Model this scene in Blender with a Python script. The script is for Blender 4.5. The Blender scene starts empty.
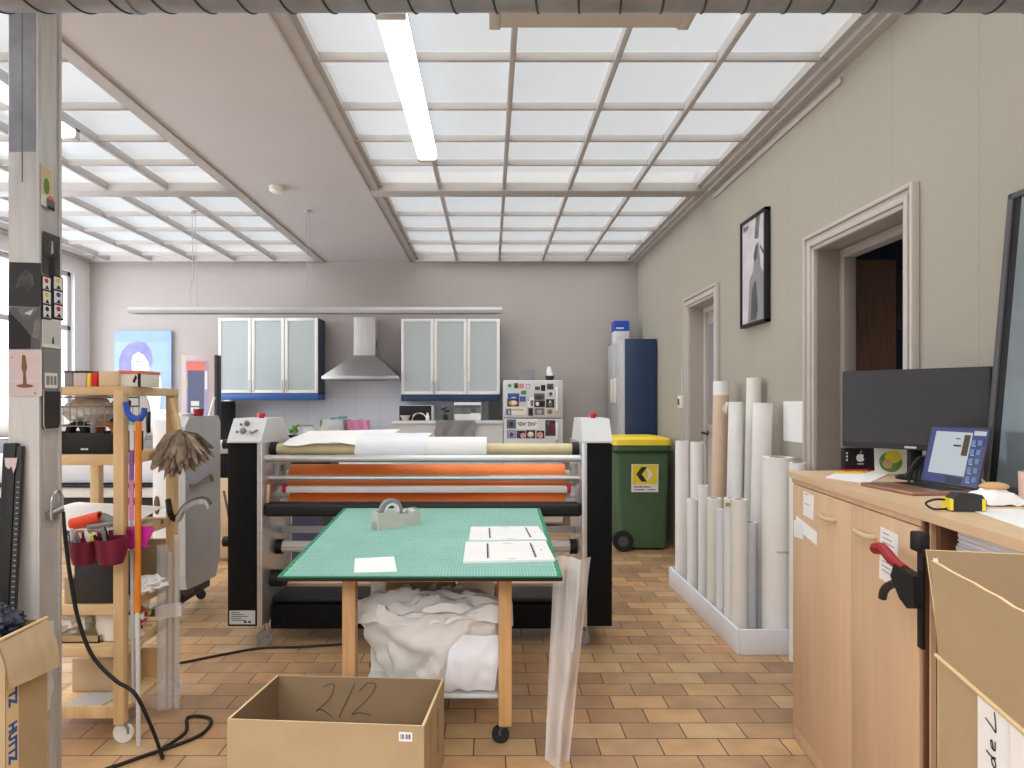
WORLD, SUN, EXPO, VIEW, LOOK = 0.85, 7.5, 0.22, "Standard", "None"
import bpy, bmesh, math, random
from mathutils import Vector, Matrix, noise
random.seed(7)
PI = math.pi
CAMZ, FOC, CX, CY = 1.45, 660.0, 490.0, 402.0
C = bpy.context.scene.collection

def X(px, Y): return (px - CX) * Y / FOC
def Z(py, Y): return CAMZ - (py - CY) * Y / FOC
def P(px, py, Y): return Vector((X(px, Y), Y, Z(py, Y)))

# ------------------------------------------------------------------ colours / materials
def lin(v):
    v /= 255.0
    return v / 12.92 if v <= 0.04045 else ((v + 0.055) / 1.055) ** 2.4
def rgb(r, g, b): return (lin(r), lin(g), lin(b), 1.0)

MATS = {}
def mat(name, col, rough=0.55, metal=0.0, var=0.06, scale=6.0, bump=0.0, bscale=60.0, spec=0.4, stretch=None, coat=0.0):
    if name in MATS: return MATS[name]
    m = bpy.data.materials.new(name); m.use_nodes = True
    nt = m.node_tree; n = nt.nodes; b = n['Principled BSDF']
    b.inputs['Roughness'].default_value = rough
    b.inputs['Metallic'].default_value = metal
    b.inputs['Specular IOR Level'].default_value = spec
    if coat: b.inputs['Coat Weight'].default_value = coat
    c = rgb(*col)
    tc = n.new('ShaderNodeTexCoord'); mp = n.new('ShaderNodeMapping')
    nt.links.new(tc.outputs['Object'], mp.inputs['Vector'])
    if stretch: mp.inputs['Scale'].default_value = stretch
    nz = n.new('ShaderNodeTexNoise'); nz.inputs['Scale'].default_value = scale; nz.inputs['Detail'].default_value = 5
    nt.links.new(mp.outputs['Vector'], nz.inputs['Vector'])
    cr = n.new('ShaderNodeValToRGB')
    cr.color_ramp.elements[0].position = 0.3; cr.color_ramp.elements[1].position = 0.7
    cr.color_ramp.elements[0].color = tuple(min(1, x * (1 - var * 1.6)) for x in c[:3]) + (1,)
    cr.color_ramp.elements[1].color = tuple(min(1, x * (1 + var)) for x in c[:3]) + (1,)
    nt.links.new(nz.outputs['Fac'], cr.inputs['Fac'])
    nt.links.new(cr.outputs['Color'], b.inputs['Base Color'])
    if bump:
        n2 = n.new('ShaderNodeTexNoise'); n2.inputs['Scale'].default_value = bscale; n2.inputs['Detail'].default_value = 4
        nt.links.new(mp.outputs['Vector'], n2.inputs['Vector'])
        bp = n.new('ShaderNodeBump'); bp.inputs['Strength'].default_value = bump; bp.inputs['Distance'].default_value = 0.01
        nt.links.new(n2.outputs['Fac'], bp.inputs['Height']); nt.links.new(bp.outputs['Normal'], b.inputs['Normal'])
    MATS[name] = m
    return m
def emis(name, col, s):
    if name in MATS: return MATS[name]
    m = bpy.data.materials.new(name); m.use_nodes = True; n = m.node_tree.nodes
    b = n['Principled BSDF']; b.inputs['Base Color'].default_value = rgb(*(x * 0.35 for x in col))
    b.inputs['Emission Color'].default_value = rgb(*col); b.inputs['Emission Strength'].default_value = s
    MATS[name] = m; return m
def film(name, col, clear=0.6, rough=0.25, bump=0.0, bscale=20):
    """thin clear or milky sheet: part see-through, part glossy white"""
    m = bpy.data.materials.new(name); m.use_nodes = True; nt = m.node_tree; n = nt.nodes
    b = n['Principled BSDF']; b.inputs['Base Color'].default_value = rgb(*col); b.inputs['Roughness'].default_value = rough
    t = n.new('ShaderNodeBsdfTransparent'); mx = n.new('ShaderNodeMixShader')
    mx.inputs['Fac'].default_value = clear
    nt.links.new(b.outputs[0], mx.inputs[1]); nt.links.new(t.outputs[0], mx.inputs[2])
    nt.links.new(mx.outputs[0], n['Material Output'].inputs['Surface'])
    if bump:
        tc = n.new('ShaderNodeTexCoord'); n2 = n.new('ShaderNodeTexNoise'); n2.inputs['Scale'].default_value = bscale
        nt.links.new(tc.outputs['Object'], n2.inputs['Vector'])
        bp = n.new('ShaderNodeBump'); bp.inputs['Strength'].default_value = bump
        nt.links.new(n2.outputs['Fac'], bp.inputs['Height']); nt.links.new(bp.outputs['Normal'], b.inputs['Normal'])
    MATS[name] = m; return m

# ------------------------------------------------------------------ mesh builder
class MB:
    def __init__(s, M=None): s.v = []; s.f = []; s.mi = []; s.M = M
    def add(s, vs, fs, m=0, M=None):
        b = len(s.v); T = M or s.M
        for v in vs:
            v = Vector(v); s.v.append(T @ v if T else v)
        for f in fs: s.f.append(tuple(i + b for i in f)); s.mi.append(m)
        return s
    def box(s, lo, hi, m=0, bev=0.0, seg=2, M=None):
        a0 = Vector(lo); b0 = Vector(hi); lo = Vector([min(a0[i], b0[i]) for i in range(3)]); hi = Vector([max(a0[i], b0[i]) for i in range(3)])
        bm = bmesh.new(); bmesh.ops.create_cube(bm, size=1)
        d = hi - lo; c = (hi + lo) / 2
        for v in bm.verts: v.co = Vector((v.co.x * d.x, v.co.y * d.y, v.co.z * d.z)) + c
        if bev > 0:
            bmesh.ops.bevel(bm, geom=bm.edges[:], offset=min(bev, 0.45 * min(abs(d.x), abs(d.y), abs(d.z))), segments=seg, affect='EDGES', profile=0.5)
        bmesh.ops.recalc_face_normals(bm, faces=bm.faces[:])
        bm.verts.index_update()
        s.add([v.co.copy() for v in bm.verts], [[v.index for v in f.verts] for f in bm.faces], m, M)
        bm.free(); return s
    def cyl(s, p0, p1, r0, r1=None, n=24, m=0, cap=True, M=None):
        p0 = Vector(p0); p1 = Vector(p1); r1 = r0 if r1 is None else r1
        d = (p1 - p0).normalized(); a = d.orthogonal().normalized(); b = d.cross(a)
        vs = []
        for p, r in ((p0, r0), (p1, r1)):
            for i in range(n):
                t = 2 * PI * i / n; vs.append(p + (a * math.cos(t) + b * math.sin(t)) * r)
        fs = [(i, (i + 1) % n, n + (i + 1) % n, n + i) for i in range(n)]
        if cap: fs += [tuple(range(n - 1, -1, -1)), tuple(range(n, 2 * n))]
        return s.add(vs, fs, m, M)
    def pipe(s, p0, p1, ro, ri, n=28, m=0, mcore=None, M=None):
        """hollow tube with ring ends"""
        p0 = Vector(p0); p1 = Vector(p1); d = (p1 - p0).normalized(); a = d.orthogonal().normalized(); b = d.cross(a)
        vs = []
        for p, r in ((p0, ro), (p1, ro), (p1, ri), (p0, ri)):
            for i in range(n):
                t = 2 * PI * i / n; vs.append(p + (a * math.cos(t) + b * math.sin(t)) * r)
        for k in range(4):
            q = (k + 1) % 4
            s.add(vs if k == 0 else [], [], m, M)
        base = len(s.v) - 4 * n
        for k in range(4):
            q = (k + 1) % 4
            for i in range(n):
                j = (i + 1) % n
                s.f.append((base + k * n + i, base + k * n + j, base + q * n + j, base + q * n + i))
                s.mi.append(mcore if (mcore is not None and k == 2) else m)
        return s
    def tube(s, path, r, n=8, m=0, closed=False, cap=True, M=None):
        pts = [Vector(p) for p in path]; k = len(pts)
        rr = r if isinstance(r, (list, tuple)) else [r] * k
        vs = []; prev = None
        for i, p in enumerate(pts):
            if closed: t = pts[(i + 1) % k] - pts[i - 1]
            else: t = pts[min(i + 1, k - 1)] - pts[max(i - 1, 0)]
            t.normalize()
            a = t.orthogonal().normalized() if prev is None else (prev - t * prev.dot(t)).normalized()
            prev = a; b = t.cross(a)
            for j in range(n):
                q = 2 * PI * j / n; vs.append(p + (a * math.cos(q) + b * math.sin(q)) * rr[i])
        fs = []
        for i in range(k if closed else k - 1):
            i2 = (i + 1) % k
            for j in range(n):
                j2 = (j + 1) % n; fs.append((i * n + j, i * n + j2, i2 * n + j2, i2 * n + j))
        if cap and not closed: fs += [tuple(range(n - 1, -1, -1)), tuple((k - 1) * n + j for j in range(n))]
        return s.add(vs, fs, m, M)
    def lathe(s, prof, o=(0, 0, 0), n=32, m=0, M=None):
        o = Vector(o); vs = []
        for r, z in prof:
            for i in range(n):
                t = 2 * PI * i / n; vs.append(o + Vector((r * math.cos(t), r * math.sin(t), z)))
        fs = []
        for k in range(len(prof) - 1):
            for i in range(n):
                j = (i + 1) % n; fs.append((k * n + i, k * n + j, (k + 1) * n + j, (k + 1) * n + i))
        if prof[0][0] > 1e-5: fs.append(tuple(range(n - 1, -1, -1)))
        if prof[-1][0] > 1e-5: fs.append(tuple((len(prof) - 1) * n + i for i in range(n)))
        return s.add(vs, fs, m, M)
    def prism(s, pts, z0, z1, m=0, M=None):
        """2D outline in local xy, extruded z0..z1"""
        k = len(pts); vs = [(x, y, z0) for x, y in pts] + [(x, y, z1) for x, y in pts]
        fs = [(i, (i + 1) % k, k + (i + 1) % k, k + i) for i in range(k)] + [tuple(range(k - 1, -1, -1)), tuple(range(k, 2 * k))]
        return s.add(vs, fs, m, M)
    def poly(s, pts, m=0, M=None): return s.add(pts, [tuple(range(len(pts)))], m, M)
    def grid(s, fn, nu, nv, m=0, M=None):
        vs = [fn(i / nu, j / nv) for j in range(nv + 1) for i in range(nu + 1)]
        fs = [(j * (nu + 1) + i, j * (nu + 1) + i + 1, (j + 1) * (nu + 1) + i + 1, (j + 1) * (nu + 1) + i) for j in range(nv) for i in range(nu)]
        return s.add(vs, fs, m, M)
    def ball(s, c, r, n=16, m=0, M=None):
        c = Vector(c); r = Vector((r, r, r)) if not isinstance(r, (tuple, Vector)) else Vector(r); vs = []; k = n // 2
        for j in range(k + 1):
            for i in range(n):
                a = 2 * PI * i / n; q = PI * j / k - PI / 2
                vs.append(c + Vector((r.x * math.cos(q) * math.cos(a), r.y * math.cos(q) * math.sin(a), r.z * math.sin(q))))
        fs = [(j * n + i, j * n + (i + 1) % n, (j + 1) * n + (i + 1) % n, (j + 1) * n + i) for j in range(k) for i in range(n)]
        return s.add(vs, fs, m, M)
    def build(s, name, mats, parent=None, angle=35, weld=False):
        if not isinstance(mats, (list, tuple)): mats = [mats]
        mats = [MATS[x] if isinstance(x, str) else x for x in mats]
        lo = Vector([min(v[i] for v in s.v) for i in range(3)]); hi = Vector([max(v[i] for v in s.v) for i in range(3)])
        o0 = Vector(((lo.x + hi.x) / 2, (lo.y + hi.y) / 2, lo.z))
        me = bpy.data.meshes.new(name)
        me.from_pydata([v - o0 for v in s.v], [], s.f)
        for m in mats: me.materials.append(m)
        me.polygons.foreach_set('material_index', s.mi)
        bm = bmesh.new(); bm.from_mesh(me)
        if weld: bmesh.ops.remove_doubles(bm, verts=bm.verts[:], dist=1e-5)
        bmesh.ops.recalc_face_normals(bm, faces=bm.faces[:])
        ca = math.radians(angle)
        for f in bm.faces: f.smooth = True
        for e in bm.edges:
            if len(e.link_faces) == 2: e.smooth = e.calc_face_angle(0) < ca
            else: e.smooth = False
        bm.to_mesh(me); bm.free()
        ob = bpy.data.objects.new(name, me); C.objects.link(ob)
        W = parent['_w'] if parent is not None else (0, 0, 0)
        ob['_w'] = tuple(o0)
        ob.location = o0 - Vector(W)
        if parent is not None: ob.parent = parent
        return ob

def tag(o, label, cat, group=None):
    o['label'] = label; o['category'] = cat
    if group: o['group'] = group
    return o
def thing(name, loc, label, cat, group=None):
    o = bpy.data.objects.new(name, None); C.objects.link(o); o.location = loc; o['_w'] = tuple(loc)
    o.empty_display_size = 0.1
    return tag(o, label, cat, group)
def struct(o): o['kind'] = 'structure'; return o
def frame(o, ex, ey):
    """matrix with local x along ex, y along ey, z = their cross"""
    ex = Vector(ex).normalized(); ey = Vector(ey); ey = (ey - ex * ey.dot(ex)).normalized(); ez = ex.cross(ey); o = Vector(o)
    return Matrix(((ex.x, ey.x, ez.x, o.x), (ex.y, ey.y, ez.y, o.y), (ex.z, ey.z, ez.z, o.z), (0, 0, 0, 1)))
def circ(cx, cy, rx, ry=None, n=20, a0=0, a1=360):
    ry = rx if ry is None else ry
    full = abs(a1 - a0) >= 360
    return [(cx + rx * math.cos(math.radians(a0 + (a1 - a0) * i / (n if full else n - 1))), cy + ry * math.sin(math.radians(a0 + (a1 - a0) * i / (n if full else n - 1)))) for i in range(n)]
def rect(x0, y0, x1, y1): return [(x0, y0), (x1, y0), (x1, y1), (x0, y1)]
def flat(mb, M, polys, w=1, h=1, z=0.0006):
    """coloured flat shapes printed on a surface; polys = [(material index, [(u,v)...])]"""
    for k, (m, pts) in enumerate(polys):
        mb.add([(u * w, v * h, z * (k + 1)) for u, v in pts], [tuple(range(len(pts)))], m, M)
    return mb
def ribbon(mb, pts, wd, m, M, z=0.001):
    """pen stroke"""
    for (a, b) in zip(pts[:-1], pts[1:]):
        d = Vector((b[0] - a[0], b[1] - a[1])); 
        if d.length < 1e-6: continue
        d.normalize(); nn = Vector((-d.y, d.x)) * wd / 2; e = d * wd * 0.3
        mb.add([(a[0] - e.x + nn.x, a[1] - e.y + nn.y, z), (a[0] - e.x - nn.x, a[1] - e.y - nn.y, z), (b[0] + e.x - nn.x, b[1] + e.y - nn.y, z), (b[0] + e.x + nn.x, b[1] + e.y + nn.y, z)], [(0, 1, 2, 3)], m, M)
def letters(mb, s, size, m, M, z=0.001, width=None, bold=0.0):
    """flat lettering added to a mesh; local x is the reading direction"""
    cu = bpy.data.curves.new('tmp', 'FONT'); cu.body = s; cu.size = size; cu.offset = size * bold
    ob = bpy.data.objects.new('tmp', cu); C.objects.link(ob)
    dg = bpy.context.evaluated_depsgraph_get(); ev = ob.evaluated_get(dg); me = ev.to_mesh()
    vs = [v.co.copy() for v in me.vertices]; fs = [tuple(p.vertices) for p in me.polygons]
    ev.to_mesh_clear(); bpy.data.objects.remove(ob); bpy.data.curves.remove(cu)
    if not vs: return
    wx = max(v.x for v in vs); k = (width / wx) if width and wx > 0 else 1
    mb.add([(v.x * k, v.y, z) for v in vs], fs, m, M)
def nz(x, y, z, s=1.0): return noise.noise(Vector((x * s, y * s, z * s)))
def smooth(pts, n=8):
    """Catmull-Rom through points"""
    p = [Vector(q) for q in pts]; out = []
    for i in range(len(p) - 1):
        a, b, c, d = p[max(i - 1, 0)], p[i], p[i + 1], p[min(i + 2, len(p) - 1)]
        for k in range(n):
            t = k / n
            out.append(0.5 * ((2 * b) + (-a + c) * t + (2 * a - 5 * b + 4 * c - d) * t * t + (-a + 3 * b - 3 * c + d) * t ** 3))
    out.append(p[-1]); return out

# ------------------------------------------------------------------ palette
mat('plaster_white', (203, 202, 206), 0.8, var=0.02, scale=2)
mat('trim_white', (192, 184, 177), 0.6, var=0.02)
mat('muntin_white', (184, 180, 178), 0.55, var=0.03)
mat('door_paint', (186, 178, 170), 0.5, var=0.02)
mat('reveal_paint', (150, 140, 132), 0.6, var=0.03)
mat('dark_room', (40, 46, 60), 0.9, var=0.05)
mat('dark_wood', (150, 112, 92), 0.5, var=0.15, stretch=(12, 12, 1))
mat('black', (22, 22, 23), 0.5, var=0.05)
mat('black_matte', (14, 14, 15), 0.75, var=0.05, spec=0.2)
mat('charcoal', (48, 47, 48), 0.55, var=0.06)
mat('dark_grey', (84, 84, 86), 0.5)
mat('mid_grey', (140, 140, 142), 0.5)
mat('light_grey', (192, 192, 194), 0.5, var=0.03)
mat('pale_grey', (212, 214, 214), 0.5, var=0.03)
mat('white', (236, 235, 233), 0.5, var=0.02)
mat('paper', (240, 238, 236), 0.75, var=0.015)
mat('paper_cool', (232, 233, 238), 0.6, var=0.02)
mat('paper_warm', (236, 232, 223), 0.7, var=0.03)
mat('alu', (205, 206, 208), 0.32, metal=0.75, var=0.04, stretch=(1, 1, 8))
mat('steel', (188, 188, 190), 0.28, metal=1.0, var=0.08, scale=3)
mat('chrome', (225, 225, 228), 0.15, metal=1.0, var=0.02)
mat('brushed', (204, 203, 202), 0.4, metal=0.3, var=0.06, stretch=(6, 6, 0.6))
mat('galv', (150, 154, 162), 0.4, metal=0.35, var=0.14, scale=9)
mat('galv_seam', (66, 68, 72), 0.5, metal=0.6)
mat('orange_roll', (252, 138, 64), 0.45, var=0.03)
mat('red', (208, 34, 38), 0.4)
mat('red_dark', (150, 28, 34), 0.45)
mat('yellow', (238, 214, 60), 0.5, var=0.03)
mat('gold', (216, 202, 160), 0.5, var=0.05)
mat('tan_light', (222, 194, 160), 0.6)
mat('navy', (40, 58, 92), 0.35, var=0.03)
mat('blue_trim', (52, 96, 166), 0.35, var=0.03)
mat('blue', (44, 84, 190), 0.45)
mat('pine', (224, 190, 142), 0.5, var=0.1, scale=4, stretch=(8, 8, 0.8))
mat('pine_slat', (226, 194, 148), 0.5, var=0.1, scale=4, stretch=(1.2, 9, 9))
mat('beech', (216, 182, 147), 0.42, var=0.05, scale=3, stretch=(7, 7, 0.7))
mat('beech_top', (216, 186, 150), 0.42, var=0.05, scale=3, stretch=(5, 1, 5))
mat('leg_wood', (202, 156, 106), 0.5, var=0.1, scale=4, stretch=(10, 10, 0.8))
mat('card', (178, 154, 120), 0.8, var=0.05, scale=5, bump=0.03)
mat('card_light', (200, 178, 144), 0.8, var=0.05, scale=5, bump=0.03)
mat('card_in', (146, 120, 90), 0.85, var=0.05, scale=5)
mat('card_edge', (226, 198, 152), 0.8, var=0.05)
mat('bin_green', (76, 104, 74), 0.42, var=0.06, bump=0.02, bscale=200)
mat('bin_dark', (34, 56, 36), 0.5)
mat('bin_yellow', (244, 214, 60), 0.4, var=0.02)
mat('mat_line', (176, 216, 202), 0.6)
mat('pink', (226, 150, 190), 0.6)
mat('pink_dusty', (204, 186, 186), 0.6, var=0.05)
mat('coral', (236, 128, 112), 0.6)
mat('lilac', (176, 170, 200), 0.6)
mat('slate', (104, 108, 140), 0.6)
mat('magenta', (196, 44, 150), 0.4)
mat('maroon', (112, 26, 54), 0.4)
mat('orange', (226, 130, 40), 0.45)
mat('orange_red', (232, 76, 36), 0.5)
mat('purple', (150, 100, 180), 0.5)
mat('mint', (170, 214, 196), 0.5)
mat('duster', (158, 140, 122), 0.95, var=0.3, scale=30)
mat('brown', (120, 82, 58), 0.5)
mat('copper', (170, 128, 110), 0.35, metal=0.6)
mat('ink', (44, 42, 44), 0.8)
mat('ink_soft', (96, 86, 76), 0.8)
mat('ink_blue', (30, 90, 170), 0.7)
mat('rubber', (30, 30, 31), 0.7)
mat('screen_off', (56, 56, 60), 0.4, var=0.03)
mat('tape_beige', (196, 194, 184), 0.5)
mat('crumple', (226, 222, 218), 0.5, var=0.04, bump=0.25, bscale=14)
mat('bag_dark', (40, 46, 62), 0.25, var=0.2)
mat('sky_blue', (160, 186, 230), 0.6, var=0.05, scale=5)
mat('hair_violet', (142, 142, 200), 0.6, var=0.12, scale=9)
mat('face_white', (236, 242, 246), 0.6, var=0.02)
mat('photo_dark', (70, 70, 70), 0.35, var=0.5, scale=22)
mat('photo_mid', (112, 110, 108), 0.35, var=0.35, scale=14)
mat('photo_pale', (206, 200, 206), 0.35, var=0.12, scale=8)
mat('skin', (206, 164, 140), 0.5)
mat('green', (70, 150, 80), 0.5)
mat('leaf_green', (110, 150, 70), 0.6)
mat('teal', (60, 150, 140), 0.5)
mat('bread', (206, 168, 118), 0.8, var=0.1)
mat('bin_text', (120, 130, 132), 0.7)
film('clear_film', (232, 226, 222), 0.45, 0.2, bump=0.4, bscale=18)
film('clear_tube', (222, 222, 220), 0.78, 0.12)
film('frosted', (212, 222, 224), 0.36, 0.35)
film('pane_clear', (150, 160, 165), 0.25, 0.06)
def mirror_glass():
    m = bpy.data.materials.new('mirror_glass'); m.use_nodes = True; b = m.node_tree.nodes['Principled BSDF']
    b.inputs['Base Color'].default_value = rgb(128, 138, 144); b.inputs['Roughness'].default_value = 0.06; b.inputs['Metallic'].default_value = 0.15; b.inputs['Specular IOR Level'].default_value = 0.8
    MATS['mirror_glass'] = m
mirror_glass()
# ================================================================== THE SETTING
H = 3.19; XR = 1.83; YB = 8.2; XL = -4.97
def node_mat(name):
    m = bpy.data.materials.new(name); m.use_nodes = True; MATS[name] = m
    return m, m.node_tree, m.node_tree.nodes, m.node_tree.nodes['Principled BSDF']
# floor: terracotta pavers laid in a running bond
m, nt, n, b = node_mat('terracotta_pavers'); L = nt.links.new
tc = n.new('ShaderNodeTexCoord'); br = n.new('ShaderNodeTexBrick')
mp = n.new('ShaderNodeMapping'); mp.inputs['Location'].default_value = (0.07, 0.03, 0)
L(tc.outputs['Object'], mp.inputs['Vector']); L(mp.outputs['Vector'], br.inputs['Vector'])
br.inputs['Scale'].default_value = 1.0; br.inputs['Brick Width'].default_value = 0.262; br.inputs['Row Height'].default_value = 0.138
br.inputs['Mortar Size'].default_value = 0.0035; br.inputs['Mortar Smooth'].default_value = 0.3
br.inputs['Color1'].default_value = (0, 0, 0, 1); br.inputs['Color2'].default_value = (1, 1, 1, 1); br.inputs['Mortar'].default_value = (0.5, 0.5, 0.5, 1)
cr = n.new('ShaderNodeValToRGB'); e = cr.color_ramp.elements
e[0].position = 0.0; e[0].color = rgb(158, 126, 98); e[1].position = 1.0; e[1].color = rgb(188, 144, 106)
for p_, c_ in ((0.2, (188, 152, 112)), (0.4, (204, 172, 128)), (0.6, (172, 136, 104)), (0.8, (204, 164, 118))):
    q = cr.color_ramp.elements.new(p_); q.color = rgb(*c_)
L(br.outputs['Color'], cr.inputs['Fac'])
nz1 = n.new('ShaderNodeTexNoise'); nz1.inputs['Scale'].default_value = 7; nz1.inputs['Detail'].default_value = 6; L(tc.outputs['Object'], nz1.inputs['Vector'])
mx = n.new('ShaderNodeMix'); mx.data_type = 'RGBA'; mx.blend_type = 'OVERLAY'; mx.inputs['Factor'].default_value = 0.35
L(cr.outputs['Color'], mx.inputs[6]); L(nz1.outputs['Fac'], mx.inputs[7])
nz3 = n.new('ShaderNodeTexNoise'); nz3.inputs['Scale'].default_value = 1.1; nz3.inputs['Detail'].default_value = 3; L(tc.outputs['Object'], nz3.inputs['Vector'])
cr3 = n.new('ShaderNodeValToRGB'); cr3.color_ramp.elements[0].position = 0.35; cr3.color_ramp.elements[1].position = 0.65
cr3.color_ramp.elements[0].color = (0.72, 0.68, 0.66, 1); cr3.color_ramp.elements[1].color = (1, 1, 1, 1)
L(nz3.outputs['Fac'], cr3.inputs['Fac'])
mx3 = n.new('ShaderNodeMix'); mx3.data_type = 'RGBA'; mx3.blend_type = 'MULTIPLY'; mx3.inputs['Factor'].default_value = 0.7
L(mx.outputs[2], mx3.inputs[6]); L(cr3.outputs['Color'], mx3.inputs[7])
mx2 = n.new('ShaderNodeMix'); mx2.data_type = 'RGBA'; L(br.outputs['Fac'], mx2.inputs['Factor']); L(mx3.outputs[2], mx2.inputs[6])
mx2.inputs[7].default_value = rgb(104, 78, 58); L(mx2.outputs[2], b.inputs['Base Color'])
b.inputs['Roughness'].default_value = 0.42; b.inputs['Specular IOR Level'].default_value = 0.4
bp = n.new('ShaderNodeBump'); bp.inputs['Strength'].default_value = 0.5; bp.inputs['Distance'].default_value = 0.004; bp.invert = True
L(br.outputs['Fac'], bp.inputs['Height']); L(bp.outputs['Normal'], b.inputs['Normal'])

# papered wall with faint vertical seams
def wall_mat(name, col, axis, pitch, seam=0.93):
    m, nt, n, b = node_mat(name); L = nt.links.new
    tc = n.new('ShaderNodeTexCoord'); sx = n.new('ShaderNodeSeparateXYZ'); L(tc.outputs['Object'], sx.inputs[0])
    md = n.new('ShaderNodeMath'); md.operation = 'PINGPONG'; md.inputs[1].default_value = pitch / 2; L(sx.outputs[axis], md.inputs[0])
    lt = n.new('ShaderNodeMath'); lt.operation = 'LESS_THAN'; lt.inputs[1].default_value = 0.004; L(md.outputs[0], lt.inputs[0])
    nn = n.new('ShaderNodeTexNoise'); nn.inputs['Scale'].default_value = 1.5; nn.inputs['Detail'].default_value = 6; L(tc.outputs['Object'], nn.inputs['Vector'])
    cr = n.new('ShaderNodeValToRGB'); c = rgb(*col)
    cr.color_ramp.elements[0].position = 0.3; cr.color_ramp.elements[1].position = 0.7
    cr.color_ramp.elements[0].color = tuple(x * 0.96 for x in c[:3]) + (1,); cr.color_ramp.elements[1].color = c
    L(nn.outputs['Fac'], cr.inputs['Fac'])
    mx = n.new('ShaderNodeMix'); mx.data_type = 'RGBA'; mx.blend_type = 'MULTIPLY'; L(lt.outputs[0], mx.inputs['Factor'])
    L(cr.outputs['Color'], mx.inputs[6]); mx.inputs[7].default_value = (seam, seam, seam, 1)
    L(mx.outputs[2], b.inputs['Base Color']); b.inputs['Roughness'].default_value = 0.85
wall_mat('wall_greige', (170, 165, 152), 'Y', 0.53)
wall_mat('wall_grey', (180, 173, 169), 'X', 0.53, 0.975)
mat('wall_pale', (226, 224, 222), 0.8, var=0.02)
# tiled splashback
m, nt, n, b = node_mat('splash_tile'); L = nt.links.new
tc = n.new('ShaderNodeTexCoord'); br = n.new('ShaderNodeTexBrick'); mp = n.new('ShaderNodeMapping'); mp.inputs['Rotation'].default_value = (PI / 2, 0, 0)
L(tc.outputs['Object'], mp.inputs['Vector']); L(mp.outputs['Vector'], br.inputs['Vector'])
br.offset = 0.0; br.inputs['Scale'].default_value = 1; br.inputs['Brick Width'].default_value = 0.3; br.inputs['Row Height'].default_value = 0.3; br.inputs['Mortar Size'].default_value = 0.003
br.inputs['Color1'].default_value = rgb(232, 233, 238); br.inputs['Color2'].default_value = rgb(229, 230, 236); br.inputs['Mortar'].default_value = rgb(216, 216, 222)
L(br.outputs['Color'], b.inputs['Base Color']); b.inputs['Roughness'].default_value = 0.35
# skylight and window glazing: obscured glass, see-through, with daylight added as a glow
def glaze(name, col, em, clear):
    m, nt, n, b = node_mat(name); L = nt.links.new
    tc = n.new('ShaderNodeTexCoord'); nn = n.new('ShaderNodeTexNoise'); nn.inputs['Scale'].default_value = 1.3; nn.inputs['Detail'].default_value = 8; nn.inputs['Roughness'].default_value = 0.7
    L(tc.outputs['Object'], nn.inputs['Vector'])
    cr = n.new('ShaderNodeValToRGB'); cr.color_ramp.elements[0].position = 0.3; cr.color_ramp.elements[1].position = 0.7
    c = rgb(*col); cr.color_ramp.elements[0].color = tuple(x * 0.9 for x in c[:3]) + (1,); cr.color_ramp.elements[1].color = c
    L(nn.outputs['Fac'], cr.inputs['Fac']); L(cr.outputs['Color'], b.inputs['Base Color']); L(cr.outputs['Color'], b.inputs['Emission Color'])
    b.inputs['Emission Strength'].default_value = em; b.inputs['Roughness'].default_value = 0.3
    v = n.new('ShaderNodeTexVoronoi'); v.inputs['Scale'].default_value = 55; L(tc.outputs['Object'], v.inputs['Vector'])
    bp = n.new('ShaderNodeBump'); bp.inputs['Strength'].default_value = 0.3; L(v.outputs['Distance'], bp.inputs['Height']); L(bp.outputs['Normal'], b.inputs['Normal'])
    t = n.new('ShaderNodeBsdfTransparent'); ms = n.new('ShaderNodeMixShader'); ms.inputs['Fac'].default_value = clear
    L(b.outputs[0], ms.inputs[1]); L(t.outputs[0], ms.inputs[2]); L(ms.outputs[0], n['Material Output'].inputs['Surface'])
glaze('skylight_glass', (206, 213, 218), 0.30, 0.42)
glaze('window_glass', (236, 240, 244), 5.0, 0.5)

struct(MB().box((XL - 0.3, -2.2, -0.12), (XR + 0.3, YB + 0.3, 0)).build('floor', 'terracotta_pavers'))
# back wall + splashback band behind the kitchen
struct(MB().box((XL - 0.2, YB, 0), (XR + 0.2, YB + 0.2, H + 0.2)).build('wall_back', 'wall_grey'))
struct(MB().box((-3.30, YB - 0.012, 0.6), (-0.02, YB - 0.001, 1.72)).build('trim_1', 'splash_tile'))
# right wall with its two door openings (door 1: y 2.90..3.70, door 2: y 5.35..6.05)
D1 = (2.90, 3.70, 2.31); D2 = (5.34, 6.05, 2.32); T = 0.20
mb = MB()
for y0, y1, z0 in ((-2.2, D1[0], 0), (D1[1], D2[0], 0), (D2[1], YB, 0), (D1[0], D1[1], D1[2]), (D2[0], D2[1], D2[2])):
    mb.box((XR, y0, z0), (XR + T, y1, H + 0.2))
struct(mb.build('wall_right', 'wall_greige'))
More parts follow.
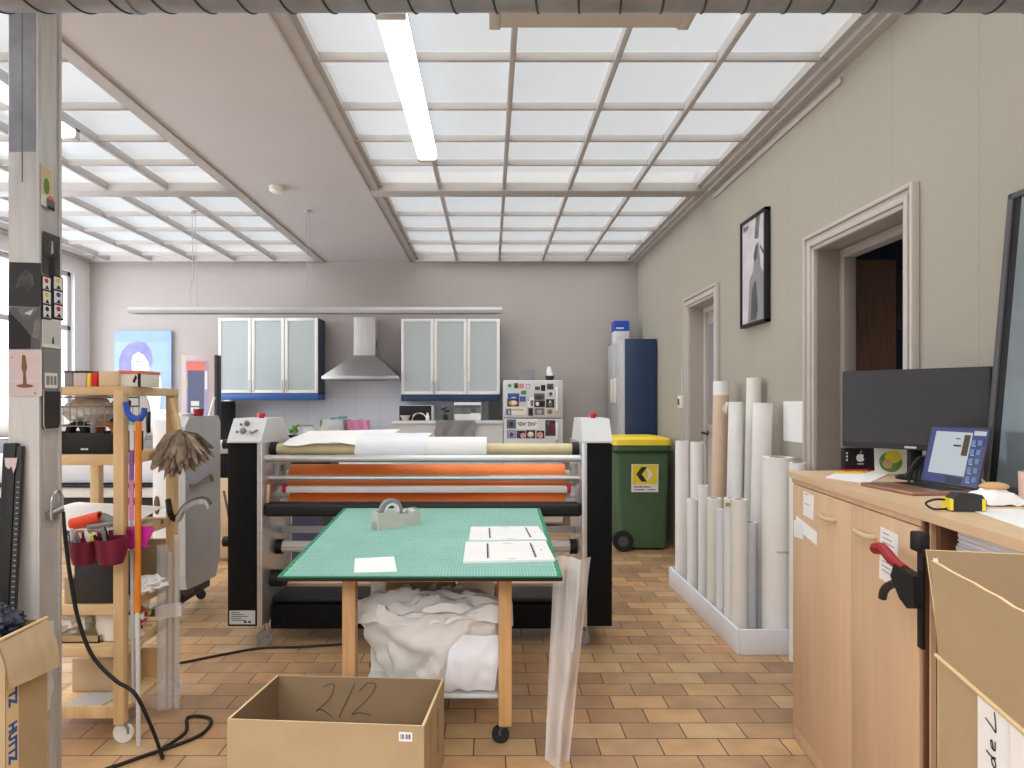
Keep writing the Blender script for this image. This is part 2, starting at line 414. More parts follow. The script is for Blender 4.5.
# left wall with two tall windows
W1 = (2.2, 4.9, 0.95, 3.0); W2 = (5.3, 7.9, 0.95, 3.0)
mb = MB()
for y0, y1, z0, z1 in ((-2.2, W1[0], 0, H), (W1[1], W2[0], 0, H), (W2[1], YB, 0, H), (W1[0], W1[1], 0, W1[2]), (W1[0], W1[1], W1[3], H), (W2[0], W2[1], 0, W2[2]), (W2[0], W2[1], W2[3], H)):
    mb.box((XL - 0.2, y0, z0), (XL, y1, z1 + (0.2 if z1 == H else 0)))
struct(mb.build('wall_left', 'wall_pale'))
for k, w in enumerate((W1, W2)):
    wd = bpy.data.objects.new('window_%d' % (k + 5), None); C.objects.link(wd); wd.location = (XL - 0.1, w[0], w[2]); wd['_w'] = tuple(wd.location); struct(wd)
    f = MB(); x0, x1 = XL - 0.12, XL - 0.05
    for yy in (w[0], (w[0] + w[1]) / 2 - 0.03, w[1] - 0.06): f.box((x0, yy, w[2]), (x1, yy + 0.06, w[3]), bev=0.006)
    for zz in (w[2], 2.30, w[3] - 0.06): f.box((x0, w[0], zz), (x1, w[1], zz + 0.06), bev=0.006)
    f.build('window_frame', 'light_grey', wd)
    MB().box((XL - 0.09, w[0], w[2]), (XL - 0.085, w[1], w[3])).build('window_pane', 'window_glass', wd)
    MB().box((XL - 0.05, w[0] - 0.05, w[2] - 0.04), (XL + 0.12, w[1] + 0.05, w[2]), bev=0.006).build('window_sill', 'trim_white', wd)
# flat ceiling: the strip between the skylights, and the ends
SX = (-2.06, -0.98)
mb = MB()
mb.box((SX[0], -0.4, H), (SX[1], YB, H + 0.2))
mb.box((XL - 0.2, -0.6, H), (XR + 0.2, -0.4, H + 0.2))
struct(mb.build('ceiling', 'plaster_white'))
# cross beam and edge trims of the skylights
BY = (5.40, 5.56)
struct(MB().box((SX[1], BY[0], H - 0.015), (XR, BY[1], H + 0.14), bev=0.006).build('trim_2', 'muntin_white'))
struct(MB().box((XL, BY[0], H - 0.015), (SX[0], BY[1], H + 0.14), bev=0.006).build('trim_3', 'muntin_white'))
def edge(name, x0, x1, steps):
    mb = MB()
    for a, c, z0 in steps: mb.box((x0 + (x1 - x0) * a, -0.4, z0), (x0 + (x1 - x0) * c, YB - 0.001, H + 0.14))
    struct(mb.build(name, 'muntin_white'))
edge('trim_4', SX[1] - 0.012, SX[1] + 0.10, ((0, 0.12, H - 0.014), (0.12, 0.72, H - 0.004), (0.72, 1, H + 0.02)))
edge('trim_5', XR - 0.14, XR - 0.0005, ((0, 0.3, H + 0.02), (0.3, 0.62, H - 0.006), (0.62, 1, H - 0.022)))
edge('trim_6', SX[0] - 0.12, SX[0] + 0.012, ((0, 0.3, H + 0.02), (0.3, 0.88, H - 0.006), (0.88, 1, H - 0.016)))
edge('trim_7', XL + 0.0005, XL + 0.10, ((0, 0.6, H - 0.01), (0.6, 1, H + 0.01)))
struct(MB().box((SX[1] + 0.05, YB - 0.09, H - 0.012), (XR - 0.05, YB - 0.001, H + 0.14), bev=0.004).build('trim_8', 'muntin_white'))
struct(MB().box((XL + 0.05, YB - 0.09, H - 0.012), (SX[0] - 0.05, YB - 0.001, H + 0.14), bev=0.004).build('trim_9', 'muntin_white'))
struct(MB().box((XR - 0.018, 3.42, H - 0.085), (XR, 5.37, H - 0.055), bev=0.004).build('trim_10', 'trim_white'))
near = [-0.15, 0.35, 0.85, 1.35, 1.86, 2.36, 2.86, 3.395, 3.96, 4.44, 4.89]
far = [6.22, 6.77, 7.33, 7.88]
def skylight(name, x0, x1, y0, y1, bars, cross):
    e = bpy.data.objects.new(name, None); C.objects.link(e); e.location = ((x0 + x1) / 2, (y0 + y1) / 2, H); e['_w'] = tuple(e.location); struct(e)
    f = MB()
    for x in bars: f.box((x - 0.015, y0, H - 0.002), (x + 0.015, y1, H + 0.06), bev=0.004)
    for y in cross:
        f.box((x0, y - 0.012, H + 0.012), (x1, y + 0.012, H + 0.062), bev=0.003)
    f.build('muntin_bars', 'muntin_white', e)
    g = MB(); ys = [y0] + list(cross) + [y1]
    for a, c in zip(ys[:-1], ys[1:]):      # each row of panes laps over the next one
        g.add([(x0, a, H + 0.075), (x1, a, H + 0.075), (x1, c, H + 0.055), (x0, c, H + 0.055)], [(0, 1, 2, 3)])
    g.build('glass_panes', 'skylight_glass', e)
rb = [-0.41, 0.115, 0.65, 1.18]; lb = [-2.65, -3.14, -3.65, -4.18, -4.70]
skylight('window_1', SX[1] + 0.05, XR - 0.06, -0.4, BY[0], rb, near)
skylight('window_2', SX[1] + 0.05, XR - 0.06, BY[1], YB - 0.05, rb, far)
skylight('window_3', XL + 0.02, SX[0] - 0.05, -0.4, BY[0], lb, near)
skylight('window_4', XL + 0.02, SX[0] - 0.05, BY[1], YB - 0.05, lb, far)

# doors in the right wall: moulded casing, reveal, what is seen inside
def door_shell(name, y0, y1, zt, rev):
    e = bpy.data.objects.new(name, None); C.objects.link(e); e.location = (XR, (y0 + y1) / 2, 0); e['_w'] = tuple(e.location); struct(e)
    c = MB()
    prof = [(0.0, 0.022), (0.018, 0.034), (0.03, 0.02), (0.05, 0.026), (0.06, 0.016), (0.10, 0.012)]   # across the casing, outside in
    for (o, t), (o2, t2) in zip([(0, 0.036), (0.02, 0.022), (0.042, 0.030), (0.07, 0.018)], [(0.02, 0), (0.042, 0), (0.07, 0), (0.092, 0)]):
        a, bb = o, o2
        c.box((XR - t, y0 - 0.092 + a, 0), (XR - 0.0005, y0 - 0.092 + bb, zt + 0.082 - a), bev=0.004)
        c.box((XR - t, y1 + 0.092 - bb, 0), (XR - 0.0005, y1 + 0.092 - a, zt + 0.082 - a), bev=0.004)
        c.box((XR - t, y0 - 0.092 + bb + 0.0002, zt + 0.082 - bb), (XR - 0.0005, y1 + 0.092 - bb - 0.0002, zt + 0.082 - a), bev=0.004)
    c.build('door_casing', 'trim_white', e)
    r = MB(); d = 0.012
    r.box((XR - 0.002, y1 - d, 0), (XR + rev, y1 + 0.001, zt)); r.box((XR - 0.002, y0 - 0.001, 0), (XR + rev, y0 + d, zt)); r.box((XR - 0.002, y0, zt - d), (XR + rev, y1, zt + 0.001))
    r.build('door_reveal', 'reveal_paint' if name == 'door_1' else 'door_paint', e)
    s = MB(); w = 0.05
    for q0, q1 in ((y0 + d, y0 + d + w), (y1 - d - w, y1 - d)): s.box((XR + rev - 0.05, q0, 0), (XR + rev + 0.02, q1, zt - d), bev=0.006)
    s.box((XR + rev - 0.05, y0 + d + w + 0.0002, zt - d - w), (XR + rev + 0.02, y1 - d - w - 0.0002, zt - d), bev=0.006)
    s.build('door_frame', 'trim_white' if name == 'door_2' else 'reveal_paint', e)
    return e
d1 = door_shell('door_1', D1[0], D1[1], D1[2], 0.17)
# room behind the first door, darkness put into its wall colour, with a brown door leaf standing inside
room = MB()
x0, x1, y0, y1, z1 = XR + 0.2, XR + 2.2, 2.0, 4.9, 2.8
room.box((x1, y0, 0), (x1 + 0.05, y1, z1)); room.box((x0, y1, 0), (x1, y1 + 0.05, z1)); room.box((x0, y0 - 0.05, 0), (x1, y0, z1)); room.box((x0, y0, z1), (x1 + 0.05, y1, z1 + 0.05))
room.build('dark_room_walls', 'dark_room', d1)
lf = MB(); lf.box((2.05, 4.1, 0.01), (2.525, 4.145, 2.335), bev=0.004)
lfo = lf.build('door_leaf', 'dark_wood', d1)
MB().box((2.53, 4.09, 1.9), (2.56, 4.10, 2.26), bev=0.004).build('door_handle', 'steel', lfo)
d2 = door_shell('door_2', D2[0], D2[1], D2[2], 0.17)
lf = MB(); xd = XR + 0.15
lf.box((xd, D2[0] + 0.02, 0.01), (xd + 0.045, D2[1] - 0.02, D2[2] - 0.02), bev=0.004)
for za, zb in ((0.2, 0.95), (1.2, 2.2)):
    for ya, yb in ((D2[0] + 0.10, D2[0] + 0.30), (D2[0] + 0.38, D2[1] - 0.1)):
        lf.box((xd - 0.008, ya - 0.02, za - 0.02), (xd + 0.002, yb + 0.02, zb + 0.02), bev=0.005)
lfo = lf.build('door_leaf', 'door_paint', d2)
g = MB()
for ya, yb in ((D2[0] + 0.10, D2[0] + 0.30), (D2[0] + 0.38, D2[1] - 0.1)): g.box((xd - 0.011, ya, 1.25), (xd - 0.0085, yb, 2.15))
g.build('door_pane', 'mid_grey', lfo)
hd = MB(); hd.cyl((xd, 6.0, 1.17), (xd - 0.05, 6.0, 1.17), 0.011, n=12); hd.tube(smooth([(xd - 0.05, 6.01, 1.17), (xd - 0.055, 5.97, 1.172), (xd - 0.052, 5.88, 1.165)]), 0.009); hd.cyl((xd - 0.004, 6.0, 1.17), (xd - 0.012, 6.0, 1.17), 0.026, n=16)
hd.build('door_handle', 'black', lfo)
# steel pillar at the left
PX0, PX1, PY0, PY1 = -1.752, -1.637, 2.40, 2.52
mb = MB()
mb.box((PX0, PY0, 0), (PX1 - 0.012, PY0 + 0.010, H + 0.02), 0, bev=0.002)
mb.box((PX0, PY1 - 0.010, 0), (PX1 - 0.012, PY1, H + 0.02), 0, bev=0.002)
mb.box((PX1 - 0.014, PY0 + 0.002, 0), (PX1 - 0.006, PY1 - 0.002, H + 0.02), 0)
mb.box((PX0 + 0.002, PY0 + 0.01, 0), (PX0 + 0.01, PY1 - 0.01, H + 0.02), 0)
mb.box((PX1 - 0.012, PY0 - 0.003, 0), (PX1, PY0 + 0.014, H + 0.02), 0, bev=0.004); mb.box((PX1 - 0.012, PY1 - 0.012, 0), (PX1 + 0.002, PY1 + 0.003, H + 0.02), 0, bev=0.004)
mb.box((PX0 + 0.05, PY0 - 0.0012, 2.25), (PX0 + 0.053, PY0 + 0.002, H), 1)
mb.box((PX0 + 0.004, PY0 - 0.001, 2.36), (PX1 - 0.014, PY0 + 0.001, H), 2)
struct(mb.build('pillar', ['brushed', 'dark_grey', 'galv']))
# baseboards on the back wall
struct(MB().box((XL, YB - 0.016, 0), (XR, YB - 0.0005, 0.09), bev=0.003).build('baseboard_back', 'trim_white'))
# ================================================================== KITCHEN ALONG THE BACK WALL
YF = 7.85
def wall_cabinet(x0, x1, zb, zt, side, trimm, label, doors):
    e = thing('wall_cabinet', ((x0 + x1) / 2, YB - 0.17, zb), label, 'kitchen cabinet', 'frosted glass wall cabinets')
    c = MB(); t = 0.018; yb = YB - 0.015
    c.box((x0, YF + 0.022, zb + 0.07), (x0 + t, yb, zt)); c.box((x1 - t, YF + 0.022, zb + 0.07), (x1, yb, zt))
    c.box((x0, YF + 0.022, zt - t), (x1, yb, zt)); c.box((x0, YF + 0.022, zb + 0.07), (x1, yb, zb + 0.088)); c.box((x0, yb - 0.01, zb + 0.07), (x1, yb, zt), 1)
    c.build('carcass', [side, 'light_grey'], e)
    p = MB(); p.box((x0, YF + 0.002, zb), (x1, YF + 0.02, zb + 0.072), bev=0.003); p.box((x1 - t, YF + 0.02, zb), (x1, yb, zb + 0.07)); p.box((x0, YF + 0.02, zb), (x0 + t, yb, zb + 0.07))
    p.build('pelmet', trimm, e)
    s = MB(); 
    for k in (1, 2): s.box((x0 + t, YF + 0.05, zb + 0.09 + (zt - zb - 0.09) * k / 3 - 0.009), (x1 - t, yb - 0.011, zb + 0.09 + (zt - zb - 0.09) * k / 3 + 0.009))
    s.build('shelf', 'mid_grey', e)
    w = (x1 - x0) / 3
    for k in range(3):
        a, b = x0 + w * k + 0.003, x0 + w * (k + 1) - 0.003; za, zz = zb + 0.08, zt
        f = MB(); q = 0.036
        for bx in (((a, za), (a + q, zz)), ((b - q, za), (b, zz)), ((a + q, za), (b - q, za + q)), ((a + q, zz - q), (b - q, zz))):
            f.box((bx[0][0], YF, bx[0][1]), (bx[1][0], YF + 0.02, bx[1][1]), bev=0.003)
        d = f.build('door', 'white', e)
        MB().box((a + q - 0.004, YF + 0.008, za + q - 0.004), (b - q + 0.004, YF + 0.013, zz - q + 0.004)).build('glass_pane', 'frosted', d)
        hx = b - 0.018 if doors[k] else a + 0.018
        h = MB(); h.tube([(hx, YF, za + 0.04), (hx, YF - 0.025, za + 0.045), (hx, YF - 0.025, za + 0.145), (hx, YF, za + 0.15)], 0.005)
        h.build('handle', 'steel', d)
    return e
wall_cabinet(-3.235, -2.046, 1.475, 2.45, 'navy', 'blue_trim', 'blue wall cabinet with three frosted glass doors left of the extractor hood', (1, 1, 0))
wall_cabinet(-1.06, 0.12, 1.46, 2.44, 'navy', 'navy', 'dark blue wall cabinet with three frosted glass doors above the microwave', (1, 0, 0))
def shelfz(zb, zt, k): return zb + 0.09 + (zt - zb - 0.09) * k / 3 + 0.0095
def dish(kind, x, k, cab, label, col, h, r, cat):
    zb, zt = (1.475, 2.45) if cab == 0 else (1.46, 2.44)
    z = shelfz(zb, zt, k); y = YF + 0.14
    if kind == 'bowl': mb = MB().lathe([(r * 0.45, 0), (r * 0.5, 0.01), (r, h), (r - 0.006, h), (r * 0.45, 0.015), (0, 0.014)], (x, y, z))
    elif kind == 'drinking_glass': mb = MB().lathe([(r * 0.8, 0), (r, h), (r - 0.004, h), (r * 0.75, 0.01), (0, 0.01)], (x, y, z), n=20)
    elif kind == 'teapot':
        mb = MB().lathe([(r * 0.6, 0), (r, h * 0.35), (r * 0.9, h * 0.65), (r * 0.5, h * 0.82), (r * 0.2, h * 0.86), (r * 0.2, h), (0, h)], (x, y, z))
        mb.tube(smooth([(x + r * 0.8, y, z + h * 0.3), (x + r * 1.3, y, z + h * 0.5), (x + r * 1.6, y, z + h * 0.8)]), 0.014)
        mb.tube(smooth([(x - r * 0.8, y, z + h * 0.7), (x - r * 1.5, y, z + h * 0.55), (x - r * 0.85, y, z + h * 0.25)]), 0.008)
    elif kind == 'plate_pile':
        mb = MB()
        for i in range(6): mb.lathe([(r * 0.5, i * h / 6), (r, i * h / 6 + 0.014), (r, i * h / 6 + 0.018), (0, i * h / 6 + 0.008)], (x, y, z))
    else: mb = MB().box((x - r, y - 0.05, z), (x + r, y + 0.08, z + h), bev=0.006)
    tag(mb.build(kind, col), label, cat, 'crockery behind the frosted doors')
dish('teapot', -2.60, 2, 0, 'white teapot seen dimly on the top shelf behind the middle frosted door', 'white', 0.16, 0.09, 'teapot')
dish('drinking_glass', -3.05, 1, 0, 'pale tall glass at the left on the middle shelf of the left wall cabinet', 'paper_cool', 0.16, 0.035, 'glass')
dish('drinking_glass', -2.95, 1, 0, 'pale tall glass at the right on the middle shelf of the left wall cabinet', 'paper_cool', 0.15, 0.035, 'glass')
dish('bowl', -2.95, 0, 0, 'wide white bowl on the bottom shelf behind the first frosted door', 'white', 0.07, 0.12, 'bowl')
dish('bowl', -2.25, 0, 0, 'white bowl on the bottom shelf behind the third frosted door', 'white', 0.08, 0.10, 'bowl')
dish('drinking_glass', -0.86, 1, 1, 'pale glass on the middle shelf behind the first door of the right wall cabinet', 'white', 0.12, 0.045, 'glass')
dish('storage_box', -0.47, 2, 1, 'pale food box on the top shelf behind the middle door of the right wall cabinet', 'pale_grey', 0.17, 0.12, 'box')
dish('storage_box', -0.13, 2, 1, 'dark box on the top shelf at the right end of the right wall cabinet', 'dark_grey', 0.17, 0.07, 'box')
dish('bowl', 0.02, 2, 1, 'pale bowl beside the dark box on the top cabinet shelf', 'white', 0.12, 0.07, 'bowl')
dish('storage_box', -0.10, 1, 1, 'grey box on the middle shelf at the right end of the right wall cabinet', 'mid_grey', 0.20, 0.09, 'box')
dish('bowl', -0.40, 0, 1, 'pinkish bowl on the bottom shelf behind the middle door', 'pink_dusty', 0.07, 0.11, 'bowl')
# extractor hood
e = thing('extractor_hood', (-1.52, YB - 0.25, 1.70), 'stainless steel chimney extractor hood between the two wall cabinets', 'extractor hood')
mb = MB(); mb.box((-1.64, YB - 0.26, 2.0), (-1.38, YB - 0.001, 2.47), bev=0.004); mb.box((-1.379, YB - 0.20, 2.10), (-1.376, YB - 0.17, 2.2), 1)
mb.build('chimney', ['brushed', 'black'], e)
mb = MB(); a = [(-1.955, 7.70), (-1.075, 7.70), (-1.075, YB - 0.001), (-1.955, YB - 0.001)]; b = [(-1.64, YB - 0.28), (-1.38, YB - 0.28), (-1.38, YB - 0.001), (-1.64, YB - 0.001)]
vs = [(x, y, 1.755) for x, y in a] + [(x, y, 2.01) for x, y in b]
mb.add(vs, [(0, 1, 5, 4), (1, 2, 6, 5), (2, 3, 7, 6), (3, 0, 4, 7), (4, 5, 6, 7), (3, 2, 1, 0)])
mb.build('canopy', 'steel', e)
mb = MB(); mb.box((-1.965, 7.69, 1.712), (-1.065, YB - 0.001, 1.756), bev=0.003); mb.box((-1.8, 7.75, 1.709), (-1.25, 8.1, 1.713), 1)
mb.build('lower_rim', ['steel', 'mid_grey'], e)
# long pendant light hung from wires
e = thing('pendant_light', (-1.58, 6.0, 2.255), 'long slim white linear lamp hanging on wires across the kitchen', 'lamp')
mb = MB(); mb.prism([(-0.05, 0.0), (0.05, 0.0), (0.06, 0.025), (0.03, 0.055), (-0.03, 0.055), (-0.06, 0.025)], -3.27, 0.11, M=frame((0, 6.0, 2.255), (0, 1, 0), (0, 0, 1)))
mb.build('lamp_body', 'light_grey', e)
mb = MB(); mb.box((-3.2, 5.965, 2.250), (0.05, 6.035, 2.2555)); mb.build('diffuser', 'mid_grey', e)
for x in (-1.66, -2.70):
    w = MB(); w.tube([(x, 6.0, 2.31), (x - 0.02, 5.97, 2.42), (x + 0.01, 5.98, 2.6), (x - 0.01, 6.0, H)], 0.0045, n=6)
    w.tube([(x + 0.03, 6.02, 2.31), (x + 0.02, 6.02, 2.7), (x + 0.02, 6.0, H - 0.002)], 0.003, n=6)
    w.cyl((x, 6.0, H - 0.02), (x, 6.0, H - 0.001), 0.03, n=14); w.build('hanging_wire', 'light_grey', e)
# counter with sink run, splash panels, and what stands on it
e = thing('kitchen_counter', (-2.2, 7.85, 0), 'white kitchen counter along the back wall under the hood', 'counter')
MB().box((-2.93, 7.57, 0.06), (-1.12, 8.16, 0.93)).build('base_unit', 'white', e)
MB().box((-2.94, 7.53, 0.93), (-1.12, 8.185, 0.965), bev=0.004).build('countertop', 'light_grey', e)
e = thing('raised_bar_counter', (-0.5, 7.75, 0), 'pale bar counter with raised back panel in front of the microwave', 'counter')
MB().box((-1.11, 7.50, 0), (0.145, 8.1, 1.20)).build('base_unit', 'pale_grey', e)
MB().box((-1.115, 7.48, 1.20), (0.147, 8.15, 1.232), bev=0.004).build('countertop', 'pale_grey', e)
e = MB(); e.grid(lambda u, v: (-0.62 + 0.45 * u + 0.01 * math.sin(9 * v), 7.474 - 0.012 * abs(math.sin(7 * u + 2 * v)) - 0.004 * nz(u, v, 1, 5), 1.235 - 0.26 * v - 0.02 * math.sin(5 * u) * v), 24, 12)
e.grid(lambda u, v: (-0.62 + 0.45 * u, 7.474 + 0.25 * v, 1.237 + 0.004 * nz(u, v, 2, 6)), 20, 8)
tag(e.build('tea_towel', 'mid_grey', weld=True), 'grey tea towel draped over the edge of the bar counter', 'towel')
e = thing('microwave', (-0.86, 7.85, 1.2335), 'black microwave standing on the bar counter below the right wall cabinet', 'microwave')
MB().box((-1.07, 7.72, 1.2335), (-0.67, 8.05, 1.412), bev=0.008).build('body', 'white', e)
mb = MB(); mb.box((-1.062, 7.708, 1.238), (-0.685, 7.719, 1.408), bev=0.004)
d = mb.build('door', 'black', e)
tag(MB().lathe([(0.03, 0), (0.045, 0.03), (0.06, 0.06), (0.055, 0.06), (0.03, 0.008), (0, 0.008)], (-0.98, 7.64, 1.2345)).build('bowl', 'pink_dusty'), 'small pinkish bowl before the microwave on the bar counter', 'bowl')
mb = MB(); mb.tube([(-0.90 + 0.0, 7.66, 1.2345 + 0.001)] + [(-0.82 + 0.085 * math.cos(a), 7.66, 1.236 + 0.085 * math.sin(a)) for a in [PI * (1 - i / 14) for i in range(15)]], 0.008)
tag(mb.build('tap_spout', 'chrome'), 'arched chrome tap spout before the black microwave', 'tap')
mb = MB(); mb.lathe([(0.02, 0), (0.022, 0.05), (0.012, 0.07), (0.012, 0.09), (0, 0.09)], (-0.725, 7.66, 1.2345), n=16)
tag(mb.build('soap_bottle', 'white'), 'small white bottle right of the chrome tap spout', 'bottle')
e = thing('coffee_machine', (-0.30, 7.8, 1.2335), 'grey and white printed carton standing under the right wall cabinet', 'carton')
e.name = 'printed_carton'
mb = MB(); mb.box((-0.42, 7.72, 1.2335), (-0.105, 7.95, 1.445), bev=0.003)
mb.box((-0.418, 7.7185, 1.31), (-0.107, 7.7199, 1.415), 1); mb.box((-0.23, 7.717, 1.24), (-0.11, 7.7184, 1.32), 2)
mb.box((-0.418, 7.7165, 1.385), (-0.107, 7.7184, 1.40), 3)
mb.build('carton_body', ['paper', 'photo_mid', 'white', 'dark_grey'], e)
mb = MB(); mb.cyl((-0.52, 7.7, 1.2335), (-0.52, 7.7, 1.30), 0.03, n=14); mb.tube(smooth([(-0.52, 7.7, 1.30), (-0.53, 7.7, 1.36), (-0.505, 7.7, 1.40)]), 0.007); mb.ball((-0.50, 7.7, 1.345), (0.034, 0.02, 0.014), 10)
mb.ball((-0.545, 7.7, 1.37), (0.03, 0.02, 0.014), 10)
tag(mb.build('small_plant', 'charcoal'), 'small dark plant in a pot between microwave and carton', 'plant')
# things on the long counter
mb = MB(); Mx = frame((-2.47, 7.65, 0.966), (1, 0, 0), (0, 1, 0)); mb.lathe([(0.09, 0), (0.10, 0.02), (0.10, 0.155), (0.094, 0.155), (0.09, 0.02), (0, 0.02)], M=Mx)
for i in range(14):
    a = PI + PI * i / 13; 
    for k in range(3): mb.box((-2.47 + 0.1005 * math.cos(a) - 0.008, 7.65 + 0.1005 * math.sin(a) - 0.004, 0.985 + 0.05 * k + 0.01 * (i % 2)), (-2.47 + 0.1005 * math.cos(a) + 0.006, 7.65 + 0.1005 * math.sin(a) + 0.004, 1.01 + 0.05 * k), 1)
tag(mb.build('patterned_pot', ['white', 'ink']), 'white pot with black pattern on the counter beside the laminator head', 'pot')
mb = MB(); mb.lathe([(0.04, 0), (0.055, 0.10), (0.05, 0.10), (0, 0.09)], (-2.30, 7.72, 0.966), n=18)
for i in range(16):
    a = i * 2.4; r = 0.02 + 0.045 * random.random(); z = 1.09 + 0.09 * random.random(); c0 = Vector((-2.30 + r * math.cos(a), 7.72 + r * math.sin(a), z))
    mb.ball(c0, (0.028, 0.022, 0.016), 8, 1)
tag(mb.build('potted_succulent', ['charcoal', 'leaf_green']), 'small green plant in a dark pot on the kitchen counter', 'plant')
mb = MB(); mb.prism([(0, 0), (0.20, 0), (0.26, 0.11), (0.17, 0.205), (0.06, 0.21), (0.09, 0.12)], -0.05, 0.05, M=frame((-2.245, 7.7, 0.966), (1, 0, 0), (0, 0, 1)))
mb.box((-2.195, 7.64, 1.175), (-2.075, 7.76, 1.182), 1)
tag(mb.build('kitchen_scale', ['pale_grey', 'mid_grey']), 'pale grey slanted kitchen scale on the counter', 'scale')
mb = MB(); mb.box((-1.965, 7.62, 0.966), (-1.70, 7.85, 1.245), bev=0.004); mb.poly([(-1.964, 7.619, 1.24), (-1.93, 7.619, 1.24), (-1.94, 7.619, 1.19), (-1.964, 7.619, 1.15)], 1)
tag(mb.build('cereal_box', ['light_grey', 'leaf_green']), 'grey carton with a green corner on the kitchen counter', 'box')
mb = MB(); mb.tube([(-1.86, 7.7, 1.256), (-1.75, 7.66, 1.268)], 0.009); mb.cyl((-1.75, 7.66, 1.268), (-1.66, 7.63, 1.274), 0.016, n=12)
tag(mb.build('screwdriver', 'teal'), 'dark green handled tool lying on top of the grey carton', 'tool')
mb = MB(); mb.grid(lambda u, v: (-1.69 + 0.27 * u, 7.70 + 0.02 * math.sin(16 * u + 3 * v), 0.966 + 0.275 * v + 0.01 * math.sin(11 * u) * v), 30, 10)
mb.grid(lambda u, v: (-1.69 + 0.27 * u, 7.80 + 0.02 * math.sin(14 * u), 0.966 + 0.27 * v), 20, 6)
tag(mb.build('tissue_pack', 'pink'), 'pink plastic tissue pack standing right of the grey carton', 'tissues')
# fridge with magnets
fx0, fx1, fy, fz = 0.152, 0.83, 7.5, 1.70
e = thing('fridge', ((fx0 + fx1) / 2, 7.82, 0), 'light grey fridge freezer covered with photographs and magnets', 'fridge')
MB().box((fx0, fy + 0.045, 0.05), (fx1, 8.12, fz), bev=0.012).build('cabinet', 'light_grey', e)
zs = 1.265
for z0, z1, nm in ((0.08, zs - 0.006, 'door'), (zs + 0.006, fz - 0.004, 'freezer_door')):
    d = MB().box((fx0, fy, z0), (fx1, fy + 0.042, z1), bev=0.012).build(nm, 'pale_grey', e)
    ha, hb = (1.02, 1.20) if nm == 'door' else (1.35, 1.60)
    MB().tube(smooth([(fx1 - 0.075, fy, hb), (fx1 - 0.072, fy - 0.035, hb - 0.02), (fx1 - 0.07, fy - 0.035, ha + 0.02), (fx1 - 0.075, fy, ha)]), 0.014, n=10).build('handle', 'white', d)
def mag(px0, py0, px1, py1, mats, polys, name, label, cat):
    x0, x1 = X(px0, fy), X(px1, fy); z0, z1 = Z(py1, fy), Z(py0, fy)
    mb = MB(); w, h = x1 - x0, z1 - z0; M = frame((x0, fy - 0.0015, z0), (1, 0, 0), (0, 0, 1))
    mb.prism(rect(0, 0, w, h), -0.001, 0.002, 0, M); 
    flat(mb, M @ Matrix.Translation((0, 0, 0.002)), polys, w, h)
    tag(mb.build(name, mats), label, cat, 'photographs and magnets on the fridge')
def pix(x, y): return 495 + x * 80 / 819, 365 + y * 75 / 768
def fr(x0, y0, x1, y1, mats, polys, name, label, cat):
    a = pix(x0, y0); b = pix(x1, y1); mag(a[0], a[1], b[0], b[1], mats, polys, name, label, cat)
pic = [(1, rect(0.1, 0.08, 0.9, 0.92)), (2, circ(0.5, 0.45, 0.25, 0.3, 14))]
fr(120, 185, 180, 235, ['paper', 'mint', 'photo_mid'], pic, 'fridge_photo', 'pale green snapshot at the top left corner of the freezer door', 'photo')
fr(195, 185, 240, 240, ['dark_grey', 'green', 'ink'], pic, 'fridge_magnet', 'dark green round-pictured magnet along the top of the freezer door', 'magnet')
fr(243, 185, 300, 245, ['paper', 'coral', 'pink'], pic, 'fridge_magnet', 'pink and coral magnet right of the dark green one', 'magnet')
fr(310, 190, 365, 245, ['paper', 'lilac', 'paper_cool'], pic, 'fridge_photo', 'pale lilac snapshot in the middle of the top row on the freezer', 'photo')
fr(400, 215, 470, 262, ['paper', 'photo_mid', 'dark_grey'], pic, 'fridge_photo', 'grey snapshot left of the black round magnet', 'photo')
fr(470, 205, 515, 265, ['ink', 'black', 'charcoal'], [(1, circ(0.5, 0.5, 0.45, 0.45))], 'fridge_magnet', 'black round magnet near the top of the freezer door', 'magnet')
fr(520, 185, 610, 258, ['paper', 'photo_mid', 'photo_dark'], pic, 'fridge_photo', 'wide grey photograph at the top right of the freezer door', 'photo')
fr(265, 262, 320, 302, ['teal', 'green', 'mint'], [(1, circ(0.5, 0.5, 0.4, 0.4))], 'fridge_magnet', 'small teal magnet above the centre of the freezer door', 'magnet')
fr(130, 290, 248, 342, ['blue', 'blue_trim', 'paper_cool'], [(1, rect(0, 0.55, 1, 1)), (2, rect(0.3, 0.1, 0.7, 0.3))], 'fridge_photo', 'bright blue postcard at the left of the freezer door', 'postcard')
fr(250, 318, 318, 378, ['lilac', 'blue', 'slate'], pic, 'fridge_photo', 'violet and blue snapshot beside the bright blue postcard', 'photo')
fr(125, 345, 245, 425, ['photo_dark', 'bread', 'paper_warm'], [(1, circ(0.5, 0.45, 0.4, 0.35)), (2, circ(0.55, 0.5, 0.22, 0.25))], 'fridge_photo', 'brown photograph with a pale round motif under the blue postcard', 'photo')
fr(130, 430, 320, 512, ['paper_warm', 'bread', 'gold'], [(1, rect(0.25, 0.55, 0.85, 0.75)), (2, rect(0.4, 0.6, 0.6, 0.85))], 'fridge_note', 'cream note with a tan motif low on the freezer door', 'note')
fr(105, 448, 165, 515, ['lilac', 'slate', 'paper_cool'], [(1, rect(0.2, 0.15, 0.45, 0.8)), (2, rect(0.55, 0.2, 0.8, 0.8))], 'fridge_photo', 'lilac sticker in the bottom left corner of the freezer door', 'sticker')
fr(330, 330, 398, 432, ['paper', 'photo_mid', 'leaf_green'], [(1, rect(0.5, 0.1, 0.9, 0.7)), (2, rect(0.05, 0.6, 0.2, 0.95))], 'fridge_photo', 'white card with grey figure at the middle of the freezer door', 'card')
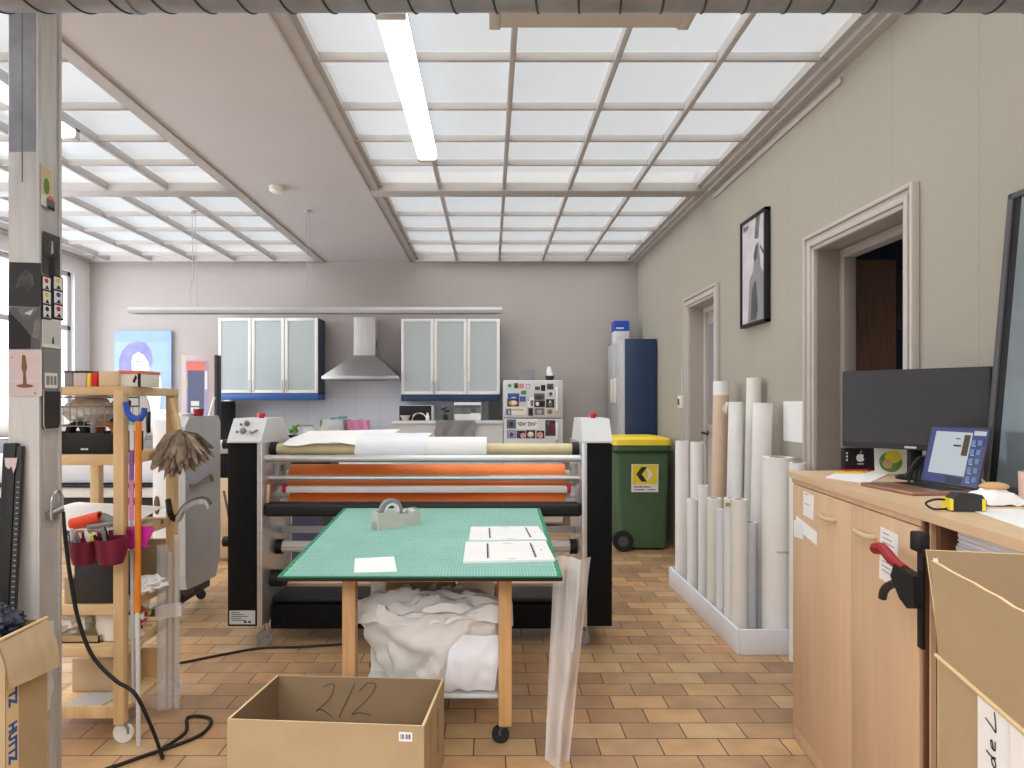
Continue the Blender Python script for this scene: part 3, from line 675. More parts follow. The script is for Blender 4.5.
fr(400, 290, 508, 358, ['photo_mid', 'photo_dark', 'mid_grey'], [(1, circ(0.5, 0.4, 0.4, 0.35))], 'fridge_photo', 'grey crowd photograph right of the white card on the freezer', 'photo')
fr(400, 362, 512, 432, ['photo_dark', 'paper', 'ink'], [(1, circ(0.3, 0.5, 0.16, 0.3)), (2, circ(0.7, 0.45, 0.2, 0.35))], 'fridge_photo', 'dark group photograph below the grey crowd photograph', 'photo')
fr(340, 440, 390, 520, ['dark_grey', 'charcoal', 'ink'], pic, 'fridge_photo', 'small dark card at the bottom middle of the freezer door', 'card')
fr(398, 438, 512, 514, ['pink_dusty', 'photo_mid', 'lilac'], pic, 'fridge_photo', 'pinkish grey photograph at the bottom of the freezer door', 'photo')
fr(522, 268, 602, 340, ['paper', 'photo_pale', 'photo_dark'], [(1, rect(0.1, 0.1, 0.9, 0.9)), (2, circ(0.6, 0.6, 0.2, 0.25))], 'fridge_photo', 'white framed snapshot beside the freezer handle', 'photo')
fr(522, 350, 606, 436, ['ink', 'photo_mid', 'paper'], [(1, circ(0.5, 0.4, 0.3, 0.4)), (2, circ(0.5, 0.7, 0.12, 0.14))], 'fridge_photo', 'black photograph of a pale figure beside the freezer handle', 'photo')
fr(522, 442, 600, 512, ['paper_warm', 'bread', 'photo_mid'], pic, 'fridge_photo', 'tan snapshot at the bottom right of the freezer door', 'photo')
fr(122, 558, 212, 650, ['dark_grey', 'slate', 'photo_dark'], pic, 'fridge_photo', 'slate grey photograph at the top left of the fridge door', 'photo')
e_ = MB(); a = pix(222, 655); b = pix(440, 552); M = frame((X(a[0], fy), fy - 0.0015, Z(a[1], fy)), (1, 0, 0), (0, 0, 1)); w, h = X(b[0], fy) - X(a[0], fy), Z(b[1], fy) - Z(a[1], fy)
e_.prism(rect(0, 0, w, h), -0.001, 0.002, 0, M)
for k, xs in enumerate((0.06, 0.52)):
    px_ = w * xs; pts = []
    for i in range(28): t = i / 27; pts.append((px_ + w * 0.38 * t + 0.006 * math.sin(t * 34), h * 0.5 + h * 0.2 * math.sin(t * 21 + k) * (1 - 0.3 * t)))
    ribbon(e_, pts, 0.007, 1, M, 0.0028)
tag(e_.build('fridge_note', ['paper', 'ink']), 'white strip with black handwriting at the top of the fridge door', 'note', 'photographs and magnets on the fridge')
fr(515, 565, 618, 725, ['photo_dark', 'maroon', 'photo_mid'], [(1, rect(0.35, 0.1, 0.75, 0.95)), (2, circ(0.3, 0.8, 0.15, 0.12))], 'fridge_photo', 'tall dark red photograph at the right of the fridge door', 'photo')
fr(125, 668, 212, 750, ['slate', 'lilac', 'dark_grey'], pic, 'fridge_photo', 'slate blue photograph below the slate grey one on the fridge door', 'photo')
fr(222, 672, 312, 750, ['photo_dark', 'pink', 'skin'], [(1, circ(0.7, 0.35, 0.3, 0.35)), (2, circ(0.7, 0.5, 0.15, 0.2))], 'fridge_photo', 'portrait with a pink dress, first of the three below the handwritten strip', 'photo')
fr(318, 668, 412, 750, ['ink', 'skin', 'paper_warm'], [(1, circ(0.5, 0.45, 0.38, 0.38)), (2, circ(0.5, 0.55, 0.26, 0.26))], 'fridge_photo', 'close portrait of a pale face, middle of the three below the handwritten strip', 'photo')
fr(425, 672, 505, 750, ['ink', 'skin', 'pink'], [(1, circ(0.45, 0.45, 0.4, 0.4)), (2, circ(0.5, 0.2, 0.3, 0.2))], 'fridge_photo', 'portrait, last of the three below the handwritten strip', 'photo')
tag(MB().box((0.31, 7.66, fz + 0.001), (0.52, 7.8, fz + 0.125), bev=0.003).build('grey_box', 'mid_grey'), 'dark grey box lying on top of the fridge', 'box')
e = thing('wrapped_plant', (0.70, 7.72, fz + 0.001), 'dark pot with a white crumpled wrap on top of the fridge', 'plant pot')
MB().lathe([(0.04, 0), (0.055, 0.055), (0.05, 0.055), (0, 0.05)], (0.70, 7.72, fz + 0.001), n=20).build('pot', 'charcoal', e)
mb = MB(); mb.grid(lambda u, v: (0.70 + (0.035 + 0.02 * math.sin(5 * u * 2 * PI) * v) * math.cos(2 * PI * u) * (1.15 - v * 0.8) - 0.01 * v, 7.72 + 0.04 * math.sin(2 * PI * u) * (1.15 - v * 0.8), fz + 0.056 + 0.10 * v + 0.012 * math.sin(u * 19) * v), 24, 8)
mb.build('wrap', 'paper', e)
# tall blue cabinet in the corner: grey doors face the room
bx0, bx1, by0, by1, bz = 1.475, 1.818, 7.2, 8.15, 2.14
e = thing('tall_cabinet', ((bx0 + bx1) / 2, (by0 + by1) / 2, 0), 'tall navy blue cabinet with grey doors in the far corner', 'cabinet')
MB().box((bx0, by0, 0), (bx1, by1, bz), bev=0.004).build('carcass', 'navy', e)
for y0, y1, hy in ((by0 + 0.002, by0 + 0.47, by0 + 0.36), (by0 + 0.475, by1, by0 + 0.57)):
    d = MB().box((bx0 - 0.022, y0, 0.06), (bx0 - 0.001, y1, bz - 0.005), bev=0.004).build('door', 'light_grey', e)
    mb = MB(); mb.box((bx0 - 0.055, hy, 1.44), (bx0 - 0.022, hy + 0.03, 1.72), bev=0.008); mb.build('handle', 'paper_warm', d)
mb = MB(); mb.box((1.485, 7.85, bz + 0.001), (1.655, 8.06, bz + 0.275), bev=0.002); mb.box((1.484, 7.8485, bz + 0.155), (1.656, 7.85, bz + 0.276), 1); mb.box((1.4835, 7.85, bz + 0.155), (1.485, 8.06, bz + 0.276), 1); mb.box((1.50, 7.8475, bz + 0.18), (1.59, 7.8486, bz + 0.197), 2)
tag(mb.build('storage_carton', ['paper_cool', 'blue', 'paper']), 'white and blue carton on top of the tall navy cabinet', 'box')
# blue portrait canvas and grey display board, at the left of the back wall
mat('sky_pale', (150, 178, 226), 0.6)
cx0, cx1, cz0, cz1 = -4.64, -3.94, 1.36, 2.33; cy = YB - 0.045
e = MB(); e.box((cx0, cy, cz0), (cx1, YB - 0.002, cz1), 0)
M = frame((cx0, cy - 0.0004, cz0), (1, 0, 0), (0, 0, 1)); w, h = cx1 - cx0, cz1 - cz0; LFT = lambda pts: [(x, y + 0.11 if y > 0.01 else y) for x, y in pts]
hair = [(0.08, 0.52), (0.14, 0.64), (0.25, 0.72), (0.4, 0.76), (0.54, 0.74), (0.64, 0.64), (0.68, 0.5), (0.62, 0.4), (0.55, 0.28), (0.4, 0.2), (0.2, 0.22), (0.08, 0.35)]
face = [(0.26, 0.5), (0.29, 0.58), (0.38, 0.62), (0.48, 0.58), (0.57, 0.48), (0.58, 0.4), (0.55, 0.32), (0.62, 0.26), (0.62, 0.0), (0.3, 0.0), (0.34, 0.24), (0.28, 0.34)]
shoulder = [(0.56, 0.0), (0.57, 0.22), (0.62, 0.30), (0.72, 0.33), (0.82, 0.30), (0.84, 0.2), (0.80, 0.0)]
flat(e, M, [(2, rect(0, 0.86, 1, 1)), (1, LFT(hair)), (3, [(x + 0.04, y) for x, y in LFT(face)]), (3, LFT(shoulder)), (2, LFT([(0.36, 0.49), (0.40, 0.515), (0.46, 0.50), (0.46, 0.485), (0.40, 0.49)])), (1, LFT([(0.40, 0.37), (0.46, 0.38), (0.5, 0.36), (0.45, 0.345)]))], w, h)
tag(e.build('portrait_painting', ['sky_blue', 'hair_violet', 'sky_pale', 'face_white']), 'light blue canvas painting of a pale face with violet hair', 'painting')
e = thing('display_board', (-3.0, 6.85, 0), 'pinkish grey tall display board with coral and slate panels', 'display board')
ux0, ux1, uz = -3.18, -2.84, 1.935
MB().box((ux0, 6.8, 0), (ux1, 6.9, uz), bev=0.004).build('board', 'pink_dusty', e)
MB().box((ux1 + 0.001, 6.80, 0), (ux1 + 0.03, 6.9, uz), bev=0.003).build('side_edge', 'charcoal', e)
mb = MB(); M = frame((ux0, 6.7992, 0), (1, 0, 0), (0, 0, 1))
flat(mb, M, [(3, rect(0.05, 1.2, 0.28, 1.875)), (1, rect(0.065, 1.2, 0.235, 1.78)), (0, rect(0.055, 1.775, 0.25, 1.865)), (2, rect(0.245, 1.58, 0.27, 1.77)), (4, rect(0.055, 1.60, 0.065, 1.70)), (2, rect(0.10, 1.41, 0.185, 1.46)), (2, rect(0.10, 1.33, 0.185, 1.395))])
mb.build('printed_panel', ['coral', 'slate', 'white', 'lilac', 'yellow'], e)
mb = MB(); mb.tube([(-2.86, 6.55, 1.06), (-2.755, 6.6, 1.50)], 0.013); mb.tube([(-2.86, 6.55, 1.06), (-2.90, 6.5, 0.0)], 0.013)
tag(mb.build('white_stick', 'white'), 'thin white stick leaning behind the grey printer panel', 'stick')
mb = MB(); mb.box((-3.30, 7.5, 0), (-3.14, 8.15, 1.46), bev=0.01)  # dark block put in as the darkness of the gap here
tag(mb.build('dark_gap_block', 'charcoal'), 'dark block in place of the dark gap under the left wall cabinet', 'cabinet')
# smoke detector, switch, thermostat conduit, wall paper sheet
mb = MB(); mb.lathe([(0.0, -0.045), (0.045, -0.045), (0.06, -0.03), (0.062, 0.0)], (X(277, 5.34), 5.34, H - 0.0005), n=28); mb.lathe([(0.0, -0.05), (0.02, -0.05), (0.025, -0.044)], (X(277, 5.34), 5.34, H - 0.0005), n=16)
tag(mb.build('smoke_detector', 'white'), 'round white smoke detector on the flat ceiling strip', 'smoke detector')
e = thing('light_switch', (XR, 6.24, 1.42), 'white light switch with a conduit beside the far doorway', 'switch')
mb = MB(); mb.box((XR - 0.045, 6.19, 1.39), (XR - 0.001, 6.29, 1.51), bev=0.008); mb.build('switch_box', 'white', e)
mb = MB(); mb.box((XR - 0.052, 6.215, 1.42), (XR - 0.0455, 6.265, 1.48), 0, bev=0.003); mb.build('rocker', 'dark_grey', e)
mb = MB(); mb.cyl((XR - 0.012, 6.24, 1.51), (XR - 0.012, 6.24, 1.78), 0.01, n=10); mb.cyl((XR - 0.012, 6.24, 1.0), (XR - 0.012, 6.24, 1.39), 0.01, n=10); mb.build('conduit', 'light_grey', e)
mb = MB(); mb.box((XR - 0.003, 3.86, 1.21), (XR - 0.001, 4.11, 1.455))
tag(mb.build('paper_sheet', 'paper'), 'white sheet of paper taped to the wall beside the near doorway', 'paper')
# framed black and white photograph on the right wall
e = thing('framed_photograph', (XR, 4.51, 1.97), 'framed black and white photograph of a figure hung high on the wall', 'picture')
y0, y1, z0, z1 = 4.30, 4.73, 1.975, 2.725
f = MB(); q = 0.022
for a, b in (((y0, z0), (y0 + q, z1)), ((y1 - q, z0), (y1, z1)), ((y0, z0), (y1, z0 + q)), ((y0, z1 - q), (y1, z1))): f.box((XR - 0.04, a[0], a[1]), (XR - 0.001, b[0], b[1]), bev=0.002)
f.build('picture_frame', 'black', e)
mb = MB(); M = frame((XR - 0.028, y1 - q, z0 + q), (0, -1, 0), (0, 0, 1)); w, h = y1 - y0 - 2 * q, z1 - z0 - 2 * q
mb.box((XR - 0.027, y0 + 0.01, z0 + 0.01), (XR - 0.005, y1 - 0.01, z1 - 0.01))
flat(mb, M, [(0, rect(0, 0, 1, 1)), (2, [(0.25, 0), (0.3, 0.2), (0.33, 0.42), (0.5, 0.5), (0.52, 0.62), (0.6, 0.74), (0.72, 0.75), (0.78, 0.62), (0.82, 0.5), (1, 0.4), (1, 0)]), (1, [(0.55, 0.8), (0.62, 1.0), (0.8, 1.0), (0.72, 0.78)]), (1, [(0.05, 0.97), (0.3, 0.97), (0.28, 0.93), (0.05, 0.92)]), (3, [(0.52, 0.64), (0.6, 0.72), (0.7, 0.72), (0.66, 0.6), (0.55, 0.58)]), (3, [(0.8, 0.72), (0.97, 0.62), (0.95, 0.6), (0.8, 0.69)]), (3, [(0.4, 0.02), (0.45, 0.3), (0.6, 0.4), (0.7, 0.1), (0.6, 0.02)])], w, h)
mb.build('photograph', ['photo_pale', 'photo_mid', 'mid_grey', 'dark_grey'], e)
MB().box((XR - 0.032, y0 + q, z0 + q), (XR - 0.031, y1 - q, z1 - q)).build('glass', 'glass_thin', e) if 'glass_thin' in MATS else None
# ================================================================== WIDE LAMINATOR
YL = 3.84
lam = thing('laminator', (-0.4, 4.1, 0), 'wide black and silver roll laminator with orange rollers behind the cutting table', 'laminator')
LXi, RXi = -1.325, 0.535
for s, (a, b) in enumerate(((-1.356, LXi), (RXi, 0.566))):
    MB().box((a, YL, 0.14), (b, 4.40, 1.212), bev=0.003).build('side_plate', 'alu', lam)
for s, (a, b) in enumerate(((-1.53, -1.3565), (0.5665, 0.712))):
    mb = MB(); mb.box((a, YL + 0.006, 0.142), (b, 4.38, 1.208), bev=0.006); cv = mb.build('side_cover', 'black_matte', lam)
    if s == 0:
        st = MB(); M = frame((a + 0.012, YL + 0.0055, 0.155), (1, 0, 0), (0, 0, 1)); st.prism(rect(0, 0, 0.15, 0.08), 0, 0.001, 0, M)
        for k in range(5): st.add([(0.012, 0.066 - 0.011 * k, 0.0016), (0.06 + 0.06 * ((k * 37) % 5) / 5, 0.066 - 0.011 * k, 0.0016), (0.06 + 0.06 * ((k * 37) % 5) / 5, 0.070 - 0.011 * k, 0.0016), (0.012, 0.070 - 0.011 * k, 0.0016)], [(0, 1, 2, 3)], 1, M)
        for k in (0, 1): st.add([(x, y, 0.0016) for x, y in rect(0.085 + 0.025 * k, 0.008, 0.10 + 0.025 * k, 0.02)], [(0, 1, 2, 3)], 1, M)
        st.build('rating_label', ['light_grey', 'ink'], cv)
def head(x0, x1, dials):
    ins = 0.01
    h = MB(frame((0, 0, 0), (0, 1, 0), (0, 0, 1)))     # local x = world y, local y = world z, local z = world x
    prof = [(YL - 0.004, 1.212), (YL - 0.004, 1.222), (YL + 0.10, 1.352), (YL + 0.40, 1.352), (YL + 0.52, 1.23), (YL + 0.52, 1.212)]
    h.prism(prof, x0 + 0.001, x1, 0)
    ob = h.build('control_head', 'pale_grey', lam)
    Mf = frame((x0, YL - 0.004, 1.222), (1, 0, 0), (0, 0.104, 0.13))
    if dials:
        for (px, py, r) in ((0.09, 0.125, 0.017), (0.08, 0.07, 0.019)):
            MB(Mf).cyl((px, py, 0), (px, py, 0.012), r, n=20).cyl((px, py, 0.012), (px, py, 0.02), r * 0.7, n=20).box((px - 0.003, py - r * 0.6, 0.02), (px + 0.003, py + r * 0.6, 0.024)).build('dial', 'mid_grey', ob)
        for (px, py) in ((0.055, 0.12), (0.045, 0.065)): MB(Mf).cyl((px, py, 0), (px, py, 0.006), 0.007, n=12).build('button', 'dark_grey', ob)
        MB(Mf).tube(smooth([(0.12, 0.07, 0.004), (0.125, 0.055, 0.012), (0.14, 0.052, 0.014), (0.155, 0.065, 0.012), (0.16, 0.078, 0.004)]), 0.006).build('grab_handle', 'mid_grey', ob)
    xc = x1 - 0.055 if dials else x0 + 0.085
    MB().cyl((xc, YL + 0.16, 1.352), (xc, YL + 0.16, 1.362), 0.016, n=16).cyl((xc, YL + 0.16, 1.362), (xc, YL + 0.16, 1.382), 0.025, 0.022, n=20).build('emergency_stop', 'red', ob)
head(-1.53, -1.33, True); head(0.54, 0.712, False)
def roller(name, y, z, r, x0, x1, m, extra=None):
    o = MB().cyl((x0, y, z), (x1, y, z), r, n=40).build(name, m, lam); return o
# supply shaft with chucks
yt, zt = 4.0, 1.165
sh = roller('supply_shaft', yt, zt, 0.034, -1.285, 0.495, 'gold')
for a, b in ((LXi, -1.285), (0.495, RXi)):
    MB().cyl((a, yt, zt), (b, yt, zt), 0.043, n=24).build('chuck', 'black', lam)
roller('upper_bar', 3.91, 1.115, 0.022, LXi, RXi, 'alu')
roller('orange_roller', 4.22, 0.965, 0.088, -1.265, 0.475, 'orange_roll'); roller('orange_roller', 4.20, 0.808, 0.066, -1.265, 0.475, 'orange_roll')
for y, z, r in ((4.22, 0.965, 0.05), (4.20, 0.808, 0.045)):
    for a, b in ((LXi, -1.2655), (0.4755, RXi)): MB().cyl((a, y, z), (b, y, z), r, n=24).build('roller_end', 'pale_grey', lam)
roller('guide_bar', 3.97, 0.993, 0.017, LXi, RXi, 'alu')
mb = MB(); mb.box((-1.24, 4.0, 0.898), (0.47, 4.05, 0.938), bev=0.008); gt = mb.build('guard_bar', 'white', lam)
for x in (-1.25, 0.48): MB().box((x - 0.012, 4.0, 0.90), (x + 0.012, 4.04, 0.955), bev=0.006).build('red_stop', 'red', gt)
mb = MB(); mb.box((LXi, 3.85, 0.778), (RXi, 3.95, 0.858), bev=0.022, seg=4); mb.build('nip_cover', 'black', lam)
mb = MB(); mb.box((LXi, 4.18, 0.62), (RXi, 4.20, 0.662), bev=0.004); mb.build('lower_rail', 'light_grey', lam)
roller('rewind_shaft', 4.1, 0.553, 0.034, -1.285, 0.495, 'white')
MB().box((-1.285, 4.064, 0.549), (0.495, 4.0665, 0.560)).build('shaft_stripe', 'gold', lam)
for a, b in ((LXi, -1.285), (0.495, RXi)): MB().cyl((a, 4.1, 0.553), (b, 4.1, 0.553), 0.046, n=24).build('chuck', 'black', lam)
for a, b in ((LXi, -1.24), (0.45, RXi)): MB().cyl((a, 4.0, 0.385), (b, 4.0, 0.385), 0.05, n=24).build('chuck', 'black', lam)
for (ya, yb, za, zb, nm, m) in ((4.30, 4.36, 0.21, 0.27, 'cross_beam', 'tan_light'), (3.98, 4.28, 0.08, 0.225, 'dust_trough', 'black_matte')):
    MB().box((LXi, ya, za), (RXi, yb, zb), bev=0.008).build(nm, m, lam)
MB().box((LXi, 4.0, 0.232), (RXi, 4.26, 0.262), bev=0.01).build('trough_lid', 'black', lam)
for (y, z) in ((3.93, 1.20), (3.93, 0.62)):
    MB().cyl((-1.53, y, z), (-1.548, y, z), 0.012, n=14).cyl((-1.548, y, z), (-1.585, y, z), 0.03, n=22).build('side_knob', 'black', lam)
def caster(x, y, h, r, parent, m_wheel='rubber', m_fork='steel', ang=0.5):
    """swivel caster: plate, fork, wheel"""
    c = MB(); c.box((x - 0.025, y - 0.025, h - 0.006), (x + 0.025, y + 0.025, h), bev=0.002)
    dx, dy = math.cos(ang), math.sin(ang); ox, oy = x + dx * 0.015, y + dy * 0.015
    for s in (-1, 1):
        nx, ny = -dy * 0.017 * s, dx * 0.017 * s
        c.tube([(x + nx * 0.8, y + ny * 0.8, h - 0.005), (ox + nx, oy + ny, h - 0.03), (ox + nx, oy + ny, r)], 0.006, n=6)
    k = c.build('caster', m_fork, parent)
    MB().cyl((ox - -dy * -0.012, oy - dx * 0.012, r), (ox + -dy * 0.012, oy + dx * 0.012, r), r, n=24).build('wheel', m_wheel, k)
for x in (-1.345, 0.552):
    for y in (3.93, 4.32): caster(x, y, 0.14, 0.045, lam, 'mid_grey', 'chrome', 0.9)
# small fittings on the inner plates
mb = MB()
for x, s in ((LXi, 1), (RXi, -1)):
    mb.box((x, 4.02, 0.985), (x + s * 0.03, 4.16, 1.09), 0, bev=0.004); mb.box((x, 4.0, 0.84), (x + s * 0.045, 4.1, 0.95), 0, bev=0.006)
    mb.cyl((x, 3.9, 0.93), (x + s * 0.02, 3.9, 0.93), 0.022, n=16, m=1)
lmb = MB()
for k, (x, s) in enumerate(((LXi, 1), (RXi, -1))):
    b = MB(); b.box((x, 4.05, 1.00), (x + s * 0.03, 4.20, 1.075), 0, bev=0.004); b.box((x + s * 0.0305, 4.08, 1.02), (x + s * 0.032, 4.15, 1.06), 1); b.build('bearing_block', ['light_grey', 'leaf_green'], lam)
    b = MB(); b.tube(smooth([(x + s * 0.012, 3.90, 0.80), (x + s * 0.014, 3.89, 0.86), (x + s * 0.02, 3.885, 0.92), (x + s * 0.016, 3.90, 0.96)]), [0.010] * 24 + [0.012]) ; b.build('lever', 'tan_light' if k == 0 else 'mid_grey', lam)
# white film roll on the shaft, loose sheets over the top
mb = MB(); mb.pipe((-0.80, yt, zt), (-0.02, yt, zt), 0.074, 0.036, m=0, mcore=0)
tag(mb.build('film_roll', 'paper'), 'white roll of film on the top shaft of the laminator', 'paper roll')
def sheet1(u, v):
    x = -1.24 + 0.60 * u; y = 3.935 + 0.40 * v
    z = 1.214 + 0.045 * v + 0.012 * u * v - 0.020 * max(0, 1 - v * 4) * (1 + math.sin(9 * u + 0.5)) * 0.6 + 0.006 * nz(u * 3, v * 2, 1)
    return (x + 0.05 * v, y, z)
mb = MB(); mb.grid(sheet1, 30, 12)
tag(mb.build('loose_sheet', 'paper'), 'loose white sheet lying curled on top of the laminator, left of the film roll', 'paper')
def sheet2(u, v):
    a = math.radians(150 - 165 * v); r = 0.079 + 0.003 * nz(u * 4, v * 3, 2) + 0.002 * u
    return (-0.80 + 0.42 * u + 0.03 * math.sin(4 * v), yt - r * math.cos(math.radians(180) - a) if False else yt + r * math.cos(a) * 1.0 * -1 * -1, zt + r * math.sin(a)) if False else (-0.79 + 0.40 * u - 0.02 * v, yt + 0.16 * (1 - v) - 0.08 - 0.0 if v < 0.45 else yt - r * math.sin((v - 0.45) / 0.55 * 1.9 + 0.1), (zt + r + 0.0015) if v < 0.45 else zt + r * math.cos((v - 0.45) / 0.55 * 1.9))
mb = MB(); 
def sheet2(u, v):
    r = 0.0785 + 0.003 * nz(u * 4, v * 3, 2); x = -0.78 + 0.42 * u - 0.03 * v
    if v < 0.4: return (x, yt + 0.15 * (1 - v / 0.4), zt + r + 0.012 * (1 - v / 0.4))
    a = (v - 0.4) / 0.6 * 2.2; return (x, yt - r * math.sin(a), zt + r * math.cos(a))
mb.grid(sheet2, 20, 20)
tag(mb.build('crinkled_film', 'paper_cool'), 'crinkled translucent film hanging over the white film roll', 'film')
# things seen past the laminator
e = thing('plotter', (-1.6, 5.1, 0), 'white and black plotter seen between grey printer and laminator', 'plotter')
MB().box((-2.12, 4.95, 0.88), (-1.2, 5.25, 1.06), bev=0.01).build('body', 'black', e)
MB().box((-2.14, 4.93, 1.061), (-1.2, 5.27, 1.15), bev=0.02).build('cover', 'white', e)
for x in (-1.7, -1.25): MB().box((x - 0.03, 5.05, 0), (x + 0.03, 5.15, 0.88)).build('leg', 'dark_grey', e)
e = thing('wooden_cupboard', (-2.3, 6.2, 0), 'orange wooden cupboard seen in the gap left of the laminator', 'cupboard')
MB().box((-2.62, 6.02, 0), (-2.18, 6.5, 0.77), bev=0.004).build('cupboard_body', 'card_light', e)
MB().box((-2.605, 6.0, 0.03), (-2.195, 6.018, 0.755), bev=0.003).build('door', 'tan_light', e)
mb = MB(); mb.tube([(-2.12, 5.6, 0.01), (-2.36, 5.85, 0.66)], 0.011); tag(mb.build('wooden_stick', 'brown'), 'thin brown stick leaning before the orange wooden cupboard', 'stick')
e = thing('grey_cabinet', (-1.32, 5.4, 0), 'grey metal cabinet visible below the rollers behind the laminator', 'cabinet')
MB().box((-1.6, 5.32, 0), (-1.03, 5.7, 0.86), bev=0.004).build('cabinet_body', 'mid_grey', e)
for x0, x1, m in ((-1.59, -1.325, 'slate'), (-1.315, -1.04, 'light_grey')): MB().box((x0, 5.30, 0.02), (x1, 5.319, 0.85), bev=0.003).build('door', m, e)

# ================================================================== CUTTING TABLE
TA = P(280, 577, 2.6); TB = P(560, 576, 2.6)
TC = P(540, 508, 3.785); TD = P(348, 508, 3.785)
tc = (TA + TB) / 2; tf = (TC + TD) / 2; ud = (tf - tc); TL = ud.length
TM = frame((TA + TB) / 2, (1, 0, 0), ud); TW = (TB - TA).length * 1.02
def tab(px, py):
    """point on the sloping table top (local coordinates) seen at a picture position"""
    o = Vector((0, 0, CAMZ)); d = Vector(((px - CX) / FOC, 1, -(py - CY) / FOC)); n = TM.to_3x3() @ Vector((0, 0, 1)); p0 = TM.translation
    t = (p0 - o).dot(n) / d.dot(n); return TM.inverted() @ (o + d * t)
table = thing('cutting_table', (-0.3, 3.2, 0), 'wooden cutting table on casters with a green cutting mat', 'table')
mb = MB(TM); mb.box((-TW / 2, 0, -0.020), (TW / 2, TL, -0.004), bev=0.002); mb.build('table_top', 'black', table)
m, nt, n, b = node_mat('mat_green'); Lk = nt.links.new
tcn = n.new('ShaderNodeTexCoord'); br = n.new('ShaderNodeTexBrick'); Lk(tcn.outputs['Object'], br.inputs['Vector'])
br.offset = 0; br.inputs['Scale'].default_value = 1; br.inputs['Brick Width'].default_value = 0.0125; br.inputs['Row Height'].default_value = 0.05; br.inputs['Mortar Size'].default_value = 0.0007; br.inputs['Mortar Smooth'].default_value = 0
br.inputs['Color1'].default_value = rgb(126, 180, 166); br.inputs['Color2'].default_value = rgb(120, 175, 161); br.inputs['Mortar'].default_value = rgb(176, 212, 203)
nn = n.new('ShaderNodeTexNoise'); nn.inputs['Scale'].default_value = 4; nn.inputs['Detail'].default_value = 6; Lk(tcn.outputs['Object'], nn.inputs['Vector'])
mxx = n.new('ShaderNodeMix'); mxx.data_type = 'RGBA'; mxx.blend_type = 'SOFT_LIGHT'; mxx.inputs['Factor'].default_value = 0.35; Lk(br.outputs['Color'], mxx.inputs[6]); Lk(nn.outputs['Fac'], mxx.inputs[7])
Lk(mxx.outputs[2], b.inputs['Base Color']); b.inputs['Roughness'].default_value = 0.5
mat('mat_border', (40, 132, 96), 0.5)
mb = MB(TM); mb.box((-TW / 2, 0.0, -0.004), (TW / 2, TL, 0), 1); mb.box((-TW / 2 + 0.022, 0.006, -0.001), (TW / 2 - 0.022, TL - 0.012, 0.0006), 0)
for x in (-TW / 2 + 0.022, TW / 2 - 0.024): mb.box((x, 0.006, 0.0004), (x + 0.002, TL - 0.012, 0.0009), 2)
for i in range(1, 24):
    for s in (-1, 1): mb.box((s * (TW / 2 - 0.018) - 0.004, 0.05 * i - 0.0015, 0.0002), (s * (TW / 2 - 0.018) + 0.004, 0.05 * i + 0.0015, 0.0009), 2)
mb.build('cutting_mat', ['mat_green', 'mat_border', 'mat_line'], table)
for (x, y, c) in ((-0.594, 2.80, 1), (0.064, 2.80, 1), (-0.594, 3.55, 0), (0.064, 3.55, 0)):
    zt_ = 0.745 if c else 0.79
    lg = MB().box((x - 0.028, y - 0.028, 0.085), (x + 0.028, y + 0.028, zt_), bev=0.004).build('leg', 'leg_wood', table)
    caster(x, y, 0.0845, 0.037, lg, 'rubber', 'dark_grey', 2.4)
for (a, b) in (((-0.566, 2.785, 0.69), (0.036, 2.815, 0.745)), ((-0.566, 3.535, 0.73), (0.036, 3.565, 0.79)), ((-0.609, 2.83, 0.69), (-0.579, 3.52, 0.75)), ((0.049, 2.83, 0.69), (0.079, 3.52, 0.75))):
    MB().box(a, b, bev=0.003).build('apron', 'leg_wood', table)
MB().box((-0.565, 2.86, 0.165), (0.035, 3.52, 0.183), bev=0.003).build('lower_shelf', 'pale_grey', table)
# what is kept under the table
mb = MB(); mb.box((-0.56, 3.10, 0.184), (-0.49, 3.12, 0.70)); tag(mb.build('pale_board', 'paper_warm'), 'pale narrow board standing beside the left table leg below the mat', 'board')
mb = MB(); mb.box((-0.53, 3.2, 0.185), (-0.18, 3.48, 0.66), bev=0.004); tag(mb.build('cardboard_carton', 'card'), 'brown carton standing on the lower shelf of the cutting table', 'box')
mb = MB(); mb.box((-0.16, 3.25, 0.185), (0.02, 3.48, 0.67), bev=0.004); tag(mb.build('white_carton', 'paper_warm'), 'white carton next to the brown carton below the cutting table', 'box')
# big crumpled sack of waste film
def sack(u, v):
    a = 2 * PI * u
    top = v
    rx = 0.17 + 0.155 * min(1, top * 1.35) ** 0.8; ry = 0.10 + 0.05 * min(1, top * 1.5)
    f = 0.035 * nz(3 * math.cos(a), 3 * math.sin(a), v * 3) + 0.02 * nz(7 * math.cos(a), 7 * math.sin(a), v * 6 + 4)
    z = 0.195 + 0.355 * v + 0.06 * nz(2 * math.cos(a), 2 * math.sin(a), 5) * v
    if v > 0.98: z -= 0.01
    return (-0.27 + 0.02 * v + (rx + f) * math.cos(a), 2.985 + (ry + f) * math.sin(a), z - 0.06 * v * math.cos(a) * 0)
mb = MB(); mb.grid(sack, 72, 28)
mb.grid(lambda u, v: (-0.25 + (0.325 * (1 - v * 0.9)) * math.cos(2 * PI * u), 2.985 + (0.15 * (1 - v * 0.9)) * math.sin(2 * PI * u), 0.54 + 0.05 * math.sin(v * 2.5) + 0.05 * nz(3 * math.cos(2 * PI * u), 3 * math.sin(2 * PI * u), v * 4)), 48, 10)
tag(mb.build('waste_film_sack', 'crumple', weld=True), 'large crumpled heap of whitish film bulging below the cutting table', 'film heap')
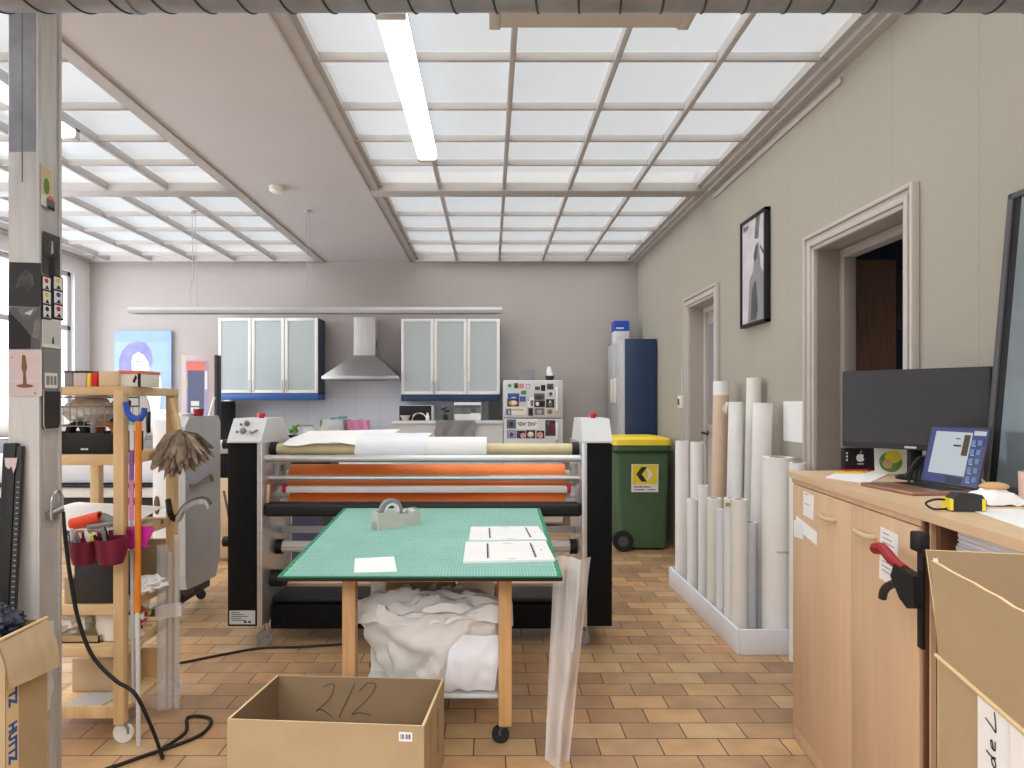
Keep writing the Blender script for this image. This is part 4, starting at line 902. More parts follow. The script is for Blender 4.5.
def tongue(u, v):
    x = -0.60 + 0.70 * u; y = 2.845 + 0.10 * v
    z = 0.555 + 0.09 * math.sin(PI * u) ** 0.5 * (1 - 0.4 * v) - 0.15 * (1 - v) ** 1.5 * (0.4 + 0.6 * math.sin(2.6 * u + 0.4)) + 0.03 * nz(u * 5, v * 3, 3) + 0.012 * nz(u * 16, v * 8, 6)
    return (x, y, z)
mb = MB(); mb.grid(tongue, 50, 14)
tag(mb.build('crumpled_sheet', 'crumple'), 'crumpled lilac-white sheet spread on top of the film heap below the table', 'film')
mb = MB(); mb.grid(lambda u, v: (-0.20 + 0.22 * u + 0.03 * v, 2.862 - 0.03 * math.sin(3 * v) + 0.012 * nz(u * 4, v * 4, 8), 0.20 + 0.24 * v + 0.01 * nz(u * 5, v * 5, 9)), 20, 16)
tag(mb.build('milky_sheet', 'paper_cool'), 'smooth milky sheet standing beside the right table leg below the mat', 'film')
# clear strip hanging from the table corner to the floor
c0 = P(566, 556, 2.86)
def strip(u, v):
    k = v; w = 0.15 * (1 - 0.38 * k)
    x = X(573 - 15 * k, 2.80 - 0.17 * k) + w * (u - 0.5) * 1.05; y = 2.80 - 0.17 * k + 0.035 * math.sin(PI * 2.2 * u + 1.5 * k) + 0.01 * nz(u * 4, k * 8, 2)
    return (x, y, 0.785 * (1 - k) + 0.004)
mb = MB(); mb.grid(strip, 22, 50)
mb.grid(lambda u, v: (strip(0.15 + 0.5 * u, v * 0.45)[0] + 0.03, strip(u, v * 0.45)[1] - 0.02 - 0.01 * math.sin(5 * u), strip(u, v * 0.45)[2] + 0.004), 14, 20)
tag(mb.build('clear_plastic_strip', 'clear_film'), 'long clear plastic strip hanging from the cutting table to the floor', 'plastic strip')
# on the mat
def onmat(px, py): return tab(px, py)
e0 = onmat(378, 531); e1 = onmat(420, 524)
ang = math.atan2(e1.y - e0.y, e1.x - e0.x)
Md = TM @ Matrix.Translation((e0.x, e0.y, 0.001)) @ Matrix.Rotation(ang, 4, 'Z')
disp = thing('tape_dispenser', Md @ Vector((0.1, 0.03, 0)), 'beige grey desk tape dispenser standing on the green cutting mat', 'tape dispenser')
Lb = (e1 - e0).length
mb = MB(Md @ Matrix(((1, 0, 0, 0), (0, 0, -1, 0), (0, 1, 0, 0), (0, 0, 0, 1))))
k = Lb / 0.2
prof = [(0.0, 0.0), (0.2, 0.0), (0.2, 0.055), (0.188, 0.062), (0.165, 0.060), (0.15, 0.048), (0.11, 0.055), (0.09, 0.066), (0.0, 0.072)]
pr = [(x * k, y * k) for x, y in prof]
mb.prism(pr, -0.012, 0.0); mb.prism(pr, -0.075, -0.063); mb.prism([(0, 0), (0.2 * k, 0), (0.2 * k, 0.03 * k), (0, 0.03 * k)], -0.063, -0.012); mb.prism([(0, 0), (0.012, 0), (0.012, 0.072 * k), (0, 0.072 * k)], -0.063, -0.012); mb.prism([(0.165 * k, 0.02), (0.2 * k, 0.02), (0.2 * k, 0.055 * k), (0.188 * k, 0.062 * k), (0.165 * k, 0.058 * k)], -0.063, -0.012)
mb.build('dispenser_body', 'tape_beige', disp)
mb = MB(Md); c_ = Vector((0.075 * k, 0.0375, 0.068 * k)); mb.pipe(c_ + Vector((0, -0.014, 0)), c_ + Vector((0, 0.014, 0)), 0.052 * k, 0.036 * k, n=36); mb.build('tape_roll', 'mid_grey', disp)
mb = MB(Md); mb.pipe(c_ + Vector((0, -0.017, 0)), c_ + Vector((0, 0.017, 0)), 0.0355 * k, 0.026 * k, n=28); mb.box(c_ + Vector((-0.03 * k, -0.005, -0.004)), c_ + Vector((0.03 * k, 0.005, 0.004))); mb.build('tape_hub', 'white', disp)
mb = MB(Md); mb.box((0.184 * k, 0.018, 0.060 * k), (0.2 * k, 0.058, 0.066 * k)); mb.build('cutter_blade', 'steel', disp)
def quad(name, pts, m, label, cat, th=0.0015, lines=None, group=None, z0=0.0012):
    q = [onmat(*p) for p in pts]; mb = MB(TM); q = [(p.x, p.y) for p in q]; mb.prism(q, z0, z0 + th)
    if lines:
        a, b, c, d = [Vector(p) for p in q]
        for (mi, poly) in lines: mb.add([tuple((a * (1 - u) * (1 - v) + b * u * (1 - v) + c * u * v + d * (1 - u) * v)) + (z0 + th + 0.0005,) for u, v in poly], [tuple(range(len(poly)))], mi)
    return tag(mb.build(name, m), label, cat, group)
quad('paper_slip', [(354, 573), (397, 572), (394, 557), (355, 559)], 'paper', 'small white paper slip lying at the front of the cutting mat', 'paper')
art = [(1, rect(0.26, 0.12, 0.275, 0.88)), (1, rect(0.79, 0.12, 0.805, 0.88)), (2, circ(0.90, 0.5, 0.012, 0.03, 10))]
for i in range(9): art += [(1, rect(0.275, 0.15 + 0.08 * i, 0.288, 0.185 + 0.08 * i)), (1, rect(0.805, 0.15 + 0.08 * i, 0.818, 0.19 + 0.08 * i))]
art += [(3, rect(0.48, 0.06, 0.58, 0.08)), (3, rect(0.46, 0.86, 0.57, 0.88))]
quad('printed_board', [(463, 564), (555, 562), (545, 543), (466, 544)], ['white', 'ink', 'coral', 'mid_grey'], 'front one of two white printed boards on the mat, nearer the table edge', 'printed board', 0.010, art, 'white printed boards on the cutting mat')
quad('printed_board', [(469, 541.5), (547, 540.5), (538, 527.5), (471, 528)], ['white', 'ink', 'coral', 'mid_grey'], 'rear one of two white printed boards on the mat, farther from the edge', 'printed board', 0.006, art, 'white printed boards on the cutting mat')

# ================================================================== OPEN CARDBOARD BOX IN THE FOREGROUND
hz = 0.33
A, B, Cc, D = Vector((-0.929, 2.332)), Vector((-0.228, 2.281)), Vector((-0.186, 2.669)), Vector((-0.874, 2.708))
box = thing('open_cardboard_box', (-0.55, 2.5, 0), 'empty open cardboard box on the floor before the cutting table', 'cardboard box')
ctr = (A + B + Cc + D) / 4; t = 0.007
inn = [p + (ctr - p).normalized() * t * 1.5 for p in (A, B, Cc, D)]
out = [A, B, Cc, D]
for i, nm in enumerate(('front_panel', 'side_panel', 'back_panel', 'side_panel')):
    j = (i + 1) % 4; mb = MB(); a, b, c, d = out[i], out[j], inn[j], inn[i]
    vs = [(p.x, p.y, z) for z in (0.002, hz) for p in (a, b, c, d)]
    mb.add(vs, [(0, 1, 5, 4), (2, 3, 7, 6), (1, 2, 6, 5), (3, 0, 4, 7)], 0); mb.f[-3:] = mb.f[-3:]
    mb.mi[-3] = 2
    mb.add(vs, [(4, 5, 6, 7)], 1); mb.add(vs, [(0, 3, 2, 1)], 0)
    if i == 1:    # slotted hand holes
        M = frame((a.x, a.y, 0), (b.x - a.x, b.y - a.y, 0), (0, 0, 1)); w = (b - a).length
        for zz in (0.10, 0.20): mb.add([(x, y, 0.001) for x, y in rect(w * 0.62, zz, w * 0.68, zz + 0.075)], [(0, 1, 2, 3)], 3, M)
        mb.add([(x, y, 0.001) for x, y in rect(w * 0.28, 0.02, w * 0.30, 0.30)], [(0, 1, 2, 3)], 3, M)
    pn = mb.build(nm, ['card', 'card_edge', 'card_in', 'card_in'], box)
    if i == 0:
        M = frame((a.x, a.y, 0), (b.x - a.x, b.y - a.y, 0), (0, 0, 1)); w = (b - a).length; st = MB()
        x0 = w * 0.875; st.prism(rect(x0, 0.275, x0 + 0.047, 0.307), 0.0008, 0.0016, 0, M @ Matrix.Rotation(0, 4, 'Z'))
        for k, q in enumerate((0.006, 0.011, 0.016, 0.024, 0.029, 0.034, 0.038)): st.add([(x, y, 0.002) for x, y in rect(x0 + q, 0.283, x0 + q + 0.0025 + 0.001 * (k % 2), 0.300)], [(0, 1, 2, 3)], 1, M)
        st.build('sticker', ['white', 'ink'], pn)
    if i == 2:
        w = (b - a).length; M = frame((d.x, d.y, 0), (c.x - d.x, c.y - d.y, 0), (0, 0, 1))
        M = frame((d.x, d.y - 0.002, 0), (c.x - d.x, c.y - d.y, 0), (0, 0, 1)); M = frame((c.x, c.y, 0), (d.x - c.x, d.y - c.y, 0), (0, 0, 1))
        M = frame((inn[3].x, inn[3].y, 0), (inn[2].x - inn[3].x, inn[2].y - inn[3].y, 0), (0, 0, 1)); pw = (inn[2] - inn[3]).length; hw = MB()
        for s in ([(0.28, 0.85), (0.32, 0.90), (0.345, 0.87), (0.32, 0.70), (0.26, 0.55), (0.235, 0.50), (0.25, 0.53), (0.285, 0.50), (0.33, 0.42)], [(0.47, 0.90), (0.42, 0.65), (0.375, 0.42)], [(0.50, 0.80), (0.55, 0.92), (0.60, 0.90), (0.57, 0.75), (0.47, 0.50), (0.455, 0.46), (0.50, 0.49), (0.57, 0.46)]):
            ribbon(hw, [(p.x, p.y) for p in smooth([(x * pw, 0.05 + y * 0.28, 0) for x, y in s], 5)], 0.0045, 0, M, 0.0016)
        hw.build('handwriting', 'ink_soft', pn)
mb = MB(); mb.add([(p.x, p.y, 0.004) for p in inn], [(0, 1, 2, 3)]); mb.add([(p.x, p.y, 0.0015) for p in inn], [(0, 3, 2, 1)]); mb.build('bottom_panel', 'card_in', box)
# ================================================================== RIGHT SIDE: DESK CABINET, THINGS ON IT
DO = Vector((1.31, 2.88, 0)); ds = 0.1; dd = Vector((-ds, -1, 0)).normalized(); dn = Vector((1, -ds, 0)).normalized(); DZ = 1.149
DM = frame(DO, -dd, (0, 0, 1))       # helper only
def desk(u, v, z): return DO + dd * u + dn * v + Vector((0, 0, z))
DF = Matrix(((dd.x, dn.x, 0, DO.x), (dd.y, dn.y, 0, DO.y), (0, 0, 1, 0), (0, 0, 0, 1)))   # local x along front towards camera, y inward, z up
def fix(mb): return mb
UE = 1.03; US = 0.60
cab = thing('office_cabinet', desk(0.5, 0.2, 0), 'beech two-door office cabinet with taped notes on its doors', 'cabinet')
mb = MB(DF); t = 0.02
mb.box((0.03, 0.02, 0.06), (0.05, 0.41, 1.10)); mb.box((UE - 0.02, 0.02, 0.06), (UE, 0.41, 1.10)); mb.box((0.05, 0.39, 0.06), (UE - 0.02, 0.41, 1.10)); mb.box((0.05, 0.02, 0.06), (UE - 0.02, 0.39, 0.08))
mb.build('carcass', 'beech', cab)
mb = MB(DF); mb.box((0.02, 0.0, 1.10), (UE + 0.005, 0.415, 1.122), bev=0.003); mb.build('cabinet_top', 'beech', cab)
mb = MB(DF); mb.box((0.03, 0.004, 0.0), (UE, 0.40, 0.06), bev=0.003); mb.build('plinth', 'beech', cab)
for a, b, hx in ((0.032, US - 0.002, 0.36), (US + 0.002, UE - 0.002, 0.665)):
    d = MB(DF).box((a, 0.0, 0.064), (b, 0.019, 1.097), bev=0.002).build('door', 'beech', cab)
    h = MB(DF); h.tube(smooth([(hx, 0.0, 1.018), (hx + 0.01, -0.022, 1.018), (hx + 0.10, -0.026, 1.018), (hx + 0.11, 0.0, 1.018)], 6), 0.0085, n=8); h.build('handle', 'card_light', d)
top = MB(DF); top.prism([(-0.005, -0.008), (2.3, -0.008), (2.3, 0.475), (-0.09, 0.465)], 1.1225, DZ)
tag(top.build('worktop', 'beech_top'), 'long beech worktop running over the office cabinet and the open shelf', 'worktop')
# open shelf unit beyond the cabinet
op = thing('open_shelf_unit', desk(1.6, 0.2, 0), 'dark open shelf unit next to the office cabinet below the worktop', 'shelf unit')
mb = MB(DF)
mb.box((UE + 0.035, 0.025, 0.0), (UE + 0.055, 0.41, 1.12)); mb.box((UE + 0.55, 0.025, 0), (UE + 0.57, 0.41, 1.12)); mb.box((UE + 0.055, 0.39, 0), (UE + 0.55, 0.41, 1.12)); mb.build('carcass', 'brown', op)
mb = MB(DF); mb.box((UE + 0.0555, 0.03, 1.0), (UE + 0.5495, 0.388, 1.02)); mb.box((UE + 0.0555, 0.03, 0.55), (UE + 0.5495, 0.388, 0.57)); mb.box((UE + 0.0555, 0.03, 0.05), (UE + 0.5495, 0.388, 0.07)); mb.build('shelf', 'beech', op)
mb = MB(DF); mb.box((UE + 0.006, 0.006, 0.0), (UE + 0.0135, 0.30, 1.121)); mb.box((UE + 0.0265, 0.012, 0), (UE + 0.0345, 0.3, 1.121), 1)
mb.build('end_strips', ['brown', 'beech'], op)  # brown strip stands in for the dark gap beside the cabinet
mb = MB(DF)
for k in range(14): mb.box((UE + 0.09 + 0.006 * random.random(), 0.04 + 0.012 * random.random(), 1.0205 + 0.006 * k), (UE + 0.37 + 0.006 * random.random(), 0.30, 1.0205 + 0.006 * k + 0.0052))
tag(mb.build('paper_ream', 'paper_cool'), 'white ream of paper lying in the open shelf below the worktop', 'paper')
# notes on the doors
def note(u0, u1, z0, z1, m, label, lines=0, tilt=0.0, v=-0.0012):
    M = Matrix.Translation((0, 0, 0)); w, h = u1 - u0, z1 - z0; mb = MB(); Fm = frame(desk(u0, v, z0), dd, (0, 0, 1)) @ Matrix.Rotation(tilt, 4, 'Z')
    nx = Fm.to_3x3() @ Vector((0, 0, 1)); s = 1 if nx.dot(dn) < 0 else -1
    mb.prism(rect(0, 0, w, h), 0, 0.0008 * s, 0, Fm)
    for k in range(lines): mb.add([(x, y, 0.0013 * s) for x, y in rect(w * 0.15, h * (0.9 - 0.8 * k / max(1, lines)), w * (0.5 + 0.3 * ((k * 7) % 3) / 2), h * (0.9 - 0.8 * k / max(1, lines)) + 0.003)], [(0, 1, 2, 3)], 1, Fm)
    tag(mb.build('paper_note', [m, 'mid_grey']), label, 'note', 'notes taped to the office cabinet')
note(0.155, 0.265, 0.985, 1.085, 'paper', 'small square white note high on the left cabinet door', 2, -0.05)
note(0.07, 0.30, 0.915, 0.968, 'paper', 'wide white note just below the small square one on the left cabinet door', 0, -0.12)
note(0.055, 0.16, 0.875, 0.945, 'paper_cool', 'torn white note at the very edge of the left cabinet door', 0, 0.06, -0.002)
note(0.80, 0.91, 0.895, 1.06, 'paper', 'long white till receipt taped to the right cabinet door', 9, -0.06)
# bar clamp on the end of the cabinet
UC = UE + 0.082
cl = thing('bar_clamp', desk(UE, -0.03, 0.8), 'black and red trigger bar clamp gripping the cabinet edge', 'clamp')
MB(DF).box((UC - 0.018, -0.040, 0.785), (UC + 0.006, -0.030, 1.09), bev=0.001).build('bar', 'black', cl)
mb = MB(DF); mb.box((UC - 0.035, -0.052, 1.045), (UC + 0.012, -0.020, 1.098), bev=0.006); mb.box((UC + 0.0, -0.045, 1.035), (UC + 0.055, -0.028, 1.06), bev=0.005); mb.build('fixed_jaw', 'black', cl)
mb = MB(DF); mb.box((UC + 0.055, -0.05, 1.015), (UC + 0.105, -0.022, 1.042), bev=0.006); mb.build('jaw_pad', 'red_dark', cl)
CF = frame(desk(UC - 0.01, -0.056, 0.94), dd, (0, 0, 1))
mb = MB(CF); mb.prism([(-0.09, 0.015), (-0.07, 0.055), (-0.01, 0.05), (0.03, 0.045), (0.035, -0.03), (0.0, -0.05), (-0.04, -0.035)], -0.012, 0.014); mb.build('slide_body', 'black', cl)
mb = MB(CF); mb.tube(smooth([(-0.04, 0.045, 0), (-0.10, 0.055, 0), (-0.16, 0.075, 0), (-0.205, 0.068, 0)], 6), [0.014] * 6 + [0.016] * 7 + [0.018] * 6, n=10); mb.build('handle', 'red_dark', cl)
mb = MB(CF); mb.tube(smooth([(-0.05, 0.0, 0), (-0.10, -0.01, 0), (-0.15, -0.04, 0), (-0.165, -0.07, 0)], 6), 0.012, n=10); mb.build('trigger', 'charcoal', cl)
# monitor
ML, MR = Vector((1.467, 2.75, 0)), Vector((1.776, 2.34, 0)); mzb, mzt = 1.265, 1.577
ex = (MR - ML); W = ex.length; MF = frame((ML.x, ML.y, mzb), ex, (0, 0, 1)); MH = mzt - mzb
mon = thing('computer_monitor', (1.52, 2.4, DZ + 0.001), 'large dark switched-off monitor standing on the worktop behind the laptop', 'monitor')
mb = MB(MF); mb.box((0, 0, -0.03), (W, MH, 0), bev=0.004); mb.build('housing', 'charcoal', mon)
mb = MB(MF); mb.box((0.006, 0.022, 0.0002), (W - 0.006, MH - 0.006, 0.0012)); mb.build('screen', 'screen_off', mon)
mb = MB(MF); mb.box((W * 0.46, 0.006, 0.0004), (W * 0.54, 0.014, 0.0014)); mb.build('logo_plate', 'light_grey', mon)
bc = (ML + MR) / 2 + Vector((0.035, 0.03, 0))
mb = MB(); mb.lathe([(0.064, 0), (0.066, 0.008), (0.055, 0.014), (0.0, 0.016)], (bc.x, bc.y, DZ + 0.001), n=36); mb.build('stand_base', 'black', mon)
mb = MB(); mb.box((bc.x - 0.025, bc.y - 0.012, DZ + 0.014), (bc.x + 0.025, bc.y + 0.012, mzb + 0.1), bev=0.005); mb.build('stand_neck', 'black', mon)
# laptop
hA, hB = Vector((1.555, 2.39, 0)), Vector((1.575, 2.13, 0)); hd_ = (hB - hA); LW = hd_.length; ez = Vector((0, 0, 1))
fw = Vector((-hd_.y, hd_.x, 0)).normalized() * -1
if fw.x > 0: fw = -fw
lap = thing('laptop', (1.47, 2.28, DZ + 0.001), 'open copper coloured laptop with a lit blue screen on the worktop', 'laptop')
LF = Matrix(((hd_.x / LW, fw.x, 0, hA.x), (hd_.y / LW, fw.y, 0, hA.y), (0, 0, 1, DZ + 0.001), (0, 0, 0, 1)))   # x along hinge, y towards user
D_ = 0.225
mb = MB(LF); mb.box((0, 0.0, 0.0), (LW, D_, 0.012), bev=0.004); base = mb.build('base', 'copper', lap)
mb = MB(LF)
for r in range(5):
    for c in range(13): mb.box((0.018 + c * (LW - 0.036) / 13, 0.022 + r * 0.018, 0.0121), (0.018 + (c + 0.86) * (LW - 0.036) / 13, 0.037 + r * 0.018, 0.0135))
mb.box((LW * 0.2, 0.115, 0.0118), (LW * 0.2 + 0.0, 0.116, 0.0122)) if False else None
mb.build('keyboard', 'black', base)
mb = MB(LF); mb.box((LW * 0.32, 0.125, 0.0118), (LW * 0.68, 0.205, 0.0125)); mb.build('touchpad', 'brown', base)
SA = hA + Vector((0, 0, DZ + 0.013)); up = Vector((0.047, 0.004, 0.205)); SF = frame(SA, hd_, up); SH = up.length
if (SF.to_3x3() @ Vector((0, 0, 1))).dot(fw) < 0: sg = -1
else: sg = 1
mb = MB(SF); mb.box((0, 0, -0.004 * sg), (LW, SH, 0), bev=0.0015); lid = mb.build('lid', 'charcoal', lap)
emis('screen_blue', (64, 72, 128), 0.6); emis('screen_lilac', (106, 102, 150), 0.4); emis('screen_white', (200, 208, 214), 0.62); emis('screen_icon', (110, 150, 196), 0.5); emis('screen_brown', (100, 70, 58), 0.4); emis('screen_dark', (56, 66, 96), 0.4)
mb = MB()
scr = [(0, rect(0.02, 0.04, 0.98, 0.97)), (1, [(0.5, 0.04), (0.98, 0.04), (0.98, 0.75), (0.8, 0.55), (0.7, 0.3)]), (2, rect(0.12, 0.19, 0.74, 0.90)), (5, rect(0.45, 0.05, 0.72, 0.16)), (4, rect(0.62, 0.52, 0.72, 0.86)), (5, rect(0.47, 0.66, 0.60, 0.69)), (1, rect(0.49, 0.78, 0.57, 0.80)), (2, rect(0.77, 0.86, 0.96, 0.93))]
for r in range(5):
    for c in range(2): scr.append((3, rect(0.78 + 0.1 * c, 0.12 + 0.145 * r, 0.845 + 0.1 * c, 0.20 + 0.145 * r)))
    scr.append((2, rect(0.80, 0.10 + 0.145 * r, 0.86, 0.112 + 0.145 * r)))
if sg < 0: mir = lambda pts: pts
flat(mb, SF, scr, LW, SH, 0.0004 * sg)
mb.build('display', ['screen_blue', 'screen_lilac', 'screen_white', 'screen_icon', 'screen_brown', 'screen_dark'], lid)
# papers, pens, boxes, cables on the worktop
def dz(px, py, z=DZ): Y = FOC * (CAMZ - z) / (py - CY); return Vector((X(px, Y), Y, z))
mb = MB(); q = [dz(818, 478), dz(868, 484), dz(897, 471), dz(878, 464.5), dz(845, 470)]
q = [Vector((max(p.x, 1.33), p.y, 0)) for p in q]
mb.prism([(p.x, p.y) for p in q], DZ + 0.0008, DZ + 0.004)
tag(mb.build('loose_papers', 'paper'), 'loose white papers spread on the worktop left of the laptop', 'paper')
def rod(name, a, b, m, r, label, cat, grp=None, tip=None):
    a = dz(*a); b = dz(*b); a.z = b.z = DZ + r + 0.001; mb = MB(); mb.cyl(a, b, r, n=12)
    if tip: mb.cyl(b, b + (b - a).normalized() * 0.02, r, r * 0.2, n=12, m=1)
    tag(mb.build(name, [m, tip or m]), label, cat, grp)
rod('pencil', (836, 474.5), (862, 474), 'yellow', 0.005, 'yellow pencil lying beside the white papers on the worktop', 'pencil', 'pencils on the worktop', 'pine')
rod('pencil', (838, 473.4), (865, 473), 'orange', 0.005, 'orange pencil beside the yellow one on the worktop', 'pencil', 'pencils on the worktop', 'pine')
rod('marker_pen', (844, 472.3), (868, 472.2), 'red', 0.006, 'red marker pen behind the two pencils on the worktop', 'pen', None, 'red')
bk = thing('product_box', (1.61, 2.86, DZ + 0.001), 'black box with a white fruit emblem below the dark monitor', 'box')
BF = frame((1.537, 2.862, DZ + 0.001), (1, -0.02, 0), (0, 0, 1)); ES = 0.75
mb = MB(BF); mb.box((0, 0, -0.035), (0.15, 0.10, 0), bev=0.002); mb.build('box_body', 'black', bk)
mb = MB(BF); ap = []
for i in range(40):
    a = 2 * PI * i / 40; r = 0.022 * (1 - 0.12 * math.exp(-((a - PI / 2) / 0.35) ** 2) - 0.10 * math.exp(-((a - 1.5 * PI) / 0.3) ** 2)); x = r * math.cos(a); y = r * math.sin(a) * 1.05
    if (x - 0.026) ** 2 + (y - 0.004) ** 2 < 0.011 ** 2: x = 0.026 - math.sqrt(max(0, 0.011 ** 2 - (y - 0.004) ** 2))
    ap.append((0.068 + x * 0.8, 0.058 + y * 0.8))
mb.add([(x, y, 0.0008) for x, y in ap], [tuple(range(len(ap)))]); mb.add([(x * 0.8 + 0.070, y * 0.8 + 0.0785, 0.0008) for x, y in [(-0.004, -0.001), (0.002, 0.004), (0.006, 0.013), (-0.001, 0.009)]], [(0, 1, 2, 3)])
mb.add([(x, y, 0.0008) for x, y in rect(0.055, 0.030, 0.082, 0.0335)], [(0, 1, 2, 3)])
for k in range(3): mb.add([(x, y, 0.0008) for x, y in rect(0.006, 0.045 + 0.015 * k, 0.014, 0.053 + 0.015 * k)], [(0, 1, 2, 3)])
mb.build('white_emblem', 'white', bk)
mb = MB(); GF = frame((1.61, 2.76, DZ + 0.001), (1, -0.25, 0), (0, 0.1, 1)); mb.box((0, 0, -0.003), (0.12, 0.12, 0), 0, M=GF)
flat(mb, GF, [(1, circ(0.5, 0.42, 0.36, 0.36)), (2, circ(0.58, 0.6, 0.26, 0.22)), (3, circ(0.4, 0.35, 0.16, 0.16))], 0.12, 0.12)
tag(mb.build('picture_card', ['paper_warm', 'leaf_green', 'yellow', 'bread']), 'green and yellow picture card standing right of the black box', 'card')
cb = thing('docking_station', (1.62, 2.47, DZ + 0.001), 'black dock and cable bundle under the dark monitor', 'dock')
mb = MB(); mb.box((1.585, 2.42, DZ + 0.001), (1.66, 2.48, DZ + 0.045), bev=0.008); mb.build('dock_body', 'black', cb)
mb = MB()
for k in range(5):
    a = Vector((1.575 + 0.016 * k, 2.415, DZ + 0.03)); pts = [a] + [a + Vector((0.02 * math.sin(k + j) - 0.012 * j, 0.004 - 0.004 * j, 0.05 * math.sin(j * 0.9 + k * 0.5) + 0.02)) for j in range(1, 5)]
    pts = [Vector((p.x, p.y, max(p.z, DZ + 0.006))) for p in smooth(pts, 5)]; mb.tube(pts, 0.005, n=6)
mb.build('black_cables', 'black', cb)
def cable(name, pts, r, m, label, cat='cable'):
    mb = MB(); mb.tube(smooth(pts, 8), r, n=8); return tag(mb.build(name, m), label, cat)
cable('white_cable', [dz(893, 465) + Vector((0, 0, .035)), dz(905, 473) + Vector((0, 0, .02)), dz(918, 479) + Vector((0, 0, .006)), dz(930, 482) + Vector((0, 0, .004))], 0.004, 'white', 'white cable curving from the monitor to the laptop')
cable('charging_cable', [dz(976, 483) + Vector((0, 0, .03)), dz(982, 489) + Vector((0, 0, .03)), dz(996, 494) + Vector((0, 0, .01)), dz(1006, 499) + Vector((0, 0, .005)), dz(1013, 503) + Vector((0, 0, .005))], 0.004, 'white', 'white charging cable looping beside the measuring tape')
tm = thing('tape_measure', dz(972, 510), 'black and yellow tape measure lying before the laptop screen', 'tape measure')
q = dz(972, 511.5); TF = frame(q + Vector((-0.02, 0.01, 0.001)), (1, -0.1, 0), (0, 0, 1))
mb = MB(TF); mb.prism([(-0.035, 0), (0.05, 0), (0.052, 0.03), (0.04, 0.046), (-0.02, 0.05), (-0.038, 0.03)], -0.02, 0.02); mb.build('case', 'charcoal', tm)
for x in (-0.043, 0.040): MB(TF).prism([(x, 0.003), (x + 0.009, 0.003), (x + 0.009, 0.034), (x, 0.036)], -0.0195, 0.0205).build('yellow_band', 'yellow', tm)
mb = MB(TF); mb.tube(smooth([(-0.046, 0.03, 0), (-0.075, 0.030, 0.005), (-0.10, 0.02, 0.01), (-0.085, 0.006, 0.02), (-0.046, 0.006, 0.01)], 6), 0.003, n=6); mb.build('wrist_strap', 'black', tm)
pl = thing('paper_bag', dz(1005, 505), 'white paper bag with a brown bread roll at the right end of the worktop', 'bag')
q = dz(1003, 509); mb = MB(); mb.grid(lambda u, v: (q.x - 0.03 + 0.14 * u + 0.006 * nz(u * 5, v * 5, 1), q.y + 0.04 - 0.0 * u + 0.10 * v, DZ + 0.004 + 0.045 * (math.sin(PI * min(1, u * 1.0)) ** 0.5) * (math.sin(PI * v) ** 0.5) + 0.008 * nz(u * 6, v * 6, 3)), 20, 16)
mb.build('bag', 'paper', pl)
mb = MB(); mb.ball((q.x + 0.045, q.y + 0.092, DZ + 0.052), (0.042, 0.028, 0.013), 16); mb.build('bread_roll', 'bread', pl)
q = [dz(966, 511), dz(1045, 533), dz(1045, 512), dz(1000, 509)]
mb = MB(); mb.prism([(p.x, p.y) for p in (dz(970, 510.5), dz(1030, 531), dz(1060, 530), dz(1045, 512), dz(1010, 509.5))], DZ + 0.0006, DZ + 0.0022)
tag(mb.build('paper_sheet', 'paper'), 'white sheet of paper at the front edge of the worktop before the bag', 'paper')
mat('cup_pink', (228, 192, 178), 0.5); q = dz(1031, 500); mb = MB(); mb.lathe([(0.03, 0), (0.032, 0.085), (0.029, 0.085), (0.027, 0.004), (0, 0.004)], (q.x, q.y, DZ + 0.001), n=24)
tag(mb.build('paper_cup', 'cup_pink'), 'pinkish cup cut by the right picture edge on the worktop', 'cup')
# framed glass leaning on the wall
gl = thing('leaning_glass_frame', (1.74, 1.9, DZ), 'tall grey framed sheet of glass leaning against the wall on the worktop', 'glass frame')
GA = Vector((1.722, 2.295, DZ + 0.001)); GTt = Vector((1.812, 2.295, 2.17)); GF = frame(GA, Vector((0, -1, 0)) - Vector((0.0, 0, 0)), GTt - GA); GH = (GTt - GA).length; GW = 1.2
mb = MB(GF); q = 0.022
for a, b in (((0, 0), (q, GH)), ((GW - q, 0), (GW, GH)), ((0, 0), (GW, q)), ((0, GH - q), (GW, GH))): mb.box((a[0], a[1], -0.012), (b[0], b[1], 0.012), bev=0.003)
mb.build('outer_frame', 'dark_grey', gl)
mb = MB(GF); mb.box((q, q, -0.003), (GW - q, GH - q, 0.003)); mb.build('glass_sheet', 'mirror_glass', gl)
mb = MB(GF)
for a, b in (((q, q), (q + 0.03, GH - q)),): mb.box((a[0], a[1], 0.0032), (b[0], b[1], 0.004))
mb.build('black_edge', 'black', gl)

